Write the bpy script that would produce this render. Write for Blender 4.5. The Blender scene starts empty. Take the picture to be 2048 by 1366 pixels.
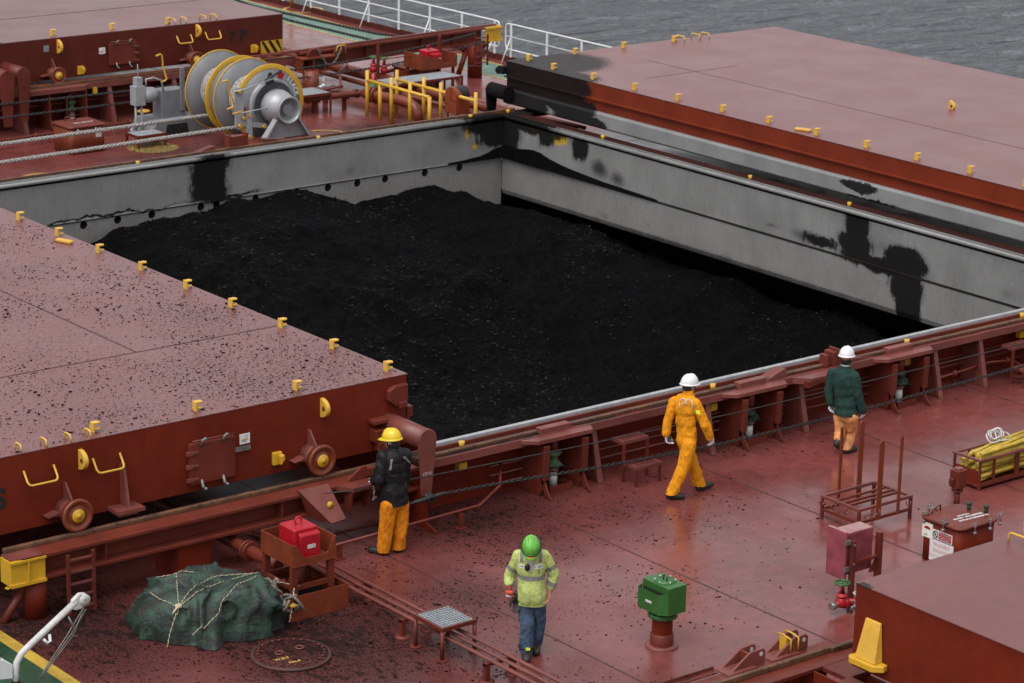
import bpy, bmesh, math, random
import numpy as np
from mathutils import Vector, Matrix, Euler
from mathutils.bvhtree import BVHTree
R_ = random.Random(7)
scene = bpy.context.scene
COL = scene.collection
PI = math.pi
# ------------------------------------------------------------------ camera
cam_data = bpy.data.cameras.new('camera')
cam = bpy.data.objects.new('camera', cam_data)
COL.objects.link(cam)
cam_data.sensor_width = 36.0
cam_data.lens = 5465.03 / 2048 * 36.0
cam_data.clip_start = 1.0
cam_data.clip_end = 9000
cam_data.dof.use_dof = True
cam_data.dof.focus_distance = 40.0
cam_data.dof.aperture_fstop = 3.2
_pit, _yaw, _roll = math.radians(16.325), math.radians(51.477), math.radians(1.0805)
_f = Vector((math.cos(_yaw) * math.cos(_pit), math.sin(_yaw) * math.cos(_pit), -math.sin(_pit)))
_r = Vector((math.sin(_yaw), -math.cos(_yaw), 0))
_u = _r.cross(_f)
_r2 = math.cos(_roll) * _r + math.sin(_roll) * _u
_u2 = -math.sin(_roll) * _r + math.cos(_roll) * _u
M_ = Matrix.Identity(4)
for i in range(3):
    M_[i][0], M_[i][1], M_[i][2] = _r2[i], _u2[i], -_f[i]
M_[2][3] = 13.2
cam.matrix_world = M_
scene.camera = cam
# ------------------------------------------------------------------ world, sun, exposure
world = bpy.data.worlds.new('World')
scene.world = world
world.use_nodes = True
wn = world.node_tree
for n in list(wn.nodes):
    wn.nodes.remove(n)
sky = wn.nodes.new('ShaderNodeTexSky')
sky.sky_type = 'NISHITA'
sky.sun_disc = False
SUN_EL, SUN_AZ = math.radians(64), math.radians(248)     # azimuth counted from +Y towards +X
sky.sun_elevation = SUN_EL
sky.sun_rotation = SUN_AZ
sky.dust_density = 3.0
hs = wn.nodes.new('ShaderNodeHueSaturation')
hs.inputs['Saturation'].default_value = 0.16
bg = wn.nodes.new('ShaderNodeBackground')
bg.inputs['Strength'].default_value = 0.125
wo = wn.nodes.new('ShaderNodeOutputWorld')
wn.links.new(sky.outputs[0], hs.inputs['Color'])
wn.links.new(hs.outputs[0], bg.inputs['Color'])
wn.links.new(bg.outputs[0], wo.inputs['Surface'])
sd = bpy.data.lights.new('sun', 'SUN')
sd.energy = 1.2
sd.angle = math.radians(60)
sd.color = (1.0, 0.97, 0.93)
sun = bpy.data.objects.new('sun', sd)
COL.objects.link(sun)
_sv = Vector((math.sin(SUN_AZ) * math.cos(SUN_EL), math.cos(SUN_AZ) * math.cos(SUN_EL), math.sin(SUN_EL)))
sun.rotation_euler = _sv.to_track_quat('Z', 'Y').to_euler()
sun.location = (30, 30, 60)
scene.view_settings.view_transform = 'Standard'
scene.view_settings.look = 'None'
scene.view_settings.exposure = 0.76
scene.view_settings.gamma = 1.0
scene.view_settings.use_curve_mapping = False
scene.cycles.max_bounces = 6

# ------------------------------------------------------------------ object helpers
W0 = {}


def props(o, label=None, cat=None, group=None, kind=None):
    for k, v in (('label', label), ('category', cat), ('group', group), ('kind', kind)):
        if v:
            o[k] = v
    return o


def thing(name, label=None, cat=None, loc=(0, 0, 0), group=None, kind=None):
    o = bpy.data.objects.new(name, None)
    o.empty_display_size = .2
    COL.objects.link(o)
    o.location = loc
    W0[o.name] = Vector(loc)
    return props(o, label, cat, group, kind)


def link(name, me, parent=None, shift=None):
    o = bpy.data.objects.new(name, me)
    COL.objects.link(o)
    if parent is not None:
        o.parent = parent
        W0[o.name] = W0[parent.name].copy()
    else:
        W0[o.name] = Vector((0, 0, 0)) if shift is None else Vector(shift)
        o.location = W0[o.name]
    return o


def copy_tree(o, parent=None):
    c = o.copy()
    COL.objects.link(c)
    if parent is not None:
        c.parent = parent
    W0[c.name] = W0[o.name].copy()
    for ch in list(o.children):
        copy_tree(ch, c)
    return c


class MB:
    """collects shapes in world coordinates; build() links them as one mesh object"""

    def __init__(s):
        s.v, s.f, s.m, s.sm = [], [], [], []
        s.mi = 0
        s.smooth = False

    def add(s, vs, fs, smooth=None):
        b = len(s.v)
        s.v += [tuple(p) for p in vs]
        for f in fs:
            s.f.append([b + i for i in f])
            s.m.append(s.mi)
            s.sm.append(s.smooth if smooth is None else smooth)
        return s

    def box(s, x0, x1, y0, y1, z0, z1):
        return s.obox(((x0 + x1) / 2, (y0 + y1) / 2, (z0 + z1) / 2), (abs(x1 - x0), abs(y1 - y0), abs(z1 - z0)))

    def obox(s, c, size, rz=0, rx=0, ry=0, mat=None):
        m = mat if mat is not None else Euler((rx, ry, rz)).to_matrix()
        h = [q / 2 for q in size]
        vs = []
        for sx in (-1, 1):
            for sy in (-1, 1):
                for sz in (-1, 1):
                    vs.append(Vector(c) + m @ Vector((sx * h[0], sy * h[1], sz * h[2])))
        return s.add(vs, [(0, 1, 3, 2), (4, 6, 7, 5), (0, 4, 5, 1), (2, 3, 7, 6), (0, 2, 6, 4), (1, 5, 7, 3)], False)

    def prism(s, poly, axis, a, b):
        """poly: 2d points; axis 'x' -> (y,z), 'y' -> (x,z), 'z' -> (x,y); from a to b along axis"""
        n = len(poly)
        P = {'x': lambda p, t: (t, p[0], p[1]), 'y': lambda p, t: (p[0], t, p[1]), 'z': lambda p, t: (p[0], p[1], t)}[axis]
        vs = [P(p, a) for p in poly] + [P(p, b) for p in poly]
        fs = [tuple(range(n))[::-1], tuple(range(n, 2 * n))]
        for i in range(n):
            j = (i + 1) % n
            fs.append((i, j, n + j, n + i))
        return s.add(vs, fs, False)

    def tube(s, pts, r, n=8, caps=True, closed=False, smooth=True):
        pts = [Vector(p) for p in pts]
        k = len(pts)
        rs = r if isinstance(r, (list, tuple)) else [r] * k
        vs, fs = [], []
        t0 = None
        up = None
        for i in range(k):
            if closed:
                t = (pts[(i + 1) % k] - pts[i - 1])
            else:
                t = pts[min(i + 1, k - 1)] - pts[max(i - 1, 0)]
            if t.length < 1e-9:
                t = Vector((0, 0, 1))
            t.normalize()
            if up is None:
                a = Vector((0, 0, 1)) if abs(t.z) < .9 else Vector((1, 0, 0))
                up = (a - t * a.dot(t)).normalized()
            else:
                up = up - t * up.dot(t)
                if up.length < 1e-6:
                    a = Vector((0, 0, 1)) if abs(t.z) < .9 else Vector((1, 0, 0))
                    up = a - t * a.dot(t)
                up.normalize()
            sd_ = t.cross(up)
            for j in range(n):
                a = 2 * PI * j / n
                vs.append(pts[i] + (up * math.cos(a) + sd_ * math.sin(a)) * rs[i])
        m = k if closed else k - 1
        for i in range(m):
            i2 = (i + 1) % k
            for j in range(n):
                j2 = (j + 1) % n
                fs.append((i * n + j, i * n + j2, i2 * n + j2, i2 * n + j))
        s.add(vs, fs, smooth)
        if caps and not closed:
            b = len(s.v) - k * n
            for f in (list(range(n))[::-1], list(range((k - 1) * n, k * n))):
                s.f.append([b + q for q in f])
                s.m.append(s.mi)
                s.sm.append(False)
        return s

    def cyl(s, p0, p1, r0, r1=None, n=16):
        return s.tube([p0, p1], [r0, r0 if r1 is None else r1], n)

    def lathe(s, prof, origin, axis='z', n=24, smooth=True, sgn=1):
        """prof: (radius, height) pairs along the axis from origin"""
        o = Vector(origin)
        ax = {'x': (Vector((1, 0, 0)), Vector((0, 1, 0)), Vector((0, 0, 1))),
              'y': (Vector((0, 1, 0)), Vector((0, 0, 1)), Vector((1, 0, 0))),
              'z': (Vector((0, 0, 1)), Vector((1, 0, 0)), Vector((0, 1, 0)))}[axis]
        vs, fs = [], []
        for r, h in prof:
            for j in range(n):
                a = 2 * PI * j / n
                vs.append(o + ax[0] * h * sgn + (ax[1] * math.cos(a) + ax[2] * math.sin(a)) * max(r, 1e-4))
        for i in range(len(prof) - 1):
            for j in range(n):
                j2 = (j + 1) % n
                fs.append((i * n + j, i * n + j2, (i + 1) * n + j2, (i + 1) * n + j))
        s.add(vs, fs, smooth)
        return s

    def ball(s, c, r, sub=1, jit=0, squash=1):
        bm = bmesh.new()
        bmesh.ops.create_icosphere(bm, subdivisions=sub, radius=1)
        vs = []
        for v in bm.verts:
            k = 1 + (R_.uniform(-jit, jit) if jit else 0)
            rr = r if isinstance(r, (tuple, list)) else (r, r, r * squash)
            vs.append((c[0] + v.co.x * rr[0] * k, c[1] + v.co.y * rr[1] * k, c[2] + v.co.z * rr[2] * k))
        s.add(vs, [[v.index for v in f.verts] for f in bm.faces], True)
        bm.free()
        return s

    def build(s, name, mat, parent=None, bevel=0, loc=None, sharp=40):
        me = bpy.data.meshes.new(name)
        sh = W0[parent.name] if parent is not None else (Vector(loc) if loc else Vector((0, 0, 0)))
        me.from_pydata([(p[0] - sh.x, p[1] - sh.y, p[2] - sh.z) for p in s.v], [], s.f)
        for m in (mat if isinstance(mat, (list, tuple)) else [mat]):
            me.materials.append(m)
        me.polygons.foreach_set('material_index', s.m)
        me.polygons.foreach_set('use_smooth', s.sm)
        bm = bmesh.new()
        bm.from_mesh(me)
        bmesh.ops.recalc_face_normals(bm, faces=bm.faces)
        if bevel:
            es = [e for e in bm.edges if len(e.link_faces) == 2 and e.calc_face_angle(0) > math.radians(sharp)]
            if es:
                bmesh.ops.bevel(bm, geom=es, offset=bevel, segments=2 if bevel > .015 else 1, profile=.6, affect='EDGES', clamp_overlap=True)
        bm.to_mesh(me)
        bm.free()
        o = link(name, me, parent, loc)
        return o


def text_mesh(s, body, size, origin, right, up, depth=.002, bold=0.0, sx=1.0, cx=True):
    """adds flat lettering (Blender's own font) to builder s, in the plane right/up, origin = centre or left baseline"""
    cu = bpy.data.curves.new('t', 'FONT')
    cu.body = body
    cu.size = size
    cu.offset = bold
    cu.align_x = 'CENTER' if cx else 'LEFT'
    cu.extrude = 0
    cu.resolution_u = 3
    ob = bpy.data.objects.new('t', cu)
    dg = bpy.context.evaluated_depsgraph_get()
    me = bpy.data.meshes.new_from_object(ob, depsgraph=dg)
    right, up = Vector(right).normalized(), Vector(up).normalized()
    nrm = right.cross(up)
    vs = [Vector(origin) + right * v.co.x * sx + up * v.co.y + nrm * depth for v in me.vertices]
    s.add(vs, [list(p.vertices) for p in me.polygons], False)
    bpy.data.objects.remove(ob)
    bpy.data.curves.remove(cu)
    bpy.data.meshes.remove(me)
    return s


# ------------------------------------------------------------------ numpy noise
def vnoise(x, y, seed=0):
    xi, yi = np.floor(x).astype(np.int64), np.floor(y).astype(np.int64)
    fx, fy = x - xi, y - yi
    fx, fy = fx * fx * (3 - 2 * fx), fy * fy * (3 - 2 * fy)

    def h(a, b):
        n = (a * 374761393 + b * 668265263 + seed * 974634541) & 0x7fffffff
        n = ((n ^ (n >> 13)) * 1274126177) & 0x7fffffff
        return ((n ^ (n >> 16)) & 0xffff) / 65535.0
    return (h(xi, yi) * (1 - fx) + h(xi + 1, yi) * fx) * (1 - fy) + (h(xi, yi + 1) * (1 - fx) + h(xi + 1, yi + 1) * fx) * fy


def fbm(x, y, oct=4, seed=0):
    a, s_, t = 1.0, 0.0, 0.0
    for i in range(oct):
        s_ = s_ + a * vnoise(x * 2 ** i, y * 2 ** i, seed + i)
        t += a
        a *= .5
    return s_ / t


# ------------------------------------------------------------------ material helpers
class NT:
    def __init__(s, name):
        s.mat = bpy.data.materials.new(name)
        s.mat.use_nodes = True
        s.t = s.mat.node_tree
        for n in list(s.t.nodes):
            s.t.nodes.remove(n)
        s.out = s.t.nodes.new('ShaderNodeOutputMaterial')
        s.b = s.t.nodes.new('ShaderNodeBsdfPrincipled')
        s.t.links.new(s.b.outputs[0], s.out.inputs['Surface'])
        s._pos = None

    def L(s, a, b):
        s.t.links.new(a, b)

    def val(s, x, sock):
        if isinstance(x, (int, float)):
            sock.default_value = x
        elif isinstance(x, (tuple, list)):
            sock.default_value = tuple(x) + ((1,) if len(x) == 3 and len(sock.default_value) == 4 else ())
        else:
            s.L(x, sock)

    @property
    def pos(s):
        if s._pos is None:
            s._pos = s.t.nodes.new('ShaderNodeNewGeometry')
        return s._pos.outputs['Position']

    @property
    def nrm(s):
        s.pos
        return s._pos.outputs['True Normal']

    def math(s, op, a, b=0.0, clamp=False):
        n = s.t.nodes.new('ShaderNodeMath')
        n.operation = op
        n.use_clamp = clamp
        s.val(a, n.inputs[0])
        s.val(b, n.inputs[1])
        return n.outputs[0]

    def mapv(s, scale, vec=None, loc=(0, 0, 0), rot=(0, 0, 0)):
        n = s.t.nodes.new('ShaderNodeMapping')
        s.val(s.pos if vec is None else vec, n.inputs['Vector'])
        n.inputs['Scale'].default_value = scale if isinstance(scale, (tuple, list)) else (scale,) * 3
        n.inputs['Location'].default_value = loc
        n.inputs['Rotation'].default_value = rot
        return n.outputs[0]

    def noise(s, scale=1.0, detail=3.0, rough=.55, vec=None, dist=0.0, loc=(0, 0, 0), rot=(0, 0, 0)):
        n = s.t.nodes.new('ShaderNodeTexNoise')
        s.L(s.mapv(scale, vec, loc, rot), n.inputs['Vector'])
        n.inputs['Scale'].default_value = 1.0
        n.inputs['Detail'].default_value = detail
        n.inputs['Roughness'].default_value = rough
        n.inputs['Distortion'].default_value = dist
        return n.outputs[0]

    def ramp(s, x, lo, hi, a=0.0, b=1.0, smooth=True):
        n = s.t.nodes.new('ShaderNodeMapRange')
        n.interpolation_type = 'SMOOTHSTEP' if smooth else 'LINEAR'
        s.val(x, n.inputs[0])
        s.val(lo, n.inputs[1])
        s.val(hi, n.inputs[2])
        n.inputs[3].default_value = a
        n.inputs[4].default_value = b
        return n.outputs[0]

    def mix(s, f, a, b):
        n = s.t.nodes.new('ShaderNodeMix')
        n.data_type = 'RGBA'
        s.val(f, n.inputs[0])
        s.val(a, n.inputs[6])
        s.val(b, n.inputs[7])
        return n.outputs[2]

    def mult(s, c, f):
        n = s.t.nodes.new('ShaderNodeMix')
        n.data_type = 'RGBA'
        n.blend_type = 'MULTIPLY'
        n.inputs[0].default_value = 1.0
        s.val(c, n.inputs[6])
        s.L(f, n.inputs[7])
        return n.outputs[2]

    def sep(s, v):
        n = s.t.nodes.new('ShaderNodeSeparateXYZ')
        s.L(v, n.inputs[0])
        return n.outputs

    def bump(s, h, strength=.3, dist=.02):
        n = s.t.nodes.new('ShaderNodeBump')
        n.inputs['Strength'].default_value = strength
        n.inputs['Distance'].default_value = dist
        s.L(h, n.inputs['Height'])
        s.L(n.outputs[0], s.b.inputs['Normal'])

    def boxes(s, items, vec=None):
        """like blobs() but with squarer outlines"""
        acc = None
        for c, r, w in items:
            m = s.mapv(tuple(1.0 / q for q in r), vec, tuple(-a / q for a, q in zip(c, r)))
            for k in range(2):
                n = s.t.nodes.new('ShaderNodeVectorMath')
                n.operation = 'MULTIPLY'
                s.L(m, n.inputs[0])
                s.L(m, n.inputs[1])
                m = n.outputs[0]
            n = s.t.nodes.new('ShaderNodeVectorMath')
            n.operation = 'DOT_PRODUCT'
            s.L(m, n.inputs[0])
            n.inputs[1].default_value = (1, 1, 1)
            v = s.ramp(s.math('POWER', n.outputs['Value'], .25), 0.0, 1.0, w, 0.0, False)
            acc = v if acc is None else s.math('MAXIMUM', acc, v)
        return acc

    def blobs(s, items, vec=None, power=1.0):
        """max over soft ellipsoids: items (centre, radii, weight); 1 in the middle, 0 outside"""
        acc = None
        for c, r, w in items:
            m = s.mapv(tuple(1.0 / q for q in r), vec, tuple(-a / q for a, q in zip(c, r)))
            n = s.t.nodes.new('ShaderNodeVectorMath')
            n.operation = 'LENGTH'
            s.L(m, n.inputs[0])
            v = s.ramp(n.outputs['Value'], 0.0, 1.0, w, 0.0, False)
            acc = v if acc is None else s.math('MAXIMUM', acc, v)
        return acc

    def warp(s, amount, scale, detail=3.0):
        n = s.t.nodes.new('ShaderNodeTexNoise')
        s.L(s.mapv(scale), n.inputs['Vector'])
        n.inputs['Scale'].default_value = 1.0
        n.inputs['Detail'].default_value = detail
        n.inputs['Roughness'].default_value = .65
        a = s.t.nodes.new('ShaderNodeVectorMath')
        a.operation = 'SUBTRACT'
        s.L(n.outputs['Color'], a.inputs[0])
        a.inputs[1].default_value = (.5, .5, .5)
        b = s.t.nodes.new('ShaderNodeVectorMath')
        b.operation = 'SCALE'
        s.L(a.outputs[0], b.inputs[0])
        b.inputs['Scale'].default_value = amount
        c = s.t.nodes.new('ShaderNodeVectorMath')
        c.operation = 'ADD'
        s.L(s.pos, c.inputs[0])
        s.L(b.outputs[0], c.inputs[1])
        return c.outputs[0]


COAL = (.010, .0095, .010)


def paint(name, col, rough=.42, var=.18, grime=.35, specks=0.0, spec=.5, bump=.15, metal=0.0, rust=0.0, scale=1.0):
    """worn ship's paint: tone variation, grime in soft streaks, optional coal specks"""
    t = NT(name)
    n1 = t.noise(1.3 * scale, 4)
    n2 = t.noise(9 * scale, 3, loc=(5, 3, 1))
    k = t.math('ADD', t.ramp(n1, .3, .7, 1 - var, 1 + var * .5), t.ramp(n2, .3, .7, -var * .35, var * .35))
    c = t.mult(col, k)
    if grime:
        g = t.ramp(t.noise((4 * scale, 4 * scale, 1.1 * scale), 5, .6, loc=(2, 9, 4)), .52, .8, 0, grime)
        c = t.mix(g, c, tuple(q * .35 + .004 for q in col))
    if rust:
        g = t.ramp(t.noise((7, 7, 2.2), 6, .7, loc=(7, 1, 3)), .62, .72, 0, rust)
        c = t.mix(g, c, (.13, .045, .012))
    if specks:
        sp = t.ramp(t.noise(16, 3, .6, loc=(1, 8, 2)), .66 - specks * .1, .69 - specks * .1)
        c = t.mix(t.math('MULTIPLY', sp, .9), c, COAL)
    t.val(c, t.b.inputs['Base Color'])
    t.val(t.ramp(t.noise(3.1 * scale, 4, loc=(4, 4, 9)), .3, .7, rough - .08, rough + .1), t.b.inputs['Roughness'])
    t.b.inputs['Specular IOR Level'].default_value = spec
    t.b.inputs['Metallic'].default_value = metal
    if bump:
        t.bump(t.math('ADD', t.noise(.9 * scale, 2), t.math('MULTIPLY', t.noise(30 * scale, 2), .08)), bump, .03)
    return t.mat


RED = (.118, .022, .013)
m_red = paint('red_oxide_paint', RED, .45, .2, .4, spec=.3)
m_red_side = paint('red_oxide_side', (.128, .0150, .006), .5, .16, .3, bump=.1, spec=.18, rust=.18)
m_red_pale = paint('faded_red_paint', (.150, .040, .031), .45, .25, .5)
m_red_dirty = paint('sooty_red_paint', RED, .5, .25, .5, specks=.9)
m_rust = paint('rusty_rail_steel', (.105, .045, .020), .6, .4, .7, specks=.6, rust=.6, scale=3)
m_yel = paint('yellow_paint', (.52, .29, .016), .42, .1, .25, scale=3)
m_yel_pale = paint('pale_yellow_paint', (.58, .33, .04), .45, .1, .25, scale=3)
m_black = paint('black_paint', (.007, .007, .007), .5, .2, .2)
m_coal_and_shade = paint('coal_and_shade_black', (.006, .0055, .0055), .8, .3, .3, spec=.12)  # coal black; also painted shade on pipes under the port cover
m_grey = paint('grey_machinery_paint', (.17, .175, .185), .4, .12, .35, scale=2)
m_grey_lt = paint('light_grey_paint', (.27, .275, .29), .4, .12, .35, scale=3)
m_alu = paint('silver_paint', (.33, .335, .345), .34, .1, .4, scale=3, metal=.35)
m_white = paint('white_paint', (.62, .62, .63), .4, .06, .2, scale=2)
m_dirtywhite = paint('dirty_white_paint', (.48, .47, .46), .5, .15, .5, scale=5)
m_green = paint('green_machine_paint', (.026, .105, .022), .38, .12, .25, scale=4)
m_dkgreen = paint('dark_green_canvas', (.014, .036, .022), .8, .35, .6, scale=5, bump=.5)
m_redbright = paint('signal_red_paint', (.34, .006, .014), .36, .12, .25, scale=4)
def pink_plastic():
    t = NT('weathered_pink_plastic')
    c = t.mult((.22, .042, .055), t.ramp(t.noise(5, 5), .3, .7, .65, 1.2))
    up = t.math('MULTIPLY', t.ramp(t.sep(t.nrm)[2], .3, .9), t.ramp(t.noise(9, 5, .6), .3, .6, .55, 1))
    c = t.mix(up, c, (.30, .17, .165))
    ch = t.ramp(t.noise((6, 6, 3), 6, .7, loc=(3, 1, 2)), .56, .72, 0, .6)
    c = t.mix(ch, c, (.25, .11, .12))
    t.val(c, t.b.inputs['Base Color'])
    t.b.inputs['Roughness'].default_value = .6
    t.bump(t.noise(20, 3), .1, .01)
    return t.mat


m_pink = pink_plastic()
m_galv = paint('galvanised_grating', (.25, .27, .29), .5, .2, .5, scale=6)
m_steel = paint('worn_steel', (.20, .19, .18), .45, .3, .6, scale=6, metal=.5)
m_wire = paint('greasy_wire', (.018, .017, .016), .55, .3, .4, scale=8)
m_dark = paint('dark_recess', (.006, .006, .006), .9, .1, 0, bump=0)
m_brown = paint('brown_painted_steel', (.16, .030, .010), .45, .2, .35, scale=2)


def deck_material():
    """wet red deck with coal dust: broad drifts, streaks and fine crumbs"""
    t = NT('wet_red_deck')
    n1, n2 = t.noise(.55, 5), t.noise(5, 4, loc=(3, 1, 0))
    base = t.mult((.155, .040, .035), t.math('ADD', t.ramp(n1, .3, .7, .78, 1.12), t.ramp(n2, .3, .7, -.12, .12)))
    # coal dust density plus painted shade by tarp and rail beam (world metres)
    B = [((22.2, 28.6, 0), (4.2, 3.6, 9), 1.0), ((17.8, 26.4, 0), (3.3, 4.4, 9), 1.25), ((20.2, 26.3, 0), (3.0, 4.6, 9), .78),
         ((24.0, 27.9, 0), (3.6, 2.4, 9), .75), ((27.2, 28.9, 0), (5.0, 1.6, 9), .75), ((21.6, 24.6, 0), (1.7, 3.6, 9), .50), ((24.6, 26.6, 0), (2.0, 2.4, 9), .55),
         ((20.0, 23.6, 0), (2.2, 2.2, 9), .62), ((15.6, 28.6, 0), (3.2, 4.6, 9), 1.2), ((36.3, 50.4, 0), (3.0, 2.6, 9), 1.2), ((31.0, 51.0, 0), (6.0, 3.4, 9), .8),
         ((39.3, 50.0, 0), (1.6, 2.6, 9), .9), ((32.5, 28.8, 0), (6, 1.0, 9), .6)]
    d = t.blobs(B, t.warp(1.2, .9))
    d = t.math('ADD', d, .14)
    streak = t.noise((9, 4.2, 6), 5, .68, rot=(0, 0, .5), dist=.6)
    fine = t.noise((34, 20, 20), 4, .65, rot=(0, 0, .4), loc=(4, 2, 0))
    thr = t.ramp(d, 0, 1.25, .80, .46, False)
    m1 = t.ramp(t.math('SUBTRACT', streak, thr), -.012, .05)
    thr2 = t.ramp(d, 0, 1.2, .78, .47, False)
    m2 = t.ramp(t.math('SUBTRACT', fine, thr2), -.01, .04)
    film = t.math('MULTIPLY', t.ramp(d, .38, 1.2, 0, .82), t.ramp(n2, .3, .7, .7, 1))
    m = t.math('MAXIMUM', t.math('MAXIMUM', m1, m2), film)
    # damp lines and scuffs
    sc = t.ramp(t.noise((1.6, 11, 1), 5, .6, rot=(0, 0, -.35), loc=(9, 2, 0)), .66, .78, 0, .45)
    c = t.mix(sc, base, (.055, .018, .016))
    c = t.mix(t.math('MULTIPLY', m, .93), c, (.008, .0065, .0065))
    t.val(c, t.b.inputs['Base Color'])
    wet = t.ramp(t.noise((.8, .5, 1), 4, .6, loc=(2, 6, 0)), .35, .65, .16, .32)
    t.val(t.math('ADD', wet, t.math('MULTIPLY', m, .3)), t.b.inputs['Roughness'])
    t.val(t.ramp(t.math('MAXIMUM', m, t.ramp(d, .3, 1.05, 0, .9)), 0, 1, .66, .05, False), t.b.inputs['Specular IOR Level'])
    h = t.math('ADD', t.math('MULTIPLY', t.noise(.6, 2), 1.0), t.math('MULTIPLY', m, .12))
    t.bump(h, .10, .05)
    return t.mat


def flange_material():
    t = NT('coal_dusted_flange')
    c = t.mult(RED, t.ramp(t.noise(2.2, 4), .3, .7, .8, 1.1))
    x = t.sep(t.pos)[0]
    d = t.ramp(x, 22, 34, .10, -.04, False)
    m = t.ramp(t.math('ADD', t.noise((1.6, 11, 11), 5, .65), d), .50, .58)
    f = t.ramp(t.noise((20, 30, 20), 4, .7, loc=(2, 2, 2)), .56, .60)
    m = t.math('MAXIMUM', m, t.math('MULTIPLY', f, .9))
    c = t.mix(t.math('MULTIPLY', m, .93), c, (.007, .006, .006))
    t.val(c, t.b.inputs['Base Color'])
    t.val(t.math('ADD', .38, t.math('MULTIPLY', m, .35)), t.b.inputs['Roughness'])
    t.b.inputs['Specular IOR Level'].default_value = .25
    t.bump(t.math('ADD', t.noise(3, 2), t.math('MULTIPLY', m, .3)), .3, .02)
    return t.mat


def cover_material(name, spots, sooty=None, tint=(.150, .054, .052)):
    t = NT(name)
    n1, n2 = t.noise(.5, 5, loc=(1, 7, 0)), t.noise(6, 3, loc=(8, 1, 0))
    base = t.mult(tint, t.math('ADD', t.ramp(n1, .3, .7, .93, 1.05), t.ramp(n2, .3, .7, -.06, .06)))
    sc = t.ramp(t.noise((1.2, 7, 1), 5, .6, rot=(0, 0, -.3), loc=(1, 2, 0)), .66, .82, 0, .28)
    c = t.mix(sc, base, (.07, .024, .024))
    mask = None
    if spots:
        d = t.math('ADD', t.blobs(spots, t.warp(1.4, .8)), .3)
        fine = t.noise((30, 15, 15), 4, .62, rot=(0, 0, .5))
        mask = t.ramp(t.math('SUBTRACT', fine, t.ramp(d, 0, 1.2, .70, .545, False)), -.01, .035)
    if sooty:
        s2 = t.ramp(t.math('ADD', t.blobs(sooty, t.warp(.35, 4, 5)), t.ramp(t.noise(25, 2), .3, .7, -.1, .1)), .28, .36)
        mask = s2 if mask is None else t.math('MAXIMUM', mask, s2)
    if mask is not None:
        c = t.mix(t.math('MULTIPLY', mask, .95), c, (.008, .007, .007))
    t.val(c, t.b.inputs['Base Color'])
    r = t.ramp(t.noise((.7, .7, 1), 4, loc=(3, 3, 3)), .35, .65, .33, .39)
    t.val(r if mask is None else t.math('ADD', r, t.math('MULTIPLY', mask, .3)), t.b.inputs['Roughness'])
    t.b.inputs['Specular IOR Level'].default_value = .55
    t.bump(t.noise(.5, 2), .1, .06)
    return t.mat


def hold_wall_material(name, stains, soft, yellow):
    """grey hold paint with coal stains of their own shapes (world metres)"""
    t = NT(name)
    col = t.mult((.195, .194, .191), t.ramp(t.noise(.9, 5), .3, .7, .85, 1.1))
    drip = t.ramp(t.noise((16, 16, .9), 4, .6), .52, .75, 0, .30)
    c = t.mix(drip, col, (.17, .155, .145))
    z = t.sep(t.pos)[2]
    low = t.math('MULTIPLY', t.ramp(z, .1, -.25, 0, .5), t.ramp(t.noise((1.5, 1.5, 2), 4), .3, .7, .4, 1))
    c = t.mix(low, c, (.20, .185, .17))
    scr = t.ramp(t.noise((18, 18, 5), 2, .5, rot=(.4, .3, .2), dist=2.5), .69, .71, 0, .35)
    c = t.mix(scr, c, (.42, .40, .37))
    rs = t.ramp(t.noise((5, 5, 3), 6, .7, loc=(3, 1, 1)), .64, .7, 0, .5)
    c = t.mix(rs, c, (.15, .085, .05))
    wv = t.warp(.22, 3.5, 6)
    if yellow:
        y = t.ramp(t.math('ADD', t.blobs(yellow, wv), t.ramp(t.noise(30, 2), .3, .7, -.12, .12)), .32, .4)
        c = t.mix(y, c, (.45, .29, .03))
    grain = t.ramp(t.noise(60, 2, .7), .25, .75, -.22, .22)
    fray = t.ramp(t.noise((11, 11, 3.2), 5, .7, loc=(1, 2, 3)), .3, .7, -.10, .10)
    wv2 = t.warp(.36, 1.7, 4)
    body = t.math('ADD', t.math('ADD', t.math('MULTIPLY', t.boxes(stains, wv2), .55), t.math('MULTIPLY', t.blobs(stains, wv2), .6)), t.math('ADD', t.math('MULTIPLY', grain, .45), fray))
    m = t.math('MAXIMUM', t.ramp(body, .17, .40), t.ramp(t.math('ADD', body, t.math('MULTIPLY', grain, .7)), .0, .42, 0, .6))
    if soft:
        s2 = t.ramp(t.math('ADD', t.blobs(soft, t.warp(.25, 2, 4)), grain), .2, .8, 0, .85)
        m = t.math('MAXIMUM', m, s2)
    c = t.mix(t.math('MULTIPLY', m, .97), c, (.006, .0055, .006))
    t.val(c, t.b.inputs['Base Color'])
    t.val(t.ramp(m, 0, 1, .35, .04, False), t.b.inputs['Specular IOR Level'])
    t.val(t.math('ADD', t.ramp(t.noise(4, 3), .3, .7, .38, .55), t.math('MULTIPLY', m, .3)), t.b.inputs['Roughness'])
    t.bump(t.math('ADD', t.noise(1.2, 3), t.math('MULTIPLY', m, .1)), .2, .03)
    return t.mat


def coal_material():
    t = NT('wet_black_coal')
    n = t.noise(7, 5, .7)
    c = t.mix(t.ramp(n, .3, .75), (.0016, .0015, .0017), (.0044, .004, .0045))
    t.val(c, t.b.inputs['Base Color'])
    t.val(t.ramp(t.noise(14, 3), .3, .7, .45, .8), t.b.inputs['Roughness'])
    t.b.inputs['Specular IOR Level'].default_value = .025
    h = t.math('ADD', t.math('MULTIPLY', t.noise(9, 5, .7), .5), t.math('MULTIPLY', t.noise(38, 4, .7), .35))
    t.bump(h, 1.0, .10)
    return t.mat


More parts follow.
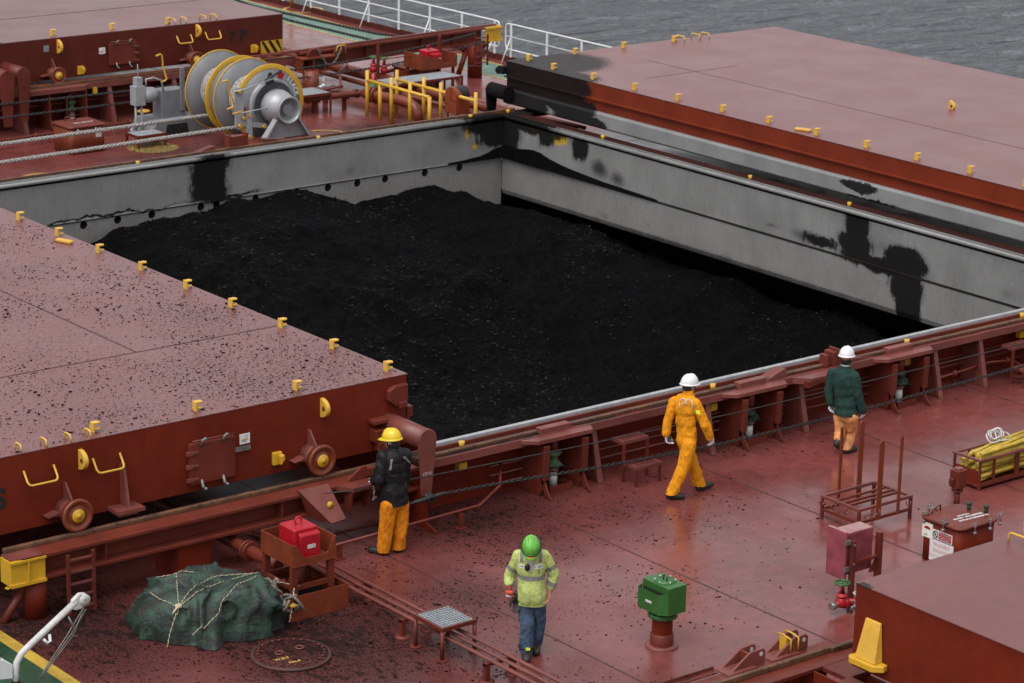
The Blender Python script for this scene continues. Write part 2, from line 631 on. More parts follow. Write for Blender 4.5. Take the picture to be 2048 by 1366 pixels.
def water_material():
    t = NT('grey_sea_water')
    t.val((.060, .066, .080), t.b.inputs['Base Color'])
    t.b.inputs['Roughness'].default_value = .07
    t.b.inputs['Specular IOR Level'].default_value = .5
    t.b.inputs['IOR'].default_value = 1.33
    a = t.noise((.34, .75, 1), 4, .55, rot=(0, 0, -.95), dist=.5)
    b = t.noise((.09, .2, 1), 2, .5, rot=(0, 0, -.8))
    t.bump(t.math('ADD', t.math('MULTIPLY', a, .8), t.math('MULTIPLY', b, 1.0)), 1.0, 2.6)
    return t.mat


def rope_material(name, a, b, scale=90):
    t = NT(name)
    n = t.t.nodes.new('ShaderNodeTexNoise')
    t.L(t.mapv(scale), n.inputs['Vector'])
    n.inputs['Scale'].default_value = 1
    t.val(t.mix(t.ramp(n.outputs[0], .4, .6), a, b), t.b.inputs['Base Color'])
    t.b.inputs['Roughness'].default_value = .85
    return t.mat


def cloth(name, col, var=.2, grime=.3, scale=1.0, rough=.85):
    t = NT(name)
    c = t.mult(col, t.ramp(t.noise(6 * scale, 4), .3, .7, 1 - var, 1 + var * .6))
    if grime:
        c = t.mix(t.ramp(t.noise(3.5 * scale, 5, .65, loc=(3, 5, 7)), .5, .75, 0, grime), c, tuple(q * .4 + .01 for q in col))
    t.val(c, t.b.inputs['Base Color'])
    t.b.inputs['Roughness'].default_value = rough
    t.b.inputs['Specular IOR Level'].default_value = .25
    h = t.math('ADD', t.math('MULTIPLY', t.noise((9 * scale, 9 * scale, 5 * scale), 3, .5, dist=1.2), 1.0), t.math('MULTIPLY', t.noise(220, 1), .05))
    t.bump(h, .8, .03)
    return t.mat


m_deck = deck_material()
m_coal = coal_material()
m_water = water_material()
m_rope = rope_material('mooring_rope_fibre', (.40, .385, .37), (.14, .125, .115), 45)
m_cord = rope_material('striped_cord', (.50, .42, .28), (.09, .10, .08), 60)
m_greenwalk = paint('green_walkway_paint', (.06, .15, .10), .35, .2, .4)
m_greenwalk2 = paint('dark_green_walkway_paint', (.018, .055, .03), .4, .3, .5, specks=.4)
m_yelline = paint('yellow_line_paint', (.40, .26, .04), .42, .25, .5, scale=3)
# ================================================================== SETTING
PX, SX = 44.2, 12.85                      # port and starboard deck edges
HX0, HX1, HY0, HY1 = 21.9, 36.75, 29.34, 46.6    # open hold
mb = MB()
mb.add([(-4000, -3000, -9), (5000, -3000, -9), (5000, 6000, -9), (-4000, 6000, -9)], [(0, 1, 2, 3)])
props(mb.build('water', m_water), kind='structure')

m_hull = paint('dull_hull_red', (.070, .014, .010), .55, .2, .5, spec=.2)
hull = thing('ship_hull', kind='structure')
MB().box(PX, PX + .03, -60, 180, -10, .16).build('hull_side', m_hull, hull)
MB().box(SX - .03, SX, -60, 180, -10, .16).build('hull_side', m_hull, hull)
deck = thing('ship_deck', kind='structure')
xs = [SX, 17.0, 20.31, 23.08, 26.25, 29.4, 32.6, 36.0, 36.75, 40.2, PX]
ys = [2, 12, 20.2, HY0, 38.0, HY1, 51.45, 56.4, 66, 78, 92, 130, 180]
xs = [SX, 17.0, 20.31, HX0, 23.08, 26.25, 29.4, 32.6, 35.9, HX1, 40.2, PX]
for i in range(len(xs) - 1):
    for j in range(len(ys) - 1):
        a, b, c, d = xs[i], xs[i + 1], ys[j], ys[j + 1]
        if a >= HX0 - .01 and b <= HX1 + .01 and c >= HY0 - .01 and d <= HY1 + .01:
            continue
        if abs(c - HY1) < .01 and a >= HX0 - .01 and b <= HX1 + .01:
            c += .2
        g0 = 0 if abs(a - HX0) < .01 or i == 0 else .006
        g1 = 0 if abs(b - HX0) < .01 or i == len(xs) - 2 else .006
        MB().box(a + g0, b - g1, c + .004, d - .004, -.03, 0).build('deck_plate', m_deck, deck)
m_seam = paint('dark_weld_seam', (.05, .016, .014), .5, .3, .4)
sm = MB()
for x in xs[1:-1]:
    if x in (HX0, HX1):
        continue
    for y0, y1 in ((2, HY0), (HY1, 180)):
        sm.box(x - .012, x + .012, y0, y1, -.031, .003)
sm.build('weld_seam', m_seam, deck)
sm = MB()
for y in ys[1:-1]:
    if HY0 - .01 <= y <= HY1 + .01:
        sm.box(HX1 + .6, PX, y - .008, y + .008, -.0305, .002)
    else:
        sm.box(SX, PX, y - .008, y + .008, -.0305, .002)
sm.build('weld_seam', m_seam, deck)
# painted walkways (sheets 4 mm above the plates)
for nm, x0, x1, mt, z in (('walkway_paint', 42.68, 43.75, m_greenwalk, .006), ('walkway_paint', SX + .1, 14.66, m_greenwalk2, .006),
                          ('walkway_line', 42.60, 42.68, m_yelline, .006), ('walkway_line', 43.75, 43.83, m_yelline, .006), ('walkway_line', 14.66, 14.83, m_yelline, .006)):
    MB().add([(x0, 2, z), (x1, 2, z), (x1, 180, z), (x0, 180, z)], [(0, 1, 2, 3)]).build(nm, mt, deck)


def ring(mb_, cx, cy, r0, r1, z, a0=0, a1=2 * PI, n=40):
    vs, fs = [], []
    for i in range(n + 1):
        a = a0 + (a1 - a0) * i / n
        vs += [(cx + r0 * math.cos(a), cy + r0 * math.sin(a), z), (cx + r1 * math.cos(a), cy + r1 * math.sin(a), z)]
    for i in range(n):
        fs.append((2 * i, 2 * i + 1, 2 * i + 3, 2 * i + 2))
    return mb_.add(vs, fs)


ring(MB(), 27.5, 50.55, .50, .60, .006).build('painted_ring', m_yelline, deck)
ring(MB(), 44.3, 65.7, .5, .6, .010).build('painted_ring', m_yelline, deck)
ring(MB(), 34.9, 50.9, .6, .68, .006).build('painted_ring', m_yelline, deck)
t_ = NT('scuffed_yellow_patch')
t_.val(t_.mix(t_.ramp(t_.noise(22, 4, .7), .46, .5), (.40, .27, .05), (.02, .015, .013)), t_.b.inputs['Base Color'])
t_.b.inputs['Roughness'].default_value = .5
ring(MB(), 31.0, 52.0, 0, .58, .006).build('painted_ring', t_.mat, deck)

# ------------------------------------------------------------------ hold and coaming of the open hatch
farst = [((29.1, 46.6, .75), (.62, 1, .72), 1.0), ((29.1, 46.6, .32), (.60, 1, .35), .9), ((36.9, 46.6, .66), (1.15, 1, .48), 1.2), ((36.5, 46.6, .95), (1.2, 1, .35), 1.0),
         ((26.5, 46.6, .13), (3, 1, .035), .6), ((29.4, 46.6, .15), (1.2, 1, .06), .8)]
farsoft = [((28.3, 46.6, .45), (.5, 1, .4), .45), ((31.9, 46.6, .45), (.9, 1, .5), .35), ((35.4, 46.6, .75), (.8, 1, .6), .6), ((32.6, 46.6, .3), (.4, 1, .25), .5), ((27.4, 46.6, .35), (.9, 1, .4), .2)]
m_wallfar = hold_wall_material('hold_wall_far', farst, farsoft, [((35.75, 46.6, .8), (.12, 1, .35), .8), ((35.95, 46.6, .42), (.13, 1, .13), .8)])
rst = [((36.75, 46.6, .66), (1, .75, .52), 1.2), ((36.75, 45.8, 1.0), (1, 1.9, .32), 1.15), ((36.75, 45.1, .85), (1, .42, .38), 1.0), ((36.75, 43.95, .8), (1, .36, .42), 1.0),
       
       ((36.75, 35.66, .80), (1, .46, .62), 1.05), ((36.75, 35.72, .42), (1, .62, .32), 1.0), ((36.75, 34.35, .30), (1, .72, .42), 1.15), ((36.75, 35.0, .16), (1, 1.5, .20), 1.0), ((36.75, 34.22, -.12), (1, .56, .42), 1.1), ((36.75, 34.15, -.55), (1, .40, .48), 1.1), ((36.75, 36.6, .24), (1, .75, .17), .75)]
rsoft = [((36.75, 43.3, .42), (1, .5, .35), 1.0), ((36.75, 42.7, .3), (1, .5, .3), .8), ((36.75, 36.9, .27), (1, .9, .22), .9), ((36.75, 38, .3), (1, .5, .12), .6), ((36.75, 31.8, .3), (1, .6, .4), .5), ((36.75, 43.0, -.55), (1, .6, .25), .5), ((36.75, 40, -.80), (1, 12, .34), .9), ((36.75, 35.0, .5), (1, 1.5, .6), .45)]
m_wallr = hold_wall_material('hold_wall_port', rst, rsoft, [((36.75, 44.65, .86), (1, .42, .26), 1.1), ((36.75, 45.55, .9), (1, .25, .22), .75)])
m_bar = hold_wall_material('compression_bar_steel', [((36.9, 46.6, 1.05), (1.6, 2.4, .5), 1.0), ((29.2, 46.6, 1.05), (.6, .2, .2), .6)], [], [])
m_seamdark = paint('dark_rusty_seam', (.012, .009, .007), .8, .4, .4, rust=.12, spec=.1)
coam = thing('hatch_coaming', 'grey inside red outside steel coaming around the open hold full of coal', 'hatch coaming', (29.3, 29.0, 0))


def hole_strip(mb_, x0, x1, z0, z1, y, holes, r, depth=.35, n=20):
    """wall strip in the XZ plane with round holes that run back as short tubes"""
    h = r * 1.25
    cur = x0

    def quad(a, b, c, d):
        mb_.add([(a, y, c), (b, y, c), (b, y, d), (a, y, d)], [(0, 1, 2, 3)])
    for hx, hz in sorted(holes):
        quad(cur, hx - h, z0, z1)
        quad(hx - h, hx + h, z0, hz - h)
        quad(hx - h, hx + h, hz + h, z1)
        vs = []
        for j in range(n):
            a = 2 * PI * j / n
            ca, sa = math.cos(a), math.sin(a)
            k = h / max(abs(ca), abs(sa))
            vs += [(hx + ca * k, y, hz + sa * k), (hx + ca * r, y, hz + sa * r), (hx + ca * r, y + .012, hz + sa * r)]
        fs = []
        for j in range(n):
            q = (j + 1) % n
            fs += [(3 * j, 3 * q, 3 * q + 1, 3 * j + 1), (3 * j + 1, 3 * q + 1, 3 * q + 2, 3 * j + 2)]
        mb_.add(vs, fs)
        hb_ = MB()
        hb_.lathe([(r, .010), (r * .98, .16), (.001, .16)], (hx, y, hz), 'y', n)
        hb_.build('drain_hole', m_dark, coam)
        cur = hx + h
    quad(cur, x1, z0, z1)


w = MB()
w.box(HX0, HX1, HY1, HY1 + .03, .10, .97)
w.build('coaming_wall', m_wallfar, coam)
w = MB()
hx = [25.3, 26.14, 26.92, 27.71, 28.87, 29.25, 30.2, 31.23, 32.02, 32.78, 33.51, 34.57, 35.51]
hole_strip(w, HX0, HX1 - .07, -1.6, .085, HY1 - .03, [(x, 0.0) for x in hx], .085)
w.box(HX0, HX1, HY1 - .04, HY1 + .03, .085, .105)
w.build('hold_plate', m_wallfar, coam)
MB().box(HX0, HX1, HY1 - .048, HY1 - .029, .086, .100).build('ledge_seam', m_seamdark, coam)
w = MB()
w.box(HX1, HX1 + .03, HY0, HY1, .10, .97)
w.build('coaming_wall', m_wallr, coam)
w = MB()
w.prism([(HX1 - .07, .09), (HX1 - .07, -.62), (HX1 - .03, -.72), (HX1 + .08, -.78), (HX1 + .2, -.78), (HX1 + .2, .09)], 'y', HY0, HY1 - .03)
w.build('hatch_girder', m_wallr, coam, bevel=.02)
MB().box(HX1 - .078, HX1 + .01, HY0, HY1 - .03, .088, .108).build('ledge_seam', m_seamdark, coam)
# hidden near and starboard walls close the hold
MB().box(HX0 - .03, HX0, HY0, HY1, -6, .97).build('coaming_wall', m_wallfar, coam)
MB().box(HX0, HX1, HY0 - .02, HY0, -6, .97).build('coaming_wall', m_wallfar, coam)
# dark underdeck spaces beyond the openings
tank = thing('topside_tank', kind='structure')
w = MB()
w.add([(HX1 + .2, HY0, -.78), (HX1 + .2, HY1 + 3, -.78), (42.5, HY1 + 3, -5), (42.5, HY0, -5)], [(0, 1, 2, 3)])
w.add([(HX0, HY1 + .4, -7), (42.5, HY1 + .4, -7), (42.5, HY1 + .4, -.1), (HX0, HY1 + .4, -.1)], [(0, 1, 2, 3)])
w.add([(HX1, HY0, -7), (42.5, HY0, -7), (42.5, HY0, -.1), (HX1, HY0, -.1)], [(0, 1, 2, 3)])
w.build('tank_plate', m_coal_and_shade, tank)
# top flanges: near (transverse, toward the photographer)
NX0, NX1 = 21.40, 38.4
f = MB()
f.box(NX0, NX1, 28.86, HY0, .84, .90)
f.build('top_flange', flange_material(), coam, bevel=.006)
f = MB()
f.box(NX0, NX1, 28.845, 28.87, .79, .905)
f.build('flange_lip', m_red_pale, coam)
MB().box(NX0, NX1, 28.95, 29.02, .90, .945).build('wheel_rail', m_rust, coam, bevel=.008)
MB().box(HX0 - .2, HX1 + .6, 29.15, 29.19, .90, .955).build('seal_retainer', m_red, coam)
m_barn = paint('pale_compression_bar', (.30, .305, .315), .4, .15, .5, scale=4)
b = MB()
b.box(HX0 - .2, HX1 + .3, 29.235, 29.275, .90, .985)
b.box(HX0 - .2, HX1 + .3, 29.30, 29.345, .90, .97)
b.build('compression_bar', m_barn, coam, bevel=.008)
MB().box(NX0, NX1, 29.30, 29.337, 0, .84).build('outer_plate', m_red_side, coam)
# far flange
f = MB()
f.box(HX0 - .4, HX1 + 1.6, HY1, HY1 + .52, .92, .97)
f.build('top_flange', m_bar, coam)
b = MB()
b.tube([(HX0, HY1 - .005, 1.0), (HX1 + .02, HY1 - .005, 1.0)], .045, 8)
b.box(HX0, HX1, HY1 + .12, HY1 + .15, .97, 1.03)
b.box(HX0, HX1, HY1 + .24, HY1 + .27, .97, 1.02)
b.build('compression_bar', m_bar, coam)
MB().box(HX0 - .4, HX1 + .6, HY1 + .36, HY1 + .43, .97, 1.05).build('wheel_rail', m_rust, coam)
MB().box(HX0 - .4, HX1 + .6, HY1 + .50, HY1 + .53, .86, .985).build('flange_lip', m_red, coam)
MB().box(HX0, HX1, HY1 + .2, HY1 + .23, 0, .92).build('outer_plate', m_red_side, coam)
# port flange
f = MB()
f.box(HX1, HX1 + .60, HY0, HY1, .92, .97)
f.build('top_flange', paint('gap_shade_dark_red', (.030, .008, .006), .7, .3, .5, spec=.12), coam)  # flange coloured dark red, painting in the shaded gap beside the cover
b = MB()
b.tube([(HX1, HY0, 1.0), (HX1, HY1, 1.0)], .045, 8)
b.box(HX1 + .11, HX1 + .14, HY0, HY1, .97, 1.04)
b.build('compression_bar', m_bar, coam)
MB().box(HX1 + .575, HX1 + .605, HY0, HY1, .84, .98).build('flange_lip', paint('gap_shade_lip_red', (.045, .011, .008), .7, .3, .5, spec=.12), coam)  # lip colour darkened to match the painted gap shade
MB().box(HX1 + .2, HX1 + .23, HY0, HY1, 0, .92).build('outer_plate', m_red_side, coam)

# jack platforms, gussets and stays on the near side
for xc in (23.85, 27.72, 30.95, 34.6):
    p = MB()
    p.prism([(xc - .70, 28.84), (xc - .5, 28.67), (xc + .5, 28.66), (xc + .60, 28.84)], 'z', .835, .90)
    p.box(xc - .3, xc + .25, 28.87, 29.0, .90, .985)
    p.build('jack_platform', m_red_pale, coam, bevel=.006)
    for s in (-.36, .36):
        g = MB()
        pts = [(29.3, .0), (28.42, .0), (28.52, .06), (28.60, .16), (28.66, .32), (28.69, .55), (28.70, .79), (29.3, .79)]
        # curved gusset plate with a flat outer edge
        g.prism([(29.3, .0), (28.80, .0), (28.74, .10), (28.70, .3), (28.68, .79), (29.3, .79)], 'x', xc + s - .012, xc + s + .012)
        g.prism([(28.56, .0), (28.66, .05), (28.73, .14), (28.77, .28), (28.70, .30), (28.66, .2), (28.60, .1), (28.52, .02)], 'x', xc + s - .012, xc + s + .012)
        g.prism([(28.70, .28), (28.66, .28), (28.64, .79), (28.68, .79)], 'x', xc + s - .05, xc + s + .05)
        g.build('bracket', m_red, coam)
for xc, sl in ((24.74, 0), (26.97, 0), (28.92, 0), (31.93, 0), (33.0, 0), (35.7, 0)):
    s = MB()
    s.prism([(28.70, 0.0), (28.78, .0), (28.98, .79), (28.90, .79)], 'x', xc - .045 - .17, xc + .045 - .17)
    s.prism([(28.78, .0), (29.3, .0), (29.3, .79), (28.96, .79)], 'x', xc - .012 - .17, xc + .012 - .17)
    s.build('stay', m_red_pale, coam, bevel=.008)
for xc in (22.26, 27.04, 31.25, 34.0):
    c = MB()
    c.cyl((xc, 29.06, .90), (xc, 29.06, 1.0), .035, .045, 10)
    c.cyl((xc, 29.06, .70), (xc, 29.06, .84), .02, None, 8)
    c.build('cleat', m_yel, coam)
    c = MB()
    c.cyl((xc, 29.06, .70), (xc, 29.06, .77), .06, None, 12)
    c.build('cleat_disc', m_wire, coam)
    MB().box(xc - .07, xc + .07, 29.0, 29.12, .58, .70).build('cleat_block', m_yel, coam, bevel=.012)
# sloped stop, blocks and end stop on the near flange
MB().prism([(28.0, .90), (28.45, .90), (28.45, 1.02), (28.38, 1.03)], 'y', 28.92, 29.12).build('ramp_block', m_red_pale, coam)
MB().box(29.28, 29.34, 28.9, 29.06, .9, 1.1).box(29.42, 29.52, 28.88, 29.1, .9, 1.13).box(29.52, 29.56, 28.86, 29.1, .9, 1.17).build('stop_block', m_red, coam, bevel=.006)
MB().prism([(29.6, .90), (30.35, .90), (29.6, .99)], 'y', 28.92, 29.0).build('ramp_block', m_red_pale, coam)
MB().prism([(28.5, .90), (29.3, .90), (29.2, .915), (28.55, .915)], 'y', 28.95, 29.12).build('worn_pad', m_wire, coam)
MB().prism([(28.62, .76), (29.2, .86), (28.62, .86)], 'y', 28.6, 28.86).build('end_gusset', m_red, coam)
MB().prism([(28.5, 28.84), (28.7, 28.62), (29.1, 28.60), (29.5, 28.84)], 'z', .80, .898).build('jack_platform', m_red_pale, coam)
# blocks on the far flange
q = MB()
q.box(29.92, 30.3, HY1 + .46, HY1 + .62, .97, 1.25)
q.box(29.88, 29.92, HY1 + .44, HY1 + .64, .97, 1.28)
q.box(30.3, 30.34, HY1 + .44, HY1 + .64, .97, 1.3)
q.build('stop_block', m_red, coam)
q = MB()
q.prism([(28.9, .985), (29.5, .985), (29.5, 1.12), (29.42, 1.12)], 'y', HY1 + .40, HY1 + .55)
q.build('ramp_block', m_red_dirty, coam)
q = MB()
q.prism([(30.7, .985), (31.3, .985), (31.3, 1.05), (30.72, 1.12)], 'y', HY1 + .45, HY1 + .6)
q.build('ramp_block', m_red_dirty, coam)
for xc in (27.6, 32.0, 36.05, 37.1):
    c = MB()
    c.cyl((xc, HY1 + .3, .97), (xc, HY1 + .3, 1.06), .03, .045, 10)
    c.build('cleat', m_yel, coam)
for yc in (43.6, 39.0, 36.2):
    MB().cyl((HX1 + .33, yc, .97), (HX1 + .33, yc, 1.07), .03, .045, 10).build('cleat', m_yel, coam)


# ------------------------------------------------------------------ coal
def coal_height(X, Y):
    far = np.interp(X, [19, 24, 25.4, 26.4, 27.4, 28.9, 31.0, 31.9, 32.6, 33.6, 34.5, 35.4, 36.2, 36.8, 38, 40, 43],
                    [-1.3, -.9, -.55, -.24, -.06, 0.02, .04, -.16, -.36, -.26, -.26, -.52, -.88, -1.0, -1.7, -3.0, -4.6])
    mid = np.interp(X, [19, 23, 26, 29, 32, 35, 37, 38, 40, 43], [-1.6, -1.2, -1.15, -1.75, -1.55, -1.25, -1.35, -1.9, -3.2, -4.8])
    near = np.interp(X, [19, 23, 26, 29, 33, 37, 40, 43], [-1.6, -1.0, -.95, -1.9, -1.7, -1.9, -3.2, -4.8])
    v = np.clip((Y - 29) / 17.2, 0, 1.2)
    a = np.clip((v - .42) / .5, 0, 1)
    a = a * a * (3 - 2 * a)
    b = np.clip(v / .42, 0, 1)
    b = b * b * (3 - 2 * b)
    z = np.where(v > .42, mid * (1 - a) + far * a, near * (1 - b) + mid * b)
    z = z - np.clip(Y - 46.2, 0, 3) * .3
    z += .36 * np.exp(-(((X - 25.6) / 2.2) ** 2 + ((Y - 42.5) / 2.6) ** 2))
    z += .42 * np.exp(-(((X - 26.4) / 1.9) ** 2 + ((Y - 33.6) / 1.7) ** 2))
    z += .25 * np.exp(-(((X - 34.6) / 1.6) ** 2 + ((Y - 40.0) / 3.0) ** 2))
    # gullies that run down the slope
    wob = fbm(X * .35, Y * .35, 3, 5) * 2.6
    g = fbm((X * .8 - Y * .5) + wob, (X * .5 + Y * .8) * .28, 4, 11)
    z += (g - .5) * .42
    z += (fbm(X * .55, Y * .55, 4, 21) - .5) * .5
    z += (fbm(X * 2.4, Y * 2.4, 4, 31) - .5) * .15
    z += (fbm(X * 8, Y * 8, 3, 41) - .5) * .055
    return z


gx, gy = np.arange(19.5, 42.5, .065), np.arange(29.0, 47.0, .065)
GX, GY = np.meshgrid(gx, gy, indexing='ij')
GZ = coal_height(GX, GY)
GZ += np.random.RandomState(3).rand(*GZ.shape) * .014
nx_, ny_ = GX.shape
idx = np.arange(nx_ * ny_).reshape(nx_, ny_)
quads = np.stack([idx[:-1, :-1], idx[1:, :-1], idx[1:, 1:], idx[:-1, 1:]], -1).reshape(-1, 4)
me = bpy.data.meshes.new('coal_heap')
me.from_pydata(np.stack([GX, GY, GZ], -1).reshape(-1, 3).tolist(), [], quads.tolist())
me.materials.append(m_coal)
props(link('coal_heap', me), 'heap of wet black coal filling the open hold', 'coal', kind='stuff')


def lumps(name, pts, sizes, mat, flat=.7, seed=1):
    """many irregular little stones as one mesh"""
    rs = np.random.RandomState(seed)
    base = np.array([(1, 0, 0), (-.9, .2, 0), (.1, 1, .1), (0, -1, .1), (.1, .1, 1), (0, 0, -.8)])
    fc = [(0, 2, 4), (2, 1, 4), (1, 3, 4), (3, 0, 4), (2, 0, 5), (1, 2, 5), (3, 1, 5), (0, 3, 5)]
    n = len(pts)
    V = np.repeat(base[None], n, 0) * (1 + rs.uniform(-.35, .35, (n, 6, 3)))
    ang = rs.uniform(0, 2 * PI, n)
    ca, sa = np.cos(ang), np.sin(ang)
    X = V[:, :, 0] * ca[:, None] - V[:, :, 1] * sa[:, None]
    Y = V[:, :, 0] * sa[:, None] + V[:, :, 1] * ca[:, None]
    V = np.stack([X * sizes[:, None] * rs.uniform(.7, 1.6, (n, 1)), Y * sizes[:, None], V[:, :, 2] * sizes[:, None] * flat], -1) + np.array(pts)[:, None, :]
    F = (np.array(fc)[None] + 6 * np.arange(n)[:, None, None]).reshape(-1, 3)
    me = bpy.data.meshes.new(name)
    me.from_pydata(V.reshape(-1, 3).tolist(), [], F.tolist())
    me.materials.append(mat)
    return link(name, me)


rs = np.random.RandomState(9)
n0 = 26000
X = rs.uniform(22, 38.5, n0)
Y = rs.uniform(29.6, 46.3, n0)
den = fbm((X * .8 - Y * .5) * .9 + fbm(X * .35, Y * .35, 3, 5) * 2, (X * .5 + Y * .8) * .25, 3, 77)
den = den + .22 * np.exp(-(((X - 29.5) / 1.6) ** 2)) * (Y < 41)
keep = rs.rand(n0) < np.clip((den - .42) * 3.2, .05, 1)
X, Y = X[keep], Y[keep]
S = np.clip(rs.lognormal(-4.15, .5, len(X)), .006, .045)
m_lump = NT('coal_lump')
m_lump.val(m_lump.mix(m_lump.ramp(m_lump.noise(5, 3), .3, .7), (.002, .0018, .002), (.0085, .0078, .0082)), m_lump.b.inputs['Base Color'])
m_lump.b.inputs['Roughness'].default_value = .5
m_lump.b.inputs['Specular IOR Level'].default_value = .12
props(lumps('coal_lumps', np.stack([X, Y, coal_height(X, Y) + S * .3], -1), S, m_lump.mat), 'loose coal lumps scattered over the heap', 'coal', kind='stuff')

# coal lying on the ledge in the corner of the hold
d = MB()
prof = [(35.2, HY1 - .04, .015), (35.7, HY1 - .06, .035), (36.1, HY1 - .08, .07), (36.35, HY1 - .10, .13), (36.49, HY1 - .12, .19), (HX1 - .02, HY1 - .12, .27), (HX1 - .02, HY1 - .35, .25), (HX1 - .02, HY1 - .6, .26), (HX1 - .03, HY1 - .85, .30), (HX1 - .03, HY1 - 1.05, .32), (HX1 - .03, HY1 - 1.3, .30),
        (HX1 - .04, HY1 - 1.6, .23), (HX1 - .04, HY1 - 2.0, .17), (HX1 - .04, HY1 - 2.4, .13), (HX1 - .04, HY1 - 3.4, .07), (HX1 - .04, HY1 - 5.2, .02)]
vs, fs = [], []
for x, y, h in prof:
    ox, oy = (x, HY1) if x < 36.5 else (HX1, y)
    ix, iy = (x, HY1 - .09 - h * .25) if x < 36.5 else (HX1 - .10 - h * .25, y)
    vs += [(ox, oy, .11), (ox, oy, .11 + h), (ix, iy, .113)]
for i in range(len(prof) - 1):
    a, c = 3 * i, 3 * i + 3
    fs += [(a + 1, c + 1, c + 2, a + 2)]
d.add(vs, fs, True)
props(d.build('coal_drift', m_coal), 'drift of coal dust lying on the ledge in the hold corner', 'coal', kind='stuff')
# ================================================================== HATCH COVERS
def clip(parent, x, y, z, s=1.0, flip=1, mat=None):
    c = MB()
    c.box(x - .012 * flip, x + .012 * flip, y - .05 * s, y + .05 * s, z, z + .14 * s)
    for dz in (.035, .118):
        c.prism([(x, y - .05 * s), (x + .09 * s * flip, y - .05 * s), (x + .115 * s * flip, y), (x + .09 * s * flip, y + .05 * s), (x, y + .05 * s)], 'z', z + dz * s, z + (dz + .02) * s)
    return c.build('cover_clip', mat or m_yel_pale, parent, bevel=.003)


def lug(parent, x, y, z, r=.135, dirx=0, mat=None):
    """half round lifting lug standing out of the cover's side"""
    c = MB()
    n = 14
    pts = [(y + .01, z + r)]
    for i in range(n + 1):
        a = PI / 2 - PI * i / n
        pts.append((y - abs(math.cos(a)) * r * 1.25, z + math.sin(a) * r))
    pts.append((y + .01, z - r * 1.15))
    c.prism(pts, 'x', x - .03, x + .03)
    o = c.build('lifting_lug', mat or m_yel_pale, parent, bevel=.008)
    h = MB()
    h.cyl((x - .032, y - r * .6, z), (x + .032, y - r * .6, z), .035, None, 14)
    h.build('lug_hole', m_brown, parent)
    return o


def hoop(parent, p0, p1, d, h, r=.014, mat=None, name='grab_handle'):
    """bent bar: rises from p0 by vector h, runs to p1 + h and returns"""
    p0, p1, h = Vector(p0), Vector(p1), Vector(h)
    e = (p1 - p0).normalized() * min(.05, (p1 - p0).length * .2)
    k = h.normalized() * min(.05, h.length * .4)
    pts = [p0, p0 + h - k, p0 + h - k * .3 + e * .3, p0 + h + e, p1 + h - e, p1 + h - k * .3 - e * .3, p1 + h - k, p1]
    return MB().tube(pts, r, 8).build(name, mat or m_yel_pale, parent)


def wheel(parent, x, yf, z, r=.215):
    """flanged cover wheel on its axle housing, axis along Y, face toward -Y"""
    c = MB()
    c.lathe([(.01, .0), (.15, .0), (.15, .26), (.01, .26)], (x, yf - .26, z), 'y', 24)
    c.prism([(yf, z + .12), (yf, z + .36), (yf - .05, z + .36), (yf - .24, z + .13)], 'x', x - .012, x + .012)
    c.prism([(x - .32, z - .03), (x + .3, z - .03), (x + .12, z + .02), (x - .12, z + .02)], 'y', yf, yf - .15)
    h = c.build('axle_housing', m_red_pale, parent)
    wv = MB()
    prof = [(.02, 0), (.10, 0), (.11, .02), (.16, .02), (.175, -.005), (r - .01, -.005), (r, .01), (r, .035), (r - .025, .045), (r - .025, .11), (.1, .12)]
    wv.lathe(prof, (x, yf - .36, z), 'y', 36)
    wh = wv.build('wheel', m_brown, parent)
    hb = MB()
    hb.lathe([(.001, -.012), (.02, -.012), (.022, -.004), (.055, -.004), (.058, 0), (.085, .0), (.09, .01), (.09, .03)], (x, yf - .375, z), 'y', 24)
    hb.build('wheel_hub', m_yel, wh)
    return wh


def access_door(parent, x0, x1, z0, z1, y, hinge=1):
    d = MB()
    d.box(x0, x1, y - .07, y, z0, z1)
    o = d.build('access_door', m_red, parent, bevel=.02)
    r = MB()
    r.tube([(x0 + .03, y - .09, z1 + .045), (x1 - .03, y - .09, z1 + .045)], .008, 6)
    for k in range(3):
        zz = z0 + (z1 - z0) * (.15 + .32 * k)
        xx = x0 if hinge > 0 else x1
        r.box(xx - .05, xx + .05, y - .09, y - .04, zz - .03, zz + .02)
        r.box(xx + .02 * hinge, xx + .12 * hinge, y - .10, y - .075, zz - .008, zz + .018)
    r.build('hinge', m_red_pale, o)
    g = MB()
    for fx in (.25, .72):
        for zz, s in ((z1, 1), (z0, -1)):
            xx = x0 + (x1 - x0) * fx
            g.tube([(xx, y - .06, zz - .06 * s), (xx, y - .10, zz + .03 * s), (xx + .03, y - .12, zz + .07 * s)], [.02, .022, .014], 7)
            g.ball((xx + .03, y - .12, zz + .06 * s), .028, 1)
    g.build('door_dog', m_steel, o)
    return o


def door_sign(parent, x0, x1, z0, z1, y):
    s = MB()
    s.box(x0, x1, y - .012, y, z0, z1)
    o = s.build('sign_plate', m_white, parent)
    w_, h_ = x1 - x0, z1 - z0
    g = MB()
    g.add([(x0 + w_ * a, y - .0145, z0 + h_ * b) for a, b in ((.2, .5), (.72, .52), (.84, .38), (.36, .34))], [(0, 1, 2, 3)])
    g.build('sign_arrow', m_yel, o)
    k = MB()
    k.tube([(x0 + w_ * .15, y - .015, z0 + h_ * .55), (x0 + w_ * .15, y - .015, z0 + h_ * .3), (x0 + w_ * .6, y - .015, z0 + h_ * .3)], .003, 4)
    text_mesh(k, 'C', h_ * .32, (x0 + w_ * .68, y - .013, z0 + h_ * .62), (1, 0, 0), (0, 0, 1))
    k.build('sign_print', m_black, o)
    return o


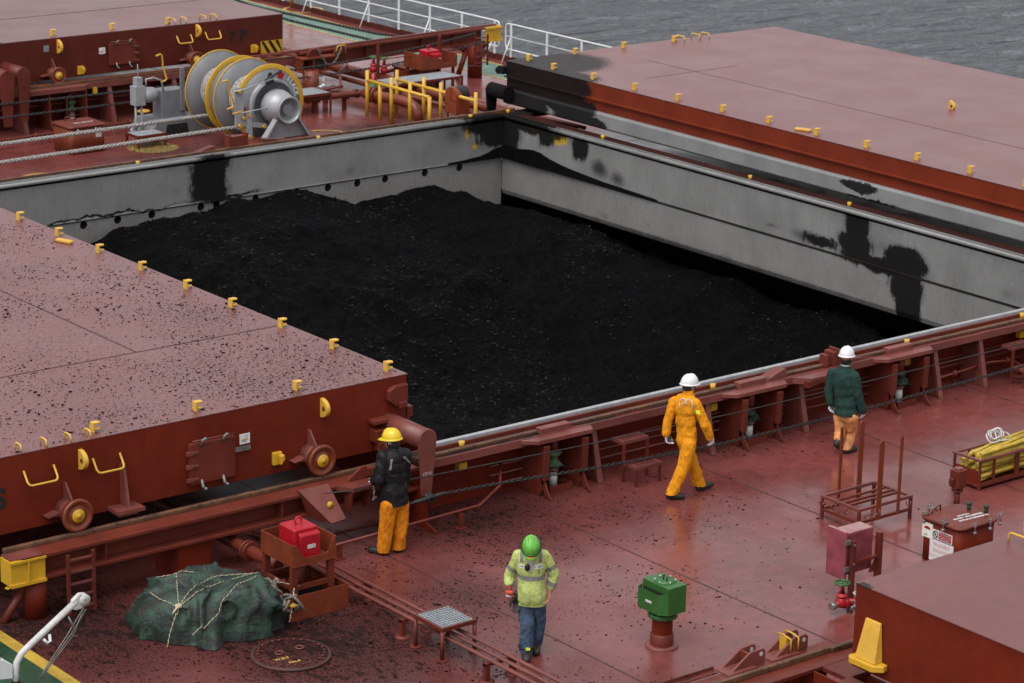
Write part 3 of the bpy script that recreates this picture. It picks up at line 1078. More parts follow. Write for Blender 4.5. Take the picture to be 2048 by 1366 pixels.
def wedge_cleat(parent, x, y, z, s=1):
    c = MB()
    c.box(x - .07 * s, x + .07 * s, y - .06 * s, y, z - .09 * s, z + .09 * s)
    c.prism([(x + .01 * s, z - .08 * s), (x + .075 * s, z + .0), (x + .06 * s, z + .07 * s), (x + .0 * s, z + .05 * s)], 'y', y - .13 * s, y - .06 * s)
    return c.build('wedge_cleat', m_yel, parent, bevel=.008)


CT, CB = 2.0, .97
# ---- starboard half of the open hatch, rolled aside (nearest, dusted with coal)
m_cov1 = cover_material('dusty_cover_top', [((20, 30.6, 2), (3.4, 2.6, 3), 1.25), ((17.5, 30.2, 2), (2.4, 1.6, 3), 1.0), ((20.6, 33.6, 2), (2.2, 3.0, 3), 1.0), ((18.0, 33.0, 2), (3.5, 4, 3), .75), ((20, 37.5, 2), (3, 5, 3), .7), ((18, 42, 2), (5, 6, 3), .55)])
hc1 = thing('hatch_cover', 'nearest left hatch cover, rolled open, coal grit over its top, letter S at its edge', 'hatch cover', (18, 29.5, .97), 'hatch covers of the holds')
X0, X1, Y0, Y1 = 13.9, 21.63, 29.5, 47.4
MB().box(X0, X1, Y0, Y1, CT - .012, CT).build('top_plate', m_cov1, hc1)
b = MB()
b.box(X0, X1 - .02, Y0 + .004, Y0 + .05, CB, CT - .012)
b.box(X1 - .08, X1 - .01, Y0 + .05, Y1, CB, CT - .012)
b.box(X0, X1 - .1, Y1 - .05, Y1, CB, CT - .012)
b.box(X0, X0 + .03, Y0 + .05, Y1 - .05, CB, CT - .012)
b.box(X0 + .03, X1 - .08, Y0 + .6, Y1 - .06, CB + .1, CB + .15)
b.build('side_plate', m_red_side, hc1)
sm = MB()
sm.box(X0 + .02, X1 - .02, 32.53, 32.56, CT, CT + .004)
sm.box(19.05, 19.08, 32.56, 46, CT, CT + .003)
sm.build('weld_seam', m_seam, hc1)
for y in (44.5, 43.2, 41.75, 40.43, 39.10, 37.76, 36.42, 35.07, 33.78, 32.43, 31.09, 29.76):
    clip(hc1, 21.44, y, CT)
for x in (19.9, 18.3, 16.74):
    clip(hc1, x, 29.74, CT, .95)
MB().obox((21.33, 38.65, CT + .03), (.10, .32, .05), .35).build('guide_bar', m_yel_pale, hc1, bevel=.01)
for x in (15.62, 15.98, 16.33, 16.62):
    hoop(hc1, (x - .03, 29.68, CT), (x - .03, 29.34 + .18, CT), 0, (0, 0, .10), .013)
lug(hc1, 20.18, Y0, 1.77)
lug(hc1, 16.42, Y0, 1.76)
hoop(hc1, (15.6, Y0, 1.76), (16.03, Y0, 1.76), 0, (0, -.13, -.17), .015, name='ladder_rung')
hoop(hc1, (16.6, Y0, 1.73), (17.0, Y0, 1.73), 0, (0, -.13, -.17), .015, name='ladder_rung')
wheel(hc1, 19.95, Y0, 1.14, .222)
wheel(hc1, 16.17, Y0, 1.14, .222)
access_door(hc1, 18.02, 18.74, 1.08, 1.66, Y0)
door_sign(hc1, 18.84, 19.0, 1.49, 1.63, Y0)
MB().box(18.74, 19.0, Y0 - .03, Y0, 1.40, 1.46).build('latch_bar', m_steel, hc1)
wedge_cleat(hc1, 19.42, Y0, 1.19)
q = MB()
q.prism([(21.25, 1.82), (21.36, 1.88), (21.58, 1.88), (21.58, 1.66), (21.38, 1.58), (21.25, 1.68)], 'y', Y0 - .09, Y0)
q.box(21.42, 21.56, Y0 - .11, Y0 - .02, 1.55, 1.64)
q.box(21.62, 21.72, Y0 - .02, Y0 + .22, 1.36, 1.52)
q.box(21.62, 21.66, Y0 - .02, Y0 + .22, 1.28, 1.36)
q.build('end_bracket', m_red, hc1, bevel=.01)
q = MB()
q.prism([(29.5, 1.6), (29.5, 1.02), (29.3, 1.02), (29.42, 1.6)], 'x', 16.99, 17.03)
q.box(16.80, 17.2, 29.22, 29.5, .98, 1.03)
q.box(16.86, 17.14, 29.3, 29.5, .92, .98)
q.build('guide_foot', m_red_pale, hc1)
q = MB()
q.box(20.95, 21.4, Y0 - .16, Y0, 1.40, 1.46)
q.box(20.97, 21.3, Y0 - .18, Y0, 1.14, 1.32)
q.box(21.0, 21.26, Y0 - .19, Y0 - .1, 1.02, 1.14)
q.build('tow_bracket', m_red, hc1, bevel=.008)
s = MB()
text_mesh(s, 'S', .37, (15.255, Y0 - .001, 1.33), (1, 0, 0), (0, 0, 1), .003, .012, 1.05)
s.build('lettering', m_dark, hc1)
# coal grit lying on the cover: real crumbs
rs = np.random.RandomState(4)
n0 = 34000
X = rs.uniform(14, 21.58, n0)
Y = rs.uniform(29.55, 44, n0)
dn = fbm(X * 1.1, Y * 1.1, 4, 55) + .16 * np.exp(-((Y - 31) / 2.2) ** 2) + .08 * np.exp(-((X - 20.6) / 1.3) ** 2)
k = rs.rand(n0) < np.clip((dn - .38) * 2.0, .03, .7)
X, Y = X[k], Y[k]
S = np.clip(rs.lognormal(-4.85, .5, len(X)), .004, .030)
props(lumps('coal_crumbs', np.stack([X, Y, np.full(len(X), CT + .002) + S * .15], -1), S, m_coal, .35, 5), 'coal crumbs strewn over the opened starboard hatch cover', 'coal crumbs', kind='stuff')

# ---- port half of the open hatch (far right)
m_cov2 = cover_material('clean_cover_top', None, [((38.2, 46.9, 2), (2.1, 1.9, 2), 1.0), ((37.7, 45.4, 2), (.7, 1.3, 2), .75)])


def side_soot(name, col):
    t = NT(name)
    c = t.mult(col, t.ramp(t.noise(1.2, 4), .3, .7, .85, 1.1))
    c = t.mix(t.ramp(t.noise((9, 9, 1.5), 5, .65), .6, .75, 0, .3), c, tuple(q * .5 for q in col))
    s = [((37.5, 47.2, 1.5), (2, 1.6, 3), 1.2), ((37.5, 45.7, 1.78), (2, 1.5, .5), 1.0), ((37.5, 45.3, 1.35), (2, 1.3, .32), 1.0), ((37.5, 44.9, 1.1), (2, 1.35, .3), 1.0), ((37.5, 36.4, 1.28), (2, .75, .17), .95), ((37.5, 36.1, 1.05), (2, 1.3, .08), .7)]
    m = t.ramp(t.math('ADD', t.blobs(s, t.warp(.3, 3, 5)), t.ramp(t.noise(40, 2), .3, .7, -.05, .05)), .27, .35)
    c = t.mix(t.math('MULTIPLY', m, .96), c, (.005, .0045, .005))
    t.val(c, t.b.inputs['Base Color'])
    t.b.inputs['Roughness'].default_value = .5
    t.b.inputs['Specular IOR Level'].default_value = .2
    t.bump(t.noise(1.5, 3), .12, .03)
    return t.mat


m_s_red = side_soot('sooty_cover_side', (.150, .022, .008))
m_s_grey = side_soot('sooty_grey_lip', (.19, .195, .192))
hc2 = thing('hatch_cover', 'clean hatch cover rolled open to port, grey sealing lip and soot blackened corner, sea behind', 'hatch cover', (41.5, 38.5, 1.0), 'hatch covers of the holds')
X0, X1, Y0, Y1 = 37.6, 45.9, 29.6, 47.65
MB().box(X0, X1, Y0, Y1, CT - .012, CT).build('top_plate', m_cov2, hc2)
b = MB()
b.box(X0 + .01, X0 + .05, Y0 + .02, Y1 - .02, 1.66, CT - .012)
b.box(X0 - .06, X0 + .05, Y0 + .02, Y1 - .02, 1.635, 1.66)
b.box(X0 + .02, X0 + .06, Y0 + .03, Y1 - .03, 1.395, 1.635)
b.build('side_plate', m_s_red, hc2)
b = MB()
b.prism([(X0 - .04, 1.395), (X0 - .08, 1.36), (X0 - .08, 1.08), (X0 - .04, 1.04), (X0 + .5, 1.04), (X0 + .5, 1.395)], 'y', Y0 + .02, Y1 - .02)
b.build('sealing_lip', m_s_grey, hc2, bevel=.01)
b = MB()
b.box(X0 + .05, X1, Y1 - .06, Y1 - .01, 1.0, CT - .012)
b.box(X1 - .05, X1, Y0, Y1 - .06, 1.0, CT - .012)
b.box(X0 + .05, X1 - .05, Y0 + .01, Y0 + .06, 1.0, CT - .012)
b.build('end_plate', m_s_red, hc2)
b = MB()
b.prism([(X0 - .12, 1.70), (X0 + .1, 1.70), (X0 + .1, 1.86), (X0 - .1, 1.86)], 'y', Y1 - .05, Y1 + .16)
b.ball((X0 - .06, Y1 + .16, 1.76), .09, 2)
b.build('tow_eye', m_coal_and_shade, hc2)
sm = MB()
sm.box(40.3, 40.32, Y0, 45.9, CT, CT + .003)
sm.box(38.9, 41.6, 44.3, 44.32, CT, CT + .003)
sm.build('weld_seam', m_seam, hc2)
for y in (46.2, 44.83, 43.45, 42.06, 40.67, 39.29, 37.91, 36.53, 35.18, 33.82, 32.45, 31.05):
    clip(hc2, 37.78, y, CT)
for x in (39.39, 40.85, 42.40):
    clip(hc2, x, 47.4, CT)
for x in (42.62, 43.1, 43.4):
    hoop(hc2, (x, 47.55, CT), (x, 47.25, CT), 0, (0, 0, .12), .015)
clip(hc2, 38.0, 47.35, CT)
lug(hc2, 42.05, 38.3, CT + .06, .11)
MB().obox((37.86, 38.35, CT + .03), (.10, .34, .05), .35).build('guide_bar', m_yel_pale, hc2, bevel=.01)

# ---- port half of the hatch of the next hold forward, closed, marked 7P
m_cov3 = cover_material('grey_red_cover_top', None, None, (.135, .052, .050))
hc3 = thing('hatch_cover', 'closed hatch cover marked 7P with a black and yellow striped corner panel', 'hatch cover', (32.8, 55.6, .97), 'hatch covers of the holds')
X0, X1, Y0, Y1 = 21.4, 36.9, 55.6, 73.5
m_side3 = paint('darker_red_side', (.085, .014, .008), .5, .15, .35, spec=.2)
MB().box(X0, X1, Y0, Y1, CT - .03, CT - .01).build('top_plate', m_cov3, hc3)
b = MB()
b.box(X0, X1 - .01, Y0 + .004, Y0 + .05, 1.02, CT - .03)
b.box(X1 - .05, X1 - .005, Y0 + .05, Y1, 1.02, CT - .03)
b.box(X0, X1, Y1 - .05, Y1, 1.02, CT - .03)
b.box(X0, X0 + .05, Y0 + .05, Y1, 1.02, CT - .03)
b.build('side_plate', m_side3, hc3)
sm = MB()
sm.box(X0, X1, 58.4, 58.44, CT - .01, CT - .006)
sm.box(29.2, 29.24, Y0, Y1, CT - .01, CT - .006)
sm.build('weld_seam', m_seam, hc3)
for x in (30.62, 32.2, 33.72):
    clip(hc3, x, Y0 + .22, CT - .01, 1.1)
for x in (33.9, 34.2, 34.75, 35.05):
    hoop(hc3, (x - .03, Y0 + .34, CT - .01), (x - .03, Y0 + .06, CT - .01), 0, (0, 0, .12), .016)
lug(hc3, 30.66, Y0, 1.78, .16)
lug(hc3, 34.42, Y0, 1.80, .15)
hoop(hc3, (33.86, Y0, 1.72), (34.25, Y0, 1.72), 0, (0, -.12, -.17), .017, name='ladder_rung')
hoop(hc3, (34.66, Y0, 1.74), (35.05, Y0, 1.74), 0, (0, -.12, -.17), .017, name='ladder_rung')
wheel(hc3, 30.47, Y0, 1.165, .2)
wheel(hc3, 34.2, Y0, 1.165, .2)
access_door(hc3, 31.98, 32.72, 1.2, 1.72, Y0, -1)
door_sign(hc3, 31.74, 31.9, 1.49, 1.64, Y0)
MB().box(30.28, 30.42, Y0 - .012, Y0, 1.68, 1.83).build('sign_plate', m_grey, hc3)
wedge_cleat(hc3, 31.22, Y0, 1.17, 1.1)
wedge_cleat(hc3, 36.02, Y0, 1.21, 1.1)
s = MB()
text_mesh(s, '7', .36, (35.42 + .0, Y0 - .001, 1.44), (1, 0, 0), (0, 0, 1), .003, .012, 1.1)
s.build('lettering', m_dark, hc3)
s = MB()
text_mesh(s, 'P', .36, (35.74, Y0 - .001, 1.45), (1, 0, 0), (0, 0, 1), .003, .012, 1.1)
s.build('lettering', m_dark, hc3)
p = MB()
p.box(36.24, 36.87, Y0 - .02, Y0 + .003, 1.06, 1.36)
pn = p.build('hazard_panel', m_yel, hc3)
st = MB()
w_, z0 = .63, 1.06
for k in range(-1, 4):
    a = 36.24 + .21 * k - .02
    poly = [(a, 1.36), (a + .105, 1.36), (a + .105 + .2, 1.06), (a + .2, 1.06)]
    # clip the stripe to the panel
    out = []
    for i in range(len(poly)):
        p_, q_ = poly[i], poly[(i + 1) % 4]
        for lo, sg in ((36.24, 1),):
            pass
        out.append((min(max(p_[0], 36.243), 36.867), p_[1]))
    if len(set(out)) == 4 and out[1][0] - out[0][0] + out[2][0] - out[3][0] > .02:
        st.add([(x, Y0 - .0225, z) for x, z in out], [(0, 1, 2, 3)])
st.build('hazard_stripe', m_black, pn)

# ---- starboard half of the next hold aft, closed (bottom right corner)
m_cov4 = cover_material('plain_cover_top', None, [((21.05, 20.0, 2), (.16, .16, .3), .8)], (.135, .042, .038))
hc4 = thing('hatch_cover', 'closed hatch cover with a tall yellow wedge on its side, nearest of all', 'hatch cover', (21, 20.1, .97), 'hatch covers of the holds')
X0, X1, Y0, Y1 = 21.03, 36.9, 4.0, 20.12
MB().box(X0, X1, Y0, Y1, CT - .012, CT).build('top_plate', m_cov4, hc4)
b = MB()
b.box(X0 + .01, X0 + .05, Y0, Y1 - .01, .99, CT - .012)
b.box(X0 + .05, X1, Y1 - .06, Y1 - .01, .99, CT - .012)
b.box(X1 - .05, X1, Y0, Y1 - .06, .99, CT - .012)
b.build('side_plate', m_red_side, hc4)
for y0, x in ((20.0, 23.45), (20.0, 23.78), (20.0, 24.25)):
    hoop(hc4, (x, y0, CT), (x, y0 - .30, CT), 0, (0, 0, .12), .014)
lug(hc4, 24.15, 20.35, 1.9, .13)
wd = MB()
wd.add([(X0, 19.90, 1.65), (X0, 19.67, 1.65), (X0 - .03, 19.90, 1.65), (X0 - .03, 19.67, 1.65), (X0, 19.94, 1.19), (X0, 19.63, 1.19), (X0 - .13, 19.94, 1.19), (X0 - .13, 19.63, 1.19)],
       [(0, 1, 3, 2), (4, 6, 7, 5), (2, 3, 7, 6), (0, 2, 6, 4), (1, 5, 7, 3), (0, 4, 5, 1)])
wd.build('stop_wedge', m_yel_pale, hc4, bevel=.006)
wd = MB()
wd.prism([(X0, 20.02), (X0, 19.55), (X0 - .08, 19.53), (X0 - .18, 19.62), (X0 - .18, 19.98), (X0 - .13, 20.03)], 'z', 1.115, 1.188)
wd.build('wedge_base', m_yel, hc4, bevel=.006)
# ================================================================== NEAR DECK EQUIPMENT
def ibeam(b, x0, x1, yc, zt, zb, wf=.36, tf=.04, tw=.03, stiff=()):
    b.box(x0, x1, yc - wf / 2, yc + wf / 2, zt - tf, zt)
    b.box(x0, x1, yc - wf / 2, yc + wf / 2, zb, zb + tf)
    b.box(x0, x1, yc - tw / 2, yc + tw / 2, zb + tf, zt - tf)
    for x in stiff:
        b.box(x - .01, x + .01, yc - wf / 2 + .02, yc - tw / 2, zb + tf, zt - tf)


def ladder(root, x0, x1, y, z0, z1, n, r=.018, mat=None):
    l = MB()
    for x in (x0, x1):
        l.box(x - .02, x + .02, y - .008, y + .03, z0, z1)
    lo = l.build('ladder', mat or m_red, root)
    for i in range(n):
        z = z0 + (z1 - z0) * (i + .5) / n
        MB().box(x0 + .02, x1 - .02, y, y + .03, z - .012, z + .012).build('rung', mat or m_red_pale, lo)
    return lo


# rail beam carrying the opened starboard cover
rb = thing('rail_beam', 'long red rail beam with a yellow end under the dusty starboard cover', 'rail beam', (18, 29, 0))
b = MB()
ibeam(b, 15.45, 21.35, 29.03, .86, .52, .40, .045, .03, (16.4, 19.1))
b.build('beam', m_red, rb, bevel=.004)
b = MB()
b.prism([(15.05, 28.86), (15.2, 28.8), (15.5, 28.8), (15.5, 29.2), (15.2, 29.2), (15.05, 29.14)], 'z', .815, .86)
b.build('beam_nose', m_red_pale, rb)
MB().box(15.1, 21.35, 29.135, 29.205, .86, .918).build('wheel_rail', m_rust, rb, bevel=.008)
e = MB()
e.box(15.02, 15.5, 28.82, 28.84, .56, .845)
e.box(15.0, 15.5, 28.78, 28.84, .52, .56)
e.box(15.0, 15.5, 28.78, 28.84, .83, .86)
e.box(15.24, 15.26, 28.78, 28.82, .56, .83)
e.box(15.02, 15.04, 28.84, 29.1, .52, .845)
e.tube([(15.0, 28.8, .54), (14.95, 28.79, .53), (14.94, 28.83, .53), (15.0, 28.85, .54)], .012, 6)
e.build('end_plate', m_yel, rb)
c = MB()
c.cyl((15.42, 28.98, 0), (15.42, 28.98, .52), .155, None, 20)
c.build('support_column', m_red_side, rb)
c = MB()
c.prism([(15.05, .52), (15.27, .3), (15.27, .52)], 'y', 28.96, 29.0)
c.build('gusset', m_red, rb)
c = MB()
c.cyl((14.98, 29.0, 0), (15.3, 29.0, .42), .05, None, 12)
c.build('brace', m_red, rb)
MB().box(17.5, 18.0, 28.9, 29.5, 0, .52).build('box_column', m_red_side, rb)
ladder(rb, 15.72, 16.08, 28.62, .05, .86, 5)
p = MB()
p.add([(19.33, 28.83, .93), (19.82, 28.83, .93), (19.90, 28.52, .50), (19.66, 28.52, .48), (19.33, 28.86, .9), (19.82, 28.86, .9), (19.90, 28.55, .47), (19.66, 28.55, .45)],
      [(0, 1, 2, 3), (4, 7, 6, 5), (0, 4, 5, 1), (1, 5, 6, 2), (2, 6, 7, 3), (3, 7, 4, 0)])
p.build('chute_plate', m_red_pale, rb)
p = MB()
p.add([(19.33, 28.83, .93), (19.66, 28.52, .48), (19.50, 28.83, .5)], [(0, 1, 2)])
p.build('chute_web', m_red, rb)
k = MB()
k.lathe([(.02, 0), (.045, .01), (.05, .03), (.03, .05), (.01, .055)], (19.72, 28.66, .70), 'y', 14, sgn=-1)
k.build('grease_cap', m_yel, rb)
p = MB()
p.prism([(19.95, 28.84), (20.1, 28.62), (20.8, 28.62), (21.0, 28.84)], 'z', .80, .86)
p.build('jack_platform', m_red_dirty, rb)
p = MB()
for x in (20.1, 20.4, 20.75):
    p.prism([(28.84, .5), (28.70, .5), (28.64, .8), (28.84, .8)], 'x', x - .012, x + .012)
p.build('gusset', m_red, rb)
p = MB()
p.prism([(20.2, .89), (20.5, .89), (20.5, 1.03), (20.42, 1.03)], 'y', 28.88, 28.92)
p.box(20.5, 20.72, 28.86, 28.94, .89, .99)
p.build('stop_block', m_red, rb)
MB().box(HX0 - .06, HX0 - .03, HY0 - .04, HY1, 0, .9).build('outer_plate', m_red_side, coam)
MB().box(18.2, 21.8, 29.2, 29.24, .0, .02).build('foundation_strip', m_red, rb)

# chain post
cp = thing('chain_post', 'red chain guide with round pipe head and tapered plate beside the man in black', 'chain guide', (21.3, 28.6, .5))
q = MB()
n = 16
xc, zc, r = 21.31, 1.33, .155
pts = [(xc - .085, .52), (xc - r, zc)] + [(xc - r * math.cos(PI * i / n), zc + r * math.sin(PI * i / n)) for i in range(1, n)] + [(xc + r, zc), (xc + .075, .52)]
q.prism(pts, 'y', 28.58, 28.62)
q.build('tapered_plate', m_red_pale, cp, bevel=.008)
q = MB()
q.cyl((xc, 28.6, zc), (xc, 29.62, zc), .150, None, 28)
q.build('pipe_head', m_red_pale, cp)
q = MB()
q.prism([(28.62, .58), (28.62, .1), (28.40, .02), (28.45, 0), (29.3, 0), (29.3, .58)], 'x', xc + .02, xc + .045)
q.build('web_plate', m_red_side, cp)
g = MB()
text_mesh(g, '69/41', .075, (21.31, 28.579, .82), (1, 0, 0), (0, 0, 1), .002, 0)
g.build('chalk_mark', m_dirtywhite, cp)
q = MB()
q.lathe([(.03, 0), (.07, .0), (.07, .02), (.045, .05), (.07, .08), (.07, .10), (.03, .10)], (21.28, 28.44, .52), 'y', 18)
q.build('sheave', m_wire, cp)

# wire rope and chain running along the near coaming
def sag(p0, p1, s, n=24):
    p0, p1 = Vector(p0), Vector(p1)
    return [p0.lerp(p1, i / n) - Vector((0, 0, s * 4 * (i / n) * (1 - i / n))) for i in range(n + 1)]


def chain(name, pts, pitch, wire, mat, label, cat='chain', group=None, n=6):
    """links laid one by one along a polyline"""
    pts = [Vector(p) for p in pts]
    L = [0]
    for a, b in zip(pts, pts[1:]):
        L.append(L[-1] + (b - a).length)

    def at(s):
        for i in range(len(pts) - 1):
            if s <= L[i + 1] or i == len(pts) - 2:
                return pts[i].lerp(pts[i + 1], (s - L[i]) / max(L[i + 1] - L[i], 1e-6)), (pts[i + 1] - pts[i]).normalized()
    m = MB()
    s, k = 0, 0
    while s < L[-1]:
        p, t = at(s)
        side = t.cross(Vector((0, 0, 1))).normalized()
        up = side.cross(t)
        w = side if k % 2 else up
        a, bb = pitch * .72, pitch * .34
        ring_ = [p + t * (math.cos(2 * PI * j / 10) * a) + w * (math.sin(2 * PI * j / 10) * bb) for j in range(10)]
        m.tube(ring_, wire, 5, closed=True)
        s += pitch
        k += 1
    return props(m.build(name, mat), label, cat, group)


wire_pts = [(19.6, 28.6, .90), (19.9, 28.5, .895), (21.2, 28.5, .84), (24, 28.5, .75), (27, 28.5, .69), (30, 28.5, .69), (34, 28.5, .705), (40, 28.5, .73)]
props(MB().tube(wire_pts, .0095, 6).build('wire_rope', m_wire), 'thin taut wire rope above the chain along the near coaming', 'wire rope')
ch_pts = [(18.0, 28.48, .66), (20.9, 28.46, .52), (21.4, 28.46, .55), (22.5, 28.46, .50), (24.2, 28.46, .38), (26.7, 28.46, .27), (29.5, 28.46, .255), (33.5, 28.46, .33), (40, 28.46, .5)]
chain('chain', ch_pts[1:], 0.062, .0075, m_wire, 'greasy black chain hanging low along the near coaming behind the walking men')
props(MB().tube([(20.95, 28.46, .52), (21.12, 28.45, .53), (21.3, 28.45, .545), (21.45, 28.46, .55), (21.62, 28.46, .54)], [.012, .034, .02, .030, .014], 8).build('rope_wrap', m_wire), 'greasy rag wrapping round the chain at the tapered guide plate', 'wrapping')

# hydraulic jacks in their drip trays
m_cyl = paint('pale_cylinder', (.48, .50, .47), .4, .15, .5, scale=5)


def jack(x, y, label, cover=0):
    j = thing('hydraulic_jack', label, 'hydraulic jack', (x, y, 0), 'hydraulic jacks along the near coaming')
    t = MB()
    for a0, a1, b0, b1 in ((-.22, .20, -.21, -.195), (-.22, .20, .195, .21), (-.22, -.205, -.195, .195), (.185, .20, -.195, .195)):
        t.box(x + a0, x + a1, y + b0, y + b1, 0, .11)
    t.build('drip_tray', m_red, j)
    MB().cyl((x, y, .0), (x, y, .27), .062, None, 20).build('cylinder', m_cyl, j)
    MB().cyl((x, y, .27), (x, y, .31), .085, None, 20).build('collar', m_red_pale, j)
    MB().cyl((x, y, .5), (x, y, .80), .07, None, 16).build('piston_guide', m_red, j)
    c = MB()
    vs = []
    for k in range(9):
        zz = .31 + .26 * k / 8
        rr = .085 + .025 * math.sin(k * 1.3 + x) + (.02 if k in (1, 2) else 0)
        vs.append((rr, zz))
    c.lathe([(max(r, .05), z) for r, z in vs], (x, y, 0), 'z', 14)
    for i, p in enumerate(c.v):
        a = math.atan2(p[1] - y, p[0] - x)
        k = 1 + .14 * math.sin(3 * a + p[2] * 30) + R_.uniform(-.05, .05)
        c.v[i] = (x + (p[0] - x) * k, y + (p[1] - y) * k, p[2] + R_.uniform(-.008, .008))
    if cover:
        for s in range(6):
            a = s * 1.05 + x
            c.add([(x, y, .40), (x + .16 * math.cos(a), y + .16 * math.sin(a), .36), (x + .13 * math.cos(a + .5), y + .13 * math.sin(a + .5), .43), (x + .05 * math.cos(a + .4), y + .05 * math.sin(a + .4), .50)], [(0, 1, 2, 3)], True)
    c.build('canvas_cover', m_dkgreen if cover else m_green_cv, j)
    h = MB()
    h.tube([(x + .08, y - .02, .35), (x + .2, y - .06, .30), (x + .26, y, .26), (x + .18, y + .08, .24)], .012, 6)
    h.build('hose', m_wire, j)
    return j


m_green_cv = paint('green_canvas_cover', (.06, .12, .055), .8, .3, .6, scale=5, bump=.5)
jack(23.88, 28.98, 'jack in a tight green canvas cover between chain guide and nearer step stool')
jack(27.72, 28.94, 'jack with loose torn green cover beside the man in orange overalls', 1)
jack(30.98, 28.92, 'jack with loose green cover right of the man in the dark green jacket', 1)
jack(34.6, 28.92, 'jack at the far right end of the near coaming', 1)

# pipes along the outside of the coaming wall
for z, r in ((.17, .018), (.31, .016), (.45, .016)):
    q = MB()
    q.tube([(22.9, 29.22, z), (39, 29.22, z)], r, 7)
    props(q.build('coaming_pipe', m_red_pale), {.17: 'lowest', .31: 'middle', .45: 'highest'}[z] + ' of three thin red pipes along the outer coaming wall', 'pipe', 'thin pipes along the coaming')
q = MB()
q.tube([(19.1, 28.35, .22), (22.1, 28.42, .26), (22.6, 28.6, .40), (23.0, 29.1, .5)], .022, 8)
for x in (19.7, 21.75):
    q.box(x - .03, x + .03, 28.36, 28.42, 0, .22)
    q.box(x - .07, x + .07, 28.33, 28.45, 0, .02)
props(q.build('deck_pipe', m_red), 'red pipe on short feet passing behind the man in the black jacket', 'pipe')
q = MB()
q.tube([(31.9, 28.95, .25), (32.4, 28.95, .28), (32.8, 28.93, .31), (33.1, 28.93, .33), (33.6, 28.85, .30), (33.75, 28.8, .2), (33.75, 28.8, .03)], .02, 8)
for p_ in ((32.3, 28.95, .275), (32.85, 28.93, .312), (33.5, 28.88, .31)):
    q.cyl((p_[0] - .03, p_[1], p_[2]), (p_[0] + .03, p_[1], p_[2]), .05, None, 12)
q.cyl((33.75, 28.8, .0), (33.75, 28.8, .04), .14, None, 18)
props(q.build('valve_pipe', m_red), 'red pipe with valves dropping to a round deck flange at the right', 'pipe')


def stool(x, y, label):
    s = thing('step_stool', label, 'step stool', (x, y, 0), 'red step stools at the coaming')
    for zt, y0, y1 in ((.62, y + .32, y + .56), (.31, y, y + .28)):
        f = MB()
        f.box(x, x + .50, y0, y0 + .03, zt - .05, zt)
        f.box(x, x + .50, y1 - .03, y1, zt - .05, zt)
        f.box(x, x + .03, y0 + .03, y1 - .03, zt - .05, zt)
        f.box(x + .47, x + .5, y0 + .03, y1 - .03, zt - .05, zt)
        fr = f.build('step_frame', m_red_pale, s)
        for k in range(3):
            yy = y0 + .05 + (y1 - y0 - .1) * (k + .3) / 2.6
            MB().box(x + .03, x + .47, yy - .014, yy + .014, zt - .02, zt - .002).build('tread_bar', m_red_pale, fr)
    for lx in (x + .01, x + .46):
        MB().box(lx, lx + .035, y + .01, y + .045, 0, .26).build('leg', m_red, s)
        MB().box(lx, lx + .035, y + .30, y + .335, 0, .58).build('leg', m_red, s)
    return s


stool(24.86, 28.27, 'two step red stool left of the man in orange overalls')
stool(33.3, 28.30, 'two step red stool at the right edge by the valve pipe')

# ------------------------------------------------------------------ monitor stand with red box and tray
ms = thing('monitor_stand', 'red stand with cut away tray over a drip basin, beside the green bundle', 'equipment stand', (18.35, 27.3, 0))
t = MB()
for a in ((17.93, 18.81, 26.90, 26.915), (17.93, 18.81, 27.75, 27.765), (17.93, 17.945, 26.915, 27.75), (18.795, 18.81, 26.915, 27.75)):
    t.box(*a, 0, .33)
t.box(17.945, 18.795, 26.915, 27.75, .03, .04)
t.build('drip_basin', m_brown, ms)
MB().box(17.96, 18.78, 26.93, 27.74, .045, .09).build('coal_sludge', m_coal_and_shade, ms)
for x in (18.04, 18.60):
    for y in (27.03, 27.66):
        MB().box(x - .03, x + .06, y - .03, y + .03, .05, .70).build('leg', m_red, ms)
fr = MB()
fr.box(18.09, 18.58, 27.01, 27.05, .36, .42)
fr.box(18.09, 18.58, 27.64, 27.68, .36, .42)
fr.box(18.02, 18.06, 27.06, 27.63, .36, .42)
fr.box(18.62, 18.66, 27.06, 27.63, .36, .42)
fr.build('tie_bar', m_red, ms)
tr = MB()
tr.prism([(18.01, .69), (18.68, .69), (18.68, .98), (18.64, .98), (18.56, .80), (18.53, .78), (18.22, .78), (18.18, .80), (18.08, .98), (18.01, .98)], 'y', 26.99, 27.005)
tr.box(18.01, 18.025, 27.005, 27.72, .69, .985)
tr.box(18.665, 18.68, 27.005, 27.72, .69, .985)
tr.box(18.025, 18.665, 27.705, 27.72, .69, .985)
tr.box(18.025, 18.665, 27.005, 27.705, .69, .70)
tr.box(18.0, 18.69, 26.98, 26.99, .685, .70)
tr.build('tray', m_brown, ms)
tr = MB()
tr.tube([(18.3, 27.3, .69), (18.3, 27.3, .42), (18.2, 27.3, .3)], .09, 14)
tr.tube([(18.12, 27.35, .4), (18.12, 27.35, .14)], .03, 10)
tr.build('drain_pipe', m_red, ms)
g = MB()
for zz in (.20, .11):
    for k in range(4):
        g.box(17.928, 17.93, 26.93 + k * .05, 26.965 + k * .05, zz, zz + .05)
for i_, (zz, tx) in enumerate(((.20, 'No.4'), (.10, 'DECK'))):
    pass
g.v, g.f, g.m, g.sm = [], [], [], []
text_mesh(g, 'C/RM', .085, (17.93, 27.06, .20), (0, -1, 0), (0, 0, 1), .003, .004)
g.build('lettering', m_yel, ms)
g = MB()
text_mesh(g, 'DUMP', .085, (17.93, 27.06, .09), (0, -1, 0), (0, 0, 1), .003, .004)
g.build('lettering', m_yel, ms)
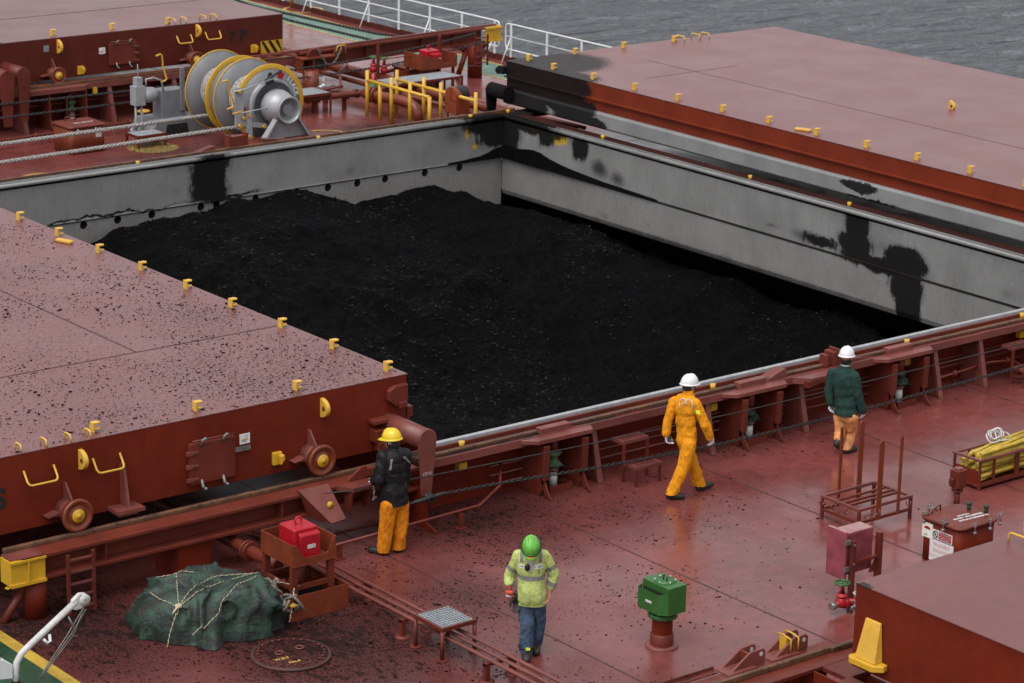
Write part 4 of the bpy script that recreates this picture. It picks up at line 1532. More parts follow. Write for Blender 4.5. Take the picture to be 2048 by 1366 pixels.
rbx = thing('signal_box', 'glossy red box with a ring handle sitting in the cut away tray', 'red box', (18.3, 27.3, .7))
b = MB()
b.box(18.14, 18.50, 27.14, 27.50, .70, 1.12)
b.build('box_body', m_redbright, rbx, bevel=.015)
b = MB()
b.box(18.20, 18.50, 27.08, 27.14, .74, 1.04)
b.prism([(27.08, 1.04), (27.14, 1.04), (27.14, 1.07)], 'x', 18.20, 18.50)
b.build('front_hood', m_redbright, rbx, bevel=.008)
MB().box(18.30, 18.42, 27.073, 27.08, .86, .91).build('name_plate', m_dirtywhite, rbx)
b = MB()
b.tube([(18.32 + .05 * math.cos(a), 27.32, 1.165 + .05 * math.sin(a)) for a in [2 * PI * i / 14 for i in range(14)]], .013, 7, closed=True)
b.build('ring_handle', m_redbright, rbx)

# ------------------------------------------------------------------ run of six pipes
for k in range(6):
    x = 18.83 + .068 * k
    zz = .27 - (.03 if k % 2 else 0)
    q = MB()
    q.tube([(x, 30.6, zz), (x, 25.2, zz), (x, 18.0, zz)], .018, 8)
    props(q.build('pipe', m_red_pale), 'thin red pipe under the grating step, ' + ['leftmost', 'second from the left', 'third from the left', 'third from the right', 'second from the right', 'rightmost'][k] + ' of six', 'pipe', 'run of six pipes')
for i, y in enumerate((27.0, 25.7, 23.98, 22.6, 21.2)):
    q = MB()
    q.box(18.76, 18.83, y - .03, y + .03, 0, .24)
    q.box(19.16, 19.23, y - .03, y + .03, 0, .24)
    q.box(18.76, 19.23, y - .025, y + .025, .20, .235)
    q.lathe([(.01, .015), (.10, .015), (.10, 0)], (18.795, y, 0), 'z', 14)
    q.lathe([(.01, .015), (.10, .015), (.10, 0)], (19.195, y, 0), 'z', 14)
    props(q.build('pipe_support', m_red), ['pipe support beside the drip basin', 'pipe support just behind the grating step', 'pipe support just in front of the grating step', 'pipe support by the feet of the man in jeans', 'pipe support at the bottom edge'][i], 'pipe support', 'supports of the six pipes')

# step platform with grating
sp = thing('step_platform', 'low step with pale steel grating straddling the run of six pipes', 'step platform', (18.98, 25.08, 0))
x0, x1, y0, y1, zt = 18.72, 19.26, 24.78, 25.37, .43
f = MB()
f.box(x0, x1, y0, y0 + .03, zt - .05, zt)
f.box(x0, x1, y1 - .03, y1, zt - .05, zt)
f.box(x0, x0 + .03, y0 + .03, y1 - .03, zt - .05, zt)
f.box(x1 - .03, x1, y0 + .03, y1 - .03, zt - .05, zt)
f.build('frame', m_red, sp)
for lx in (x0 + .02, x1 - .02):
    for ly in (y0 + .02, y1 - .02):
        l = MB()
        l.cyl((lx, ly, 0), (lx, ly, zt - .05), .026, None, 12)
        l.cyl((lx, ly, 0), (lx, ly, .015), .075, None, 16)
        l.build('leg', m_red, sp)


def grating(root, x0, x1, y0, y1, z, nx, ny, mat=None):
    m = mat or m_galv
    bm_ = MB()
    bm_.box(x0 + .004, x1 - .004, y0 + .004, y1 - .004, z - .02, z - .017)
    bm_.build('grating_tray', m_steel, root)
    for i in range(nx):
        x = x0 + (x1 - x0) * (i + .5) / nx
        MB().box(x - .006, x + .006, y0, y1, z - .016, z + .004).build('grating_bar', m, root)
    for j in range(ny):
        y = y0 + (y1 - y0) * (j + .5) / ny
        c = MB()
        n = max(6, int((x1 - x0) / .045))
        for k in range(n):
            xx = x0 + (x1 - x0) * (k + .5) / n
            c.box(xx - .016, xx + .016, y - .012, y + .012, z - .012, z + .008)
        props(c.build('grating_teeth', m, root), kind='stuff')


grating(sp, x0 + .03, x1 - .03, y0 + .03, y1 - .03, zt - .002, 10, 9)

# round manhole
mh = thing('manhole_cover', 'round bolted manhole cover half buried in coal grit in front of the green bundle', 'manhole cover', (17.32, 26.0, 0))
q = MB()
q.lathe([(.001, .045), (.44, .045), (.46, .04), (.46, .0)], (17.32, 26.0, 0), 'z', 48)
q.build('lid', m_deck, mh)
q = MB()
q.lathe([(.46, .0), (.50, .0), (.50, .035), (.46, .035)], (17.32, 26.0, 0), 'z', 48)
q.build('rim', paint('dark_rusty_rim', (.055, .018, .012), .6, .3, .6, specks=.5), mh)
for i in range(28):
    a = 2 * PI * i / 28
    MB().cyl((17.32 + .41 * math.cos(a), 26.0 + .41 * math.sin(a), .045), (17.32 + .41 * math.cos(a), 26.0 + .41 * math.sin(a), .066), .016, None, 6).build('bolt', m_red_dirty, mh)
for dx in (-.14, .16):
    MB().tube([(17.32 + dx + .05 * math.cos(a), 26.05 + .05 * math.sin(a), .062) for a in [2 * PI * i / 12 for i in range(12)]], .010, 6, closed=True).build('lifting_ring', m_red_pale, mh)
g = MB()
text_mesh(g, 'W.B.T', .075, (17.12, 25.88, .048), (1, -.1, 0), (.1, 1, 0), .001, .004)
g.build('lettering', m_yelline, mh)
g = MB()
text_mesh(g, 'No.4', .075, (17.2, 25.72, .048), (1, -.1, 0), (.1, 1, 0), .001, .004)
g.build('lettering', t_.mat if False else m_yelline, mh)

# ------------------------------------------------------------------ green ventilator
gv = thing('ventilator', 'green box ventilator on a red pipe in the middle of the deck', 'ventilator', (21.18, 23.65, 0))
vx, vy = 21.25, 23.58
q = MB()
q.lathe([(.001, .03), (.20, .03), (.21, .02), (.21, 0)], (vx, vy, 0), 'z', 36)
q.build('base_flange', m_red_pale, gv)
q = MB()
q.lathe([(.148, .03), (.148, .165), (.132, .18)], (vx, vy, 0), 'z', 32)
q.build('base_collar', m_red, gv)
q = MB()
q.lathe([(.130, .17), (.130, .42)], (vx, vy, 0), 'z', 32)
q.build('pipe', m_red_side, gv)
q = MB()
q.lathe([(.13, .40), (.185, .40), (.19, .405), (.19, .445), (.185, .45), (.12, .45)], (vx, vy, 0), 'z', 36)
q.build('flange', m_green, gv)
for i in range(12):
    a = 2 * PI * i / 12
    MB().cyl((vx + .165 * math.cos(a), vy + .165 * math.sin(a), .385), (vx + .165 * math.cos(a), vy + .165 * math.sin(a), .475), .012, None, 6).build('bolt', m_green, gv)
q = MB()
q.cyl((vx, vy, .45), (vx, vy, .53), .125, None, 24)
q.build('neck', m_green, gv)
q = MB()
q.box(vx - .14, vx + .16, vy - .25, vy + .24, .50, .865)
q.build('box_body', m_green, gv, bevel=.006)
q = MB()
hx0 = vx - .14
q.add([(hx0, vy + .24, .79), (hx0, vy - .22, .79), (hx0 - .07, vy - .02 - .12, .77), (hx0 - .07, vy + .24, .77),
       (hx0, vy + .24, .50), (hx0, vy - .22, .50), (hx0 - .07, vy - .14, .50), (hx0 - .07, vy + .24, .50)],
      [(1, 2, 6, 5), (2, 3, 7, 6), (3, 0, 4, 7), (4, 5, 6, 7)])
q.build('intake_hood', m_green, gv)
MB().add([(hx0 - .001, vy + .22, .775), (hx0 - .001, vy - .19, .775), (hx0 - .001, vy - .19, .6), (hx0 - .001, vy + .22, .6)], [(0, 1, 2, 3)]).build('hood_opening', m_dark, gv)
MB().box(hx0 - .076, hx0 - .07, vy - .02, vy + .09, .615, .645).build('name_plate', m_dirtywhite, gv)
q = MB()
q.lathe([(.001, .012), (.14, .012), (.14, 0)], (vx + .02, vy, .865), 'z', 32)
lid = q.build('lid', m_green, gv)
for i in range(6):
    a = 2 * PI * i / 6 + .3
    MB().cyl((vx + .02 + .128 * math.cos(a), vy + .128 * math.sin(a), .877), (vx + .02 + .128 * math.cos(a), vy + .128 * math.sin(a), .891), .012, None, 6).build('bolt', m_dirtywhite, lid)
q = MB()
q.tube([(vx + .02, vy - .035, .877), (vx + .02, vy - .035, .915), (vx + .02, vy - .02, .94), (vx + .02, vy, .947), (vx + .02, vy + .02, .94), (vx + .02, vy + .035, .915), (vx + .02, vy + .035, .877)], .012, 7)
q.build('lifting_eye', m_green, lid)

# ------------------------------------------------------------------ spar rack
rk = thing('spar_rack', 'open red angle iron rack on four legs with four upright posts', 'rack', (26.7, 25.4, 0))
x0, x1, y0, y1, zt = 26.13, 27.20, 25.0, 25.76, .36
for lx in (x0, x1 - .04):
    for ly in (y0, y1 - .04):
        MB().box(lx, lx + .04, ly, ly + .04, 0, zt - .04).build('leg', m_red, rk)
f = MB()
f.box(x0, x1, y0, y0 + .04, zt - .04, zt)
f.box(x0, x1, y1 - .04, y1, zt - .04, zt)
f.box(x0, x0 + .04, y0 + .04, y1 - .04, zt - .04, zt)
f.box(x1 - .04, x1, y0 + .04, y1 - .04, zt - .04, zt)
f.build('top_frame', m_red_pale, rk)
for yy in (y0 + .25, y0 + .36, y0 + .50):
    MB().box(x0 + .04, x1 - .04, yy - .018, yy + .018, zt - .035, zt - .005).build('cross_bar', m_red, rk)
for yy in (y0 + .005, y1 - .035):
    MB().box(x0 + .04, x1 - .04, yy, yy + .03, .13, .17).build('lower_rail', m_red, rk)
MB().box(x0 + .005, x0 + .035, y0 + .04, y1 - .04, .13, .17).build('lower_rail', m_red, rk)
for x, y, w_, zt_, zb in ((26.50, y0 - .012, .085, 1.31, .14), (26.90, y0 - .008, .045, 1.30, .14), (26.50, y1 + .012, .045, 1.30, .14), (26.90, y1 + .012, .085, 1.31, .14)):
    p = MB()
    n = 8
    pts = [(x - w_ / 2, zb), (x - w_ / 2, zt_ - w_ / 2)] + [(x - w_ / 2 * math.cos(PI * i / n), zt_ - w_ / 2 + w_ / 2 * math.sin(PI * i / n)) for i in range(1, n)] + [(x + w_ / 2, zt_ - w_ / 2), (x + w_ / 2, zb)]
    p.prism(pts, 'y', y - .012, y + .012)
    p.build('upright', m_brown, rk)
for x, y, a in ((x0, y0 + .68, 1), (x0 - .005, y0 + .45, 1), (x0, y0 + .2, 1), (x0 + .02, y0 - .02, 0), (x0 + .3, y0 - .02, 0), (x1 - .15, y0 - .02, 0)):
    h = MB()
    pts = []
    for i in range(9):
        t = -PI * .1 + i / 8 * PI * 1.4
        pts.append((x - (.045 - .045 * math.cos(t) if a else 0), y - (0 if a else .045 - .045 * math.cos(t)), zt - .07 + .0 - .045 * math.sin(t)))
    h.tube(pts, .011, 6)
    h.build('hook', m_red_pale, rk)

# ------------------------------------------------------------------ hose basket
hb = thing('hose_basket', 'red framed basket at the right edge', 'basket', (29.6, 25.4, 0))
x0, x1, y0, y1, zt = 28.86, 30.55, 25.25, 25.80, .47
f = MB()
for a in ((x0, x1, y0, y0 + .05), (x0, x1, y1 - .05, y1), (x0, x0 + .05, y0 + .05, y1 - .05), (x1 - .05, x1, y0 + .05, y1 - .05)):
    f.box(*a, zt - .03, zt)
f.build('top_rim', m_red_pale, hb)
f = MB()
for a in ((x0 + .01, x1 - .01, y0 + .01, y0 + .05), (x0 + .01, x1 - .01, y1 - .05, y1 - .01), (x0 + .01, x0 + .05, y0 + .05, y1 - .05), (x1 - .05, x1 - .01, y0 + .05, y1 - .05)):
    f.box(*a, .05, .10)
f.box(x0 + .05, x1 - .05, y0 + .05, y1 - .05, .06, .075)
f.build('bottom_frame', m_red, hb)
MB().box(x0 + .012, x0 + .02, y0 + .05, y1 - .05, .10, .30).build('end_plate', m_red_side, hb)
for x in (x0 + .015, x0 + .32, x0 + .80, x0 + 1.25, x1 - .045):
    for y in (y0 + .012, y1 - .04):
        MB().box(x, x + (.035 if x < x0 + .7 or x > x0 + 1 else .075), y, y + .028, .10, zt - .03).build('upright', m_red, hb)
for x in (x0 + .02, x1 - .06):
    for y in (y0 + .01, y1 - .05):
        MB().box(x, x + .04, y, y + .04, 0, .05).build('leg', m_red, hb)
hs_ = thing('hose_bundle', 'stack of yellow rubber hoses lying in the red basket', 'hoses', (29.6, 25.5, .1))
m_hose = paint('yellow_hose_rubber', (.44, .30, .03), .55, .25, .7, scale=4)
for k in range(26):
    col, row = k % 5, k // 5
    yy = y0 + .085 + col * .088 + R_.uniform(-.016, .016)
    zz = .115 + row * .075 + R_.uniform(-.016, .016)
    hi = zz > .36
    pts = []
    d = R_.uniform(-.10, .10)
    for i in range(7):
        t = i / 6
        pts.append((x0 + (.09 if not hi else .10 + .05 * col) + (x1 - x0 - .22) * t, min(max(yy + d * math.sin(t * 3 + k) + R_.uniform(-.008, .008), y0 + .085), y1 - .085), zz + (.04 * math.sin(t * PI) if row < 5 else .06 * t + .03) * (1 if hi else .3)))
    MB().tube(pts, .030, 9).build('hose', m_hose, hs_)
for k in range(4):
    MB().tube([(x0 + .14 + .05 * k, y0 + .10 + .10 * k, .45 - .01 * k), (x0 + .7, y0 + .16 + .075 * k, .50 + .012 * (k % 2)), (x0 + 1.5, y0 + .2 + .05 * k, .57 + .02 * (k % 2))], .026, 9).build('hose', m_hose, hs_)
q = MB()
for k in range(5):
    c = (29.62 + R_.uniform(-.1, .15), 25.66 + R_.uniform(-.05, .04), .58 + .015 * k)
    rr = R_.uniform(.07, .12)
    tl = R_.uniform(-.5, .5)
    q.tube([(c[0] + rr * math.cos(a) * 1.3, c[1] + rr * math.sin(a) * .8, c[2] + .05 * math.sin(a + tl) + .02 * math.sin(3 * a)) for a in [2 * PI * i / 18 for i in range(18)]], .011, 6, closed=True)
props(q.build('rope_coil', m_dirtywhite), 'loose coil of thin white rope lying on the yellow hoses', 'rope')

# junction box on a pipe
jb = thing('junction_box', 'small red box on a slim pipe in front of the hose basket', 'junction box', (28.1, 24.95, 0))
MB().cyl((28.09, 24.97, 0), (28.09, 24.97, .27), .045, None, 14).build('pipe', m_red, jb)
q = MB()
q.cyl((28.09, 24.97, .25), (28.09, 24.97, .272), .085, None, 18)
q.cyl((28.09, 24.97, .29), (28.09, 24.97, .31), .085, None, 18)
q.build('flange', m_red, jb)
q = MB()
q.box(28.0, 28.18, 24.88, 25.06, .31, .58)
q.box(27.95, 28.0, 24.95, 25.03, .36, .46)
q.build('box_body', m_red, jb, bevel=.012)
MB().cyl((28.09, 24.97, .58), (28.09, 24.97, .60), .06, None, 16).build('lid', m_red_pale, jb)

# ------------------------------------------------------------------ access hatch (near, with signs)
def access_hatch(name, label, x0, x1, y0, y1, zt, mats, group):
    h = thing(name, label, 'access hatch', ((x0 + x1) / 2, (y0 + y1) / 2, 0), group)

    def rr(x0, x1, y0, y1, r):
        pts = []
        for cx, cy, a0 in ((x1 - r, y1 - r, 0), (x0 + r, y1 - r, 90), (x0 + r, y0 + r, 180), (x1 - r, y0 + r, 270)):
            for i in range(6):
                a = math.radians(a0 + 18 * i)
                pts.append((cx + r * math.cos(a), cy + r * math.sin(a)))
        return pts
    b = MB()
    b.prism(rr(x0, x1, y0, y1, .10), 'z', 0, zt - .03)
    for i in range(len(b.sm)):
        b.sm[i] = i > 1
    b.build('coaming', mats[0], h)
    b = MB()
    b.prism(rr(x0 - .04, x1 + .04, y0 - .04, y1 + .04, .13), 'z', zt - .035, zt + .005)
    b.build('lid', mats[1], h, bevel=.012)
    return h


ah = access_hatch('access_hatch', 'red access hatch with smoking ban signs and dogged lid near the right', 26.16, 26.90, 23.16, 23.86, .62, (m_red_side, m_red), 'dogged access hatches')
for x, y, ax in ((26.18, 23.80, 0), (26.40, 23.92, 1), (26.12, 23.40, 0), (26.36, 23.1, 1), (26.66, 23.1, 1), (26.92, 23.16, 1)):
    q = MB()
    ox, oy = (-.03, 0) if ax == 0 else (0, .03 if y > 23.5 else -.03)
    q.cyl((x + ox, y + oy, .54), (x + ox, y + oy, .69), .012, None, 8)
    q.ball((x + ox, y + oy, .55), .032, 1)
    q.tube([(x + ox - .05, y + oy, .70), (x + ox, y + oy, .665), (x + ox + .05, y + oy + .01, .71)], .011, 6)
    q.tube([(x + ox - .02, y + oy, .645), (x + .07, y + (.0 if ax == 0 else -.06 * (1 if y > 23.5 else -1)), .635)], .014, 6)
    q.build('dog', m_steel, ah)
q = MB()
q.tube([(26.30, 23.80, .62), (26.30, 23.80, .68), (26.50, 23.84, .70), (26.50, 23.84, .62)], .011, 6)
q.build('lid_handle', m_red, ah)
for x, y in ((26.83, 23.62), (26.93, 23.40)):
    q = MB()
    q.cyl((x, y, .62), (x, y, .70), .03, None, 12)
    q.cyl((x, y, .70), (x, y, .73), .038, None, 12)
    q.build('vent_cap', m_dkgreen, ah)
g = MB()
for tx_, sz_, px_, py_ in (('CAUTION', .05, 26.60, 23.50), ('ENTRY  PROHIBITED', .06, 26.62, 23.42), ('WITHOUT', .06, 26.50, 23.345), ('PERMISSION', .06, 26.76, 23.33)):
    g = MB()
    text_mesh(g, tx_, sz_, (px_, py_, .626), (1, -.06, 0), (.06, 1, 0), .001, .002, .95)
    g.build('lid_lettering', m_white, ah)
fx = 26.16 - .003
sg = MB()
sg.box(fx - .006, fx, 23.64, 23.83, .335, .545)
s1 = sg.build('sign_plate', paint('pale_sign', (.66, .70, .58), .5, .05, .2), ah)
g = MB()
n = 10
g.add([(fx - .0085, 23.735, .455)] + [(fx - .0085, 23.735 - .06 * math.cos(PI * i / n), .455 + .045 * math.sin(PI * i / n)) for i in range(n + 1)], [tuple(range(n + 2))])
g.build('sign_mark', m_redbright, s1)
g = MB()
text_mesh(g, 'cdk', .05, (fx - .006, 23.76, .36), (0, -1, 0), (0, 0, 1), .002)
g.build('sign_print', m_grey, s1)
sg = MB()
sg.box(fx - .007, fx - .001, 23.28, 23.635, .36, .49)
s2 = sg.build('sign_plate', m_white, ah)
g = MB()
g.add([(fx - .0095, 23.52, .372), (fx - .0095, 23.295, .372), (fx - .0095, 23.295, .478), (fx - .0095, 23.52, .478)], [(0, 1, 2, 3)])
g.build('red_panel', m_redbright, s2)
g = MB()
text_mesh(g, 'NO SMOKING', .032, (fx - .0095, 23.41, .445), (0, -1, 0), (0, 0, 1), .001)
text_mesh(g, 'NO NAKED LIGHTS', .026, (fx - .0095, 23.41, .413), (0, -1, 0), (0, 0, 1), .001)
text_mesh(g, 'KEEP CLEAR', .032, (fx - .0095, 23.41, .382), (0, -1, 0), (0, 0, 1), .001)
g.build('sign_print', m_white, s2)
g = MB()
g.tube([(fx - .009, 23.58 + .045 * math.cos(a), .425 + .045 * math.sin(a)) for a in [2 * PI * i / 20 for i in range(20)]], .006, 5, closed=True)
g.tube([(fx - .009, 23.58 + .03, .455), (fx - .009, 23.58 - .03, .395)], .006, 5)
g.tube([(fx - .009, 23.60, .41), (fx - .009, 23.57, .44)], .006, 5)
g.build('ban_symbol', m_black, s2)
sg = MB()
sg.box(fx - .008, fx - .002, 23.245, 23.675, .04, .345)
s3 = sg.build('sign_plate', m_white, ah)
g = MB()
text_mesh(g, 'PROHIBIT', .07, (fx - .0085, 23.46, .26), (0, -1, 0), (0, 0, 1), .001, 0)
text_mesh(g, 'SMOKING', .07, (fx - .0085, 23.46, .175), (0, -1, 0), (0, 0, 1), .001, 0)
text_mesh(g, 'OUT OF DOORS', .058, (fx - .0085, 23.46, .095), (0, -1, 0), (0, 0, 1), .001, 0)
g.build('sign_print', paint('faded_red_print', (.55, .16, .18), .5, .1, .1), s3)

# ------------------------------------------------------------------ weathered fire hose box on its posts
fb = thing('hose_box', 'weathered pink fire hose box hung on a red post frame', 'hose box', (24.4, 23.1, 0))
q = MB()
q.box(24.0, 24.50, 23.16, 23.42, .44, 1.02)
q.build('box_body', m_pink, fb, bevel=.03)
q = MB()
q.box(23.95, 24.0, 23.12, 23.46, .40, 1.06)
q.build('lid', m_pink, fb, bevel=.018)
for z in (.55, .92):
    MB().box(23.94, 24.02, 23.09, 23.12, z - .03, z + .03).build('latch', m_steel, fb)
q = MB()
q.box(24.03, 24.09, 23.06, 23.12, 0, .93)
q.build('post', m_red, fb)
MB().box(24.52, 24.58, 23.06, 23.14, 0, .95).build('post', m_red, fb)
MB().box(24.09, 24.52, 23.08, 23.14, .60, .64).build('cross_bar', m_red, fb)
MB().prism([(24.40, .42), (24.52, .42), (24.52, .58)], 'y', 23.1, 23.13).build('gusset', m_red, fb)
for z in (.62, .88):
    MB().cyl((24.06, 23.05, z), (24.06, 23.065, z), .02, None, 8).build('bolt', m_steel, fb)


def handwheel(root, c, r, mat, name='handwheel'):
    q = MB()
    q.tube([(c[0] + r * math.cos(a), c[1] + r * math.sin(a), c[2]) for a in [2 * PI * i / 22 for i in range(22)]], r * .15, 7, closed=True)
    for k in range(3):
        a = k * PI / 3 + .4
        q.tube([(c[0] - r * math.cos(a), c[1] - r * math.sin(a), c[2]), (c[0] + r * math.cos(a), c[1] + r * math.sin(a), c[2])], r * .10, 5)
    q.ball(c, r * .22, 1)
    return q.build(name, mat, root)


def hydrant(x, y, z, s, label, group=None, body=None, wheelm=None, outlet=True):
    h = thing('hydrant_valve', label, 'hydrant valve', (x, y, 0), group)
    bm_ = body or m_redbright
    q = MB()
    q.lathe([(.001, .02), (.05, .0), (.08, .035), (.085, .08), (.06, .125), (.05, .14), (.075, .145), (.078, .165), (.055, .17), (.045, .19)], (x, y, z - .05 * s), 'z', 20)
    for v in range(len(q.v)):
        p = q.v[v]
        q.v[v] = (x + (p[0] - x) * s, y + (p[1] - y) * s, z - .05 * s + (p[2] - z + .05 * s) * s)
    q.build('valve_body', bm_, h)
    q = MB()
    for sx in (-.035, .035):
        q.tube([(x + sx * s, y, z + .13 * s), (x + sx * .55 * s, y, z + .24 * s)], .014 * s, 6)
    q.cyl((x, y, z + .23 * s), (x, y, z + .25 * s), .03 * s, None, 10)
    q.build('yoke', bm_, h)
    MB().cyl((x, y, z + .12 * s), (x, y, z + .285 * s), .011 * s, None, 8).build('stem', m_steel, h)
    handwheel(h, (x, y, z + .28 * s), .095 * s, wheelm or m_green)
    if outlet:
        q = MB()
        q.cyl((x, y, z), (x - .11 * s, y, z - .005), .04 * s, None, 12)
        q.build('outlet', bm_, h)
        q = MB()
        q.cyl((x - .11 * s, y, z - .005), (x - .19 * s, y, z - .01), .05 * s, None, 12)
        q.build('coupling_cap', m_steel, h)
    return h


h1 = hydrant(23.87, 23.06, .13, 1.0, 'bright red hydrant valve with green handwheel by the pink hose box')
q = MB()
q.tube([(23.87, 23.06, .13), (24.3, 22.95, .13), (25.4, 22.7, .13)], .045, 12)
q.cyl((23.90, 23.05, .13), (23.94, 23.04, .13), .08, None, 16)
q.build('feed_pipe', m_redbright, h1)
h2 = hydrant(24.06, 22.96, .08, .62, 'small silver valve with pale handwheel tucked beside the red hydrant', None, m_alu, m_dirtywhite)

# ------------------------------------------------------------------ rail beam of the next hold aft
ra = thing('rail_beam', 'rusty topped rail beam running to the bottom edge with two clevis brackets', 'rail beam', (20, 20.7, 0))
b = MB()
b.box(14, 21.55, 20.50, 21.02, .82, .86)
b.box(14, 21.10, 20.74, 20.77, .1, .82)
b.box(14, 21.3, 20.52, 20.98, .06, .10)
b.build('beam', m_red, ra)
for x in (19.6, 19.85, 20.15, 20.5, 20.85, 21.08):
    MB().box(x - .008, x + .008, 20.54, 20.74, .10, .82).build('stiffener', m_red_side, ra)
MB().box(14, 21.32, 20.73, 20.79, .86, .93).build('wheel_rail', m_rust, ra, bevel=.008)
MB().box(21.335, 25.0, 20.71, 20.77, .86, .925).build('wheel_rail', m_rust, ra, bevel=.008)
MB().box(20.97, 25, 20.1, 20.9, .80, .855).build('corner_plate', m_red, ra)
MB().box(20.8, 21.03, 10, 20.1, .80, .855).build('side_flange', m_red, ra)
MB().box(20.78, 20.80, 10, 20.45, .68, .86).build('side_flange_lip', m_red_side, ra)
MB().box(21.3, 21.34, 10, 20.4, 0, .80).build('coaming_plate', m_red_side, ra)
MB().prism([(21.15, .7), (21.3, .0), (21.15, .0)], 'y', 19.3, 19.33).build('gusset', m_red, ra)


def clevis(x, y, label, lashed):
    c = thing('clevis_bracket', label, 'clevis bracket', (x, y, .86), 'clevis brackets on the rail beam')
    for yy in (y - .10, y + .06):
        q = MB()
        q.prism([(x - .34, .86), (x - .30, .86), (x + .18, .86), (x + .20, .88), (x + .20, 1.01), (x + .17, 1.05), (x + .12, 1.05), (x - .04, 1.04)], 'y', yy, yy + .03)
        q.build('cheek_plate', m_red_pale, c, bevel=.004)
        MB().cyl((x + .13, yy - .002, .99), (x + .13, yy + .032, .99), .028, None, 12).build('pin_hole', m_dirtywhite, c)
    MB().box(x - .06, x - .03, y - .07, y + .06, .86, 1.03).build('web', m_red, c)
    MB().box(x - .42, x + .02, y - .16, y + .14, .86, .875).build('base_plate', m_red_pale, c)
    if lashed:
        q = MB()
        q.box(x - .12, x - .065, y - .06, y + .05, .88, 1.05)
        q.build('lashed_pad', m_yel, c)
        for dx in (-.10, 0.02):
            q = MB()
            q.tube([(x + dx, y - .12, .9), (x + dx, y - .12, 1.05), (x + dx - .01, y, 1.075), (x + dx, y + .11, 1.06)], .012, 6)
            q.build('strap', m_yel, c)
    return c


clevis(21.0, 21.08, 'clevis bracket with a yellow strap lashed round it', True)
clevis(20.3, 21.06, 'bare red clevis bracket left of the lashed one', False)
q = MB()
q.box(18.7, 19.85, 21.05, 21.13, .86, .875)
q.box(18.7, 19.85, 21.13, 21.14, .86, .92)
props(q.build('guide_channel', m_red_dirty), 'flat red channel lying beside the rusty rail at the bottom edge', 'channel')
# ================================================================== FAR DECK
AX, AZ = 32.78, 1.14
wi = thing('mooring_winch', 'grey mooring winch with two rope drums and yellow rimmed discs', 'mooring winch', (AX, 50.8, 0))


def disc(y, ring_w, name, th=.022):
    q = MB()
    q.lathe([(.30, 0), (.895 - ring_w, 0), (.895 - ring_w, th), (.30, th)], (AX, y, AZ), 'y', 64)
    o = q.build(name, m_grey, wi)
    q = MB()
    q.lathe([(.896 - ring_w, -.003), (.90, -.003), (.905, .0), (.905, th), (.896 - ring_w, th + .003)], (AX, y, AZ), 'y', 64)
    q.build('rim', m_yel, o)
    return o


disc(52.02, .012, 'drum_flange')
disc(51.17, .10, 'drum_flange')
disc(50.83, .012, 'drum_flange')
d4 = disc(49.95, .10, 'drum_flange')
m_drumrope = rope_material('wound_rope', (.42, .40, .39), (.13, .10, .09), 45)
for y0, y1 in ((51.22, 52.0), (50.0, 50.81)):
    q = MB()
    R0 = .49
    n = int((y1 - y0) / .075)
    q.lathe([(R0 - .02, 0), (R0 - .02, y1 - y0)], (AX, y0, AZ), 'y', 32)
    for k in range(n):
        yy = y0 + (y1 - y0) * (k + .5) / n
        q.tube([(AX + R0 * math.cos(a), yy + .012 * math.sin(a * 2 + k), AZ + R0 * math.sin(a)) for a in [2 * PI * i / 36 for i in range(36)]], .045, 7, closed=True)
    q.build('rope_winding', m_drumrope, wi)
q = MB()
q.cyl((AX, 49.2, AZ), (AX, 52.9, AZ), .12, None, 16)
q.build('shaft', m_grey, wi)
q = MB()
q.lathe([(.30, .0), (.50, .0), (.56, -.01), (.56, -.17), (.52, -.18), (.52, -.10), (.1, -.10)], (AX, 49.945, AZ), 'y', 48)
q.build('brake_drum', m_grey, wi)
q = MB()
q.lathe([(.565, -.02), (.585, -.02), (.585, -.15), (.565, -.15)], (AX, 49.945, AZ), 'y', 48)
q.build('brake_band', m_grey_lt, wi)
for a0 in (58, 180):
    q = MB()
    vs = []
    for i in range(5):
        a = math.radians(a0 + i * 3.2)
        for r in (.62, .76):
            vs.append((AX + r * math.cos(a), 49.944, AZ + r * math.sin(a)))
    q.add(vs, [(2 * i, 2 * i + 1, 2 * i + 3, 2 * i + 2) for i in range(4)])
    q.build('red_mark', m_redbright, d4)
q = MB()
for i, ch in enumerate('SLACK'):
    a = math.radians(46 - i * 8.2)
    rr = .68
    text_mesh(q, ch, .155, (AX + rr * math.cos(a), 49.946, AZ + rr * math.sin(a)), (math.sin(a), 0, -math.cos(a)), (math.cos(a), 0, math.sin(a)), .003, .004, .9)
q.build('lettering', m_white, d4)
q = MB()
q.lathe([(.10, .18), (.34, .18), (.385, .10), (.395, .0), (.37, -.12), (.32, -.23), (.27, -.33), (.265, -.38), (.285, -.44), (.305, -.47), (.30, -.485), (.265, -.48), (.245, -.43), (.235, -.30), (.001, -.30)], (AX, 49.62, AZ), 'y', 40)
q.build('warping_head', m_alu, wi)
q = MB()
q.lathe([(.14, -.32), (.155, -.32), (.155, -.31)], (AX, 49.62, AZ), 'y', 28)
q.lathe([(.001, -.325), (.02, -.325), (.03, -.315)], (AX, 49.62, AZ), 'y', 12)
q.build('end_cover', m_grey_lt, wi)
q = MB()
q.prism([(AX - .62, .5), (AX - .28, AZ - .2), (AX + .28, AZ - .2), (AX + .62, .5)], 'y', 49.36, 49.40)
q.prism([(AX - .62, .5), (AX - .30, AZ - .2), (AX - .26, AZ - .2), (AX - .56, .5)], 'y', 49.22, 49.36)
q.prism([(AX + .62, .5), (AX + .30, AZ - .2), (AX + .26, AZ - .2), (AX + .56, .5)], 'y', 49.22, 49.36)
q.build('pedestal', m_grey_lt, wi)
q = MB()
q.box(AX - 1.2, AX + .9, 49.1, 49.7, .42, .5)
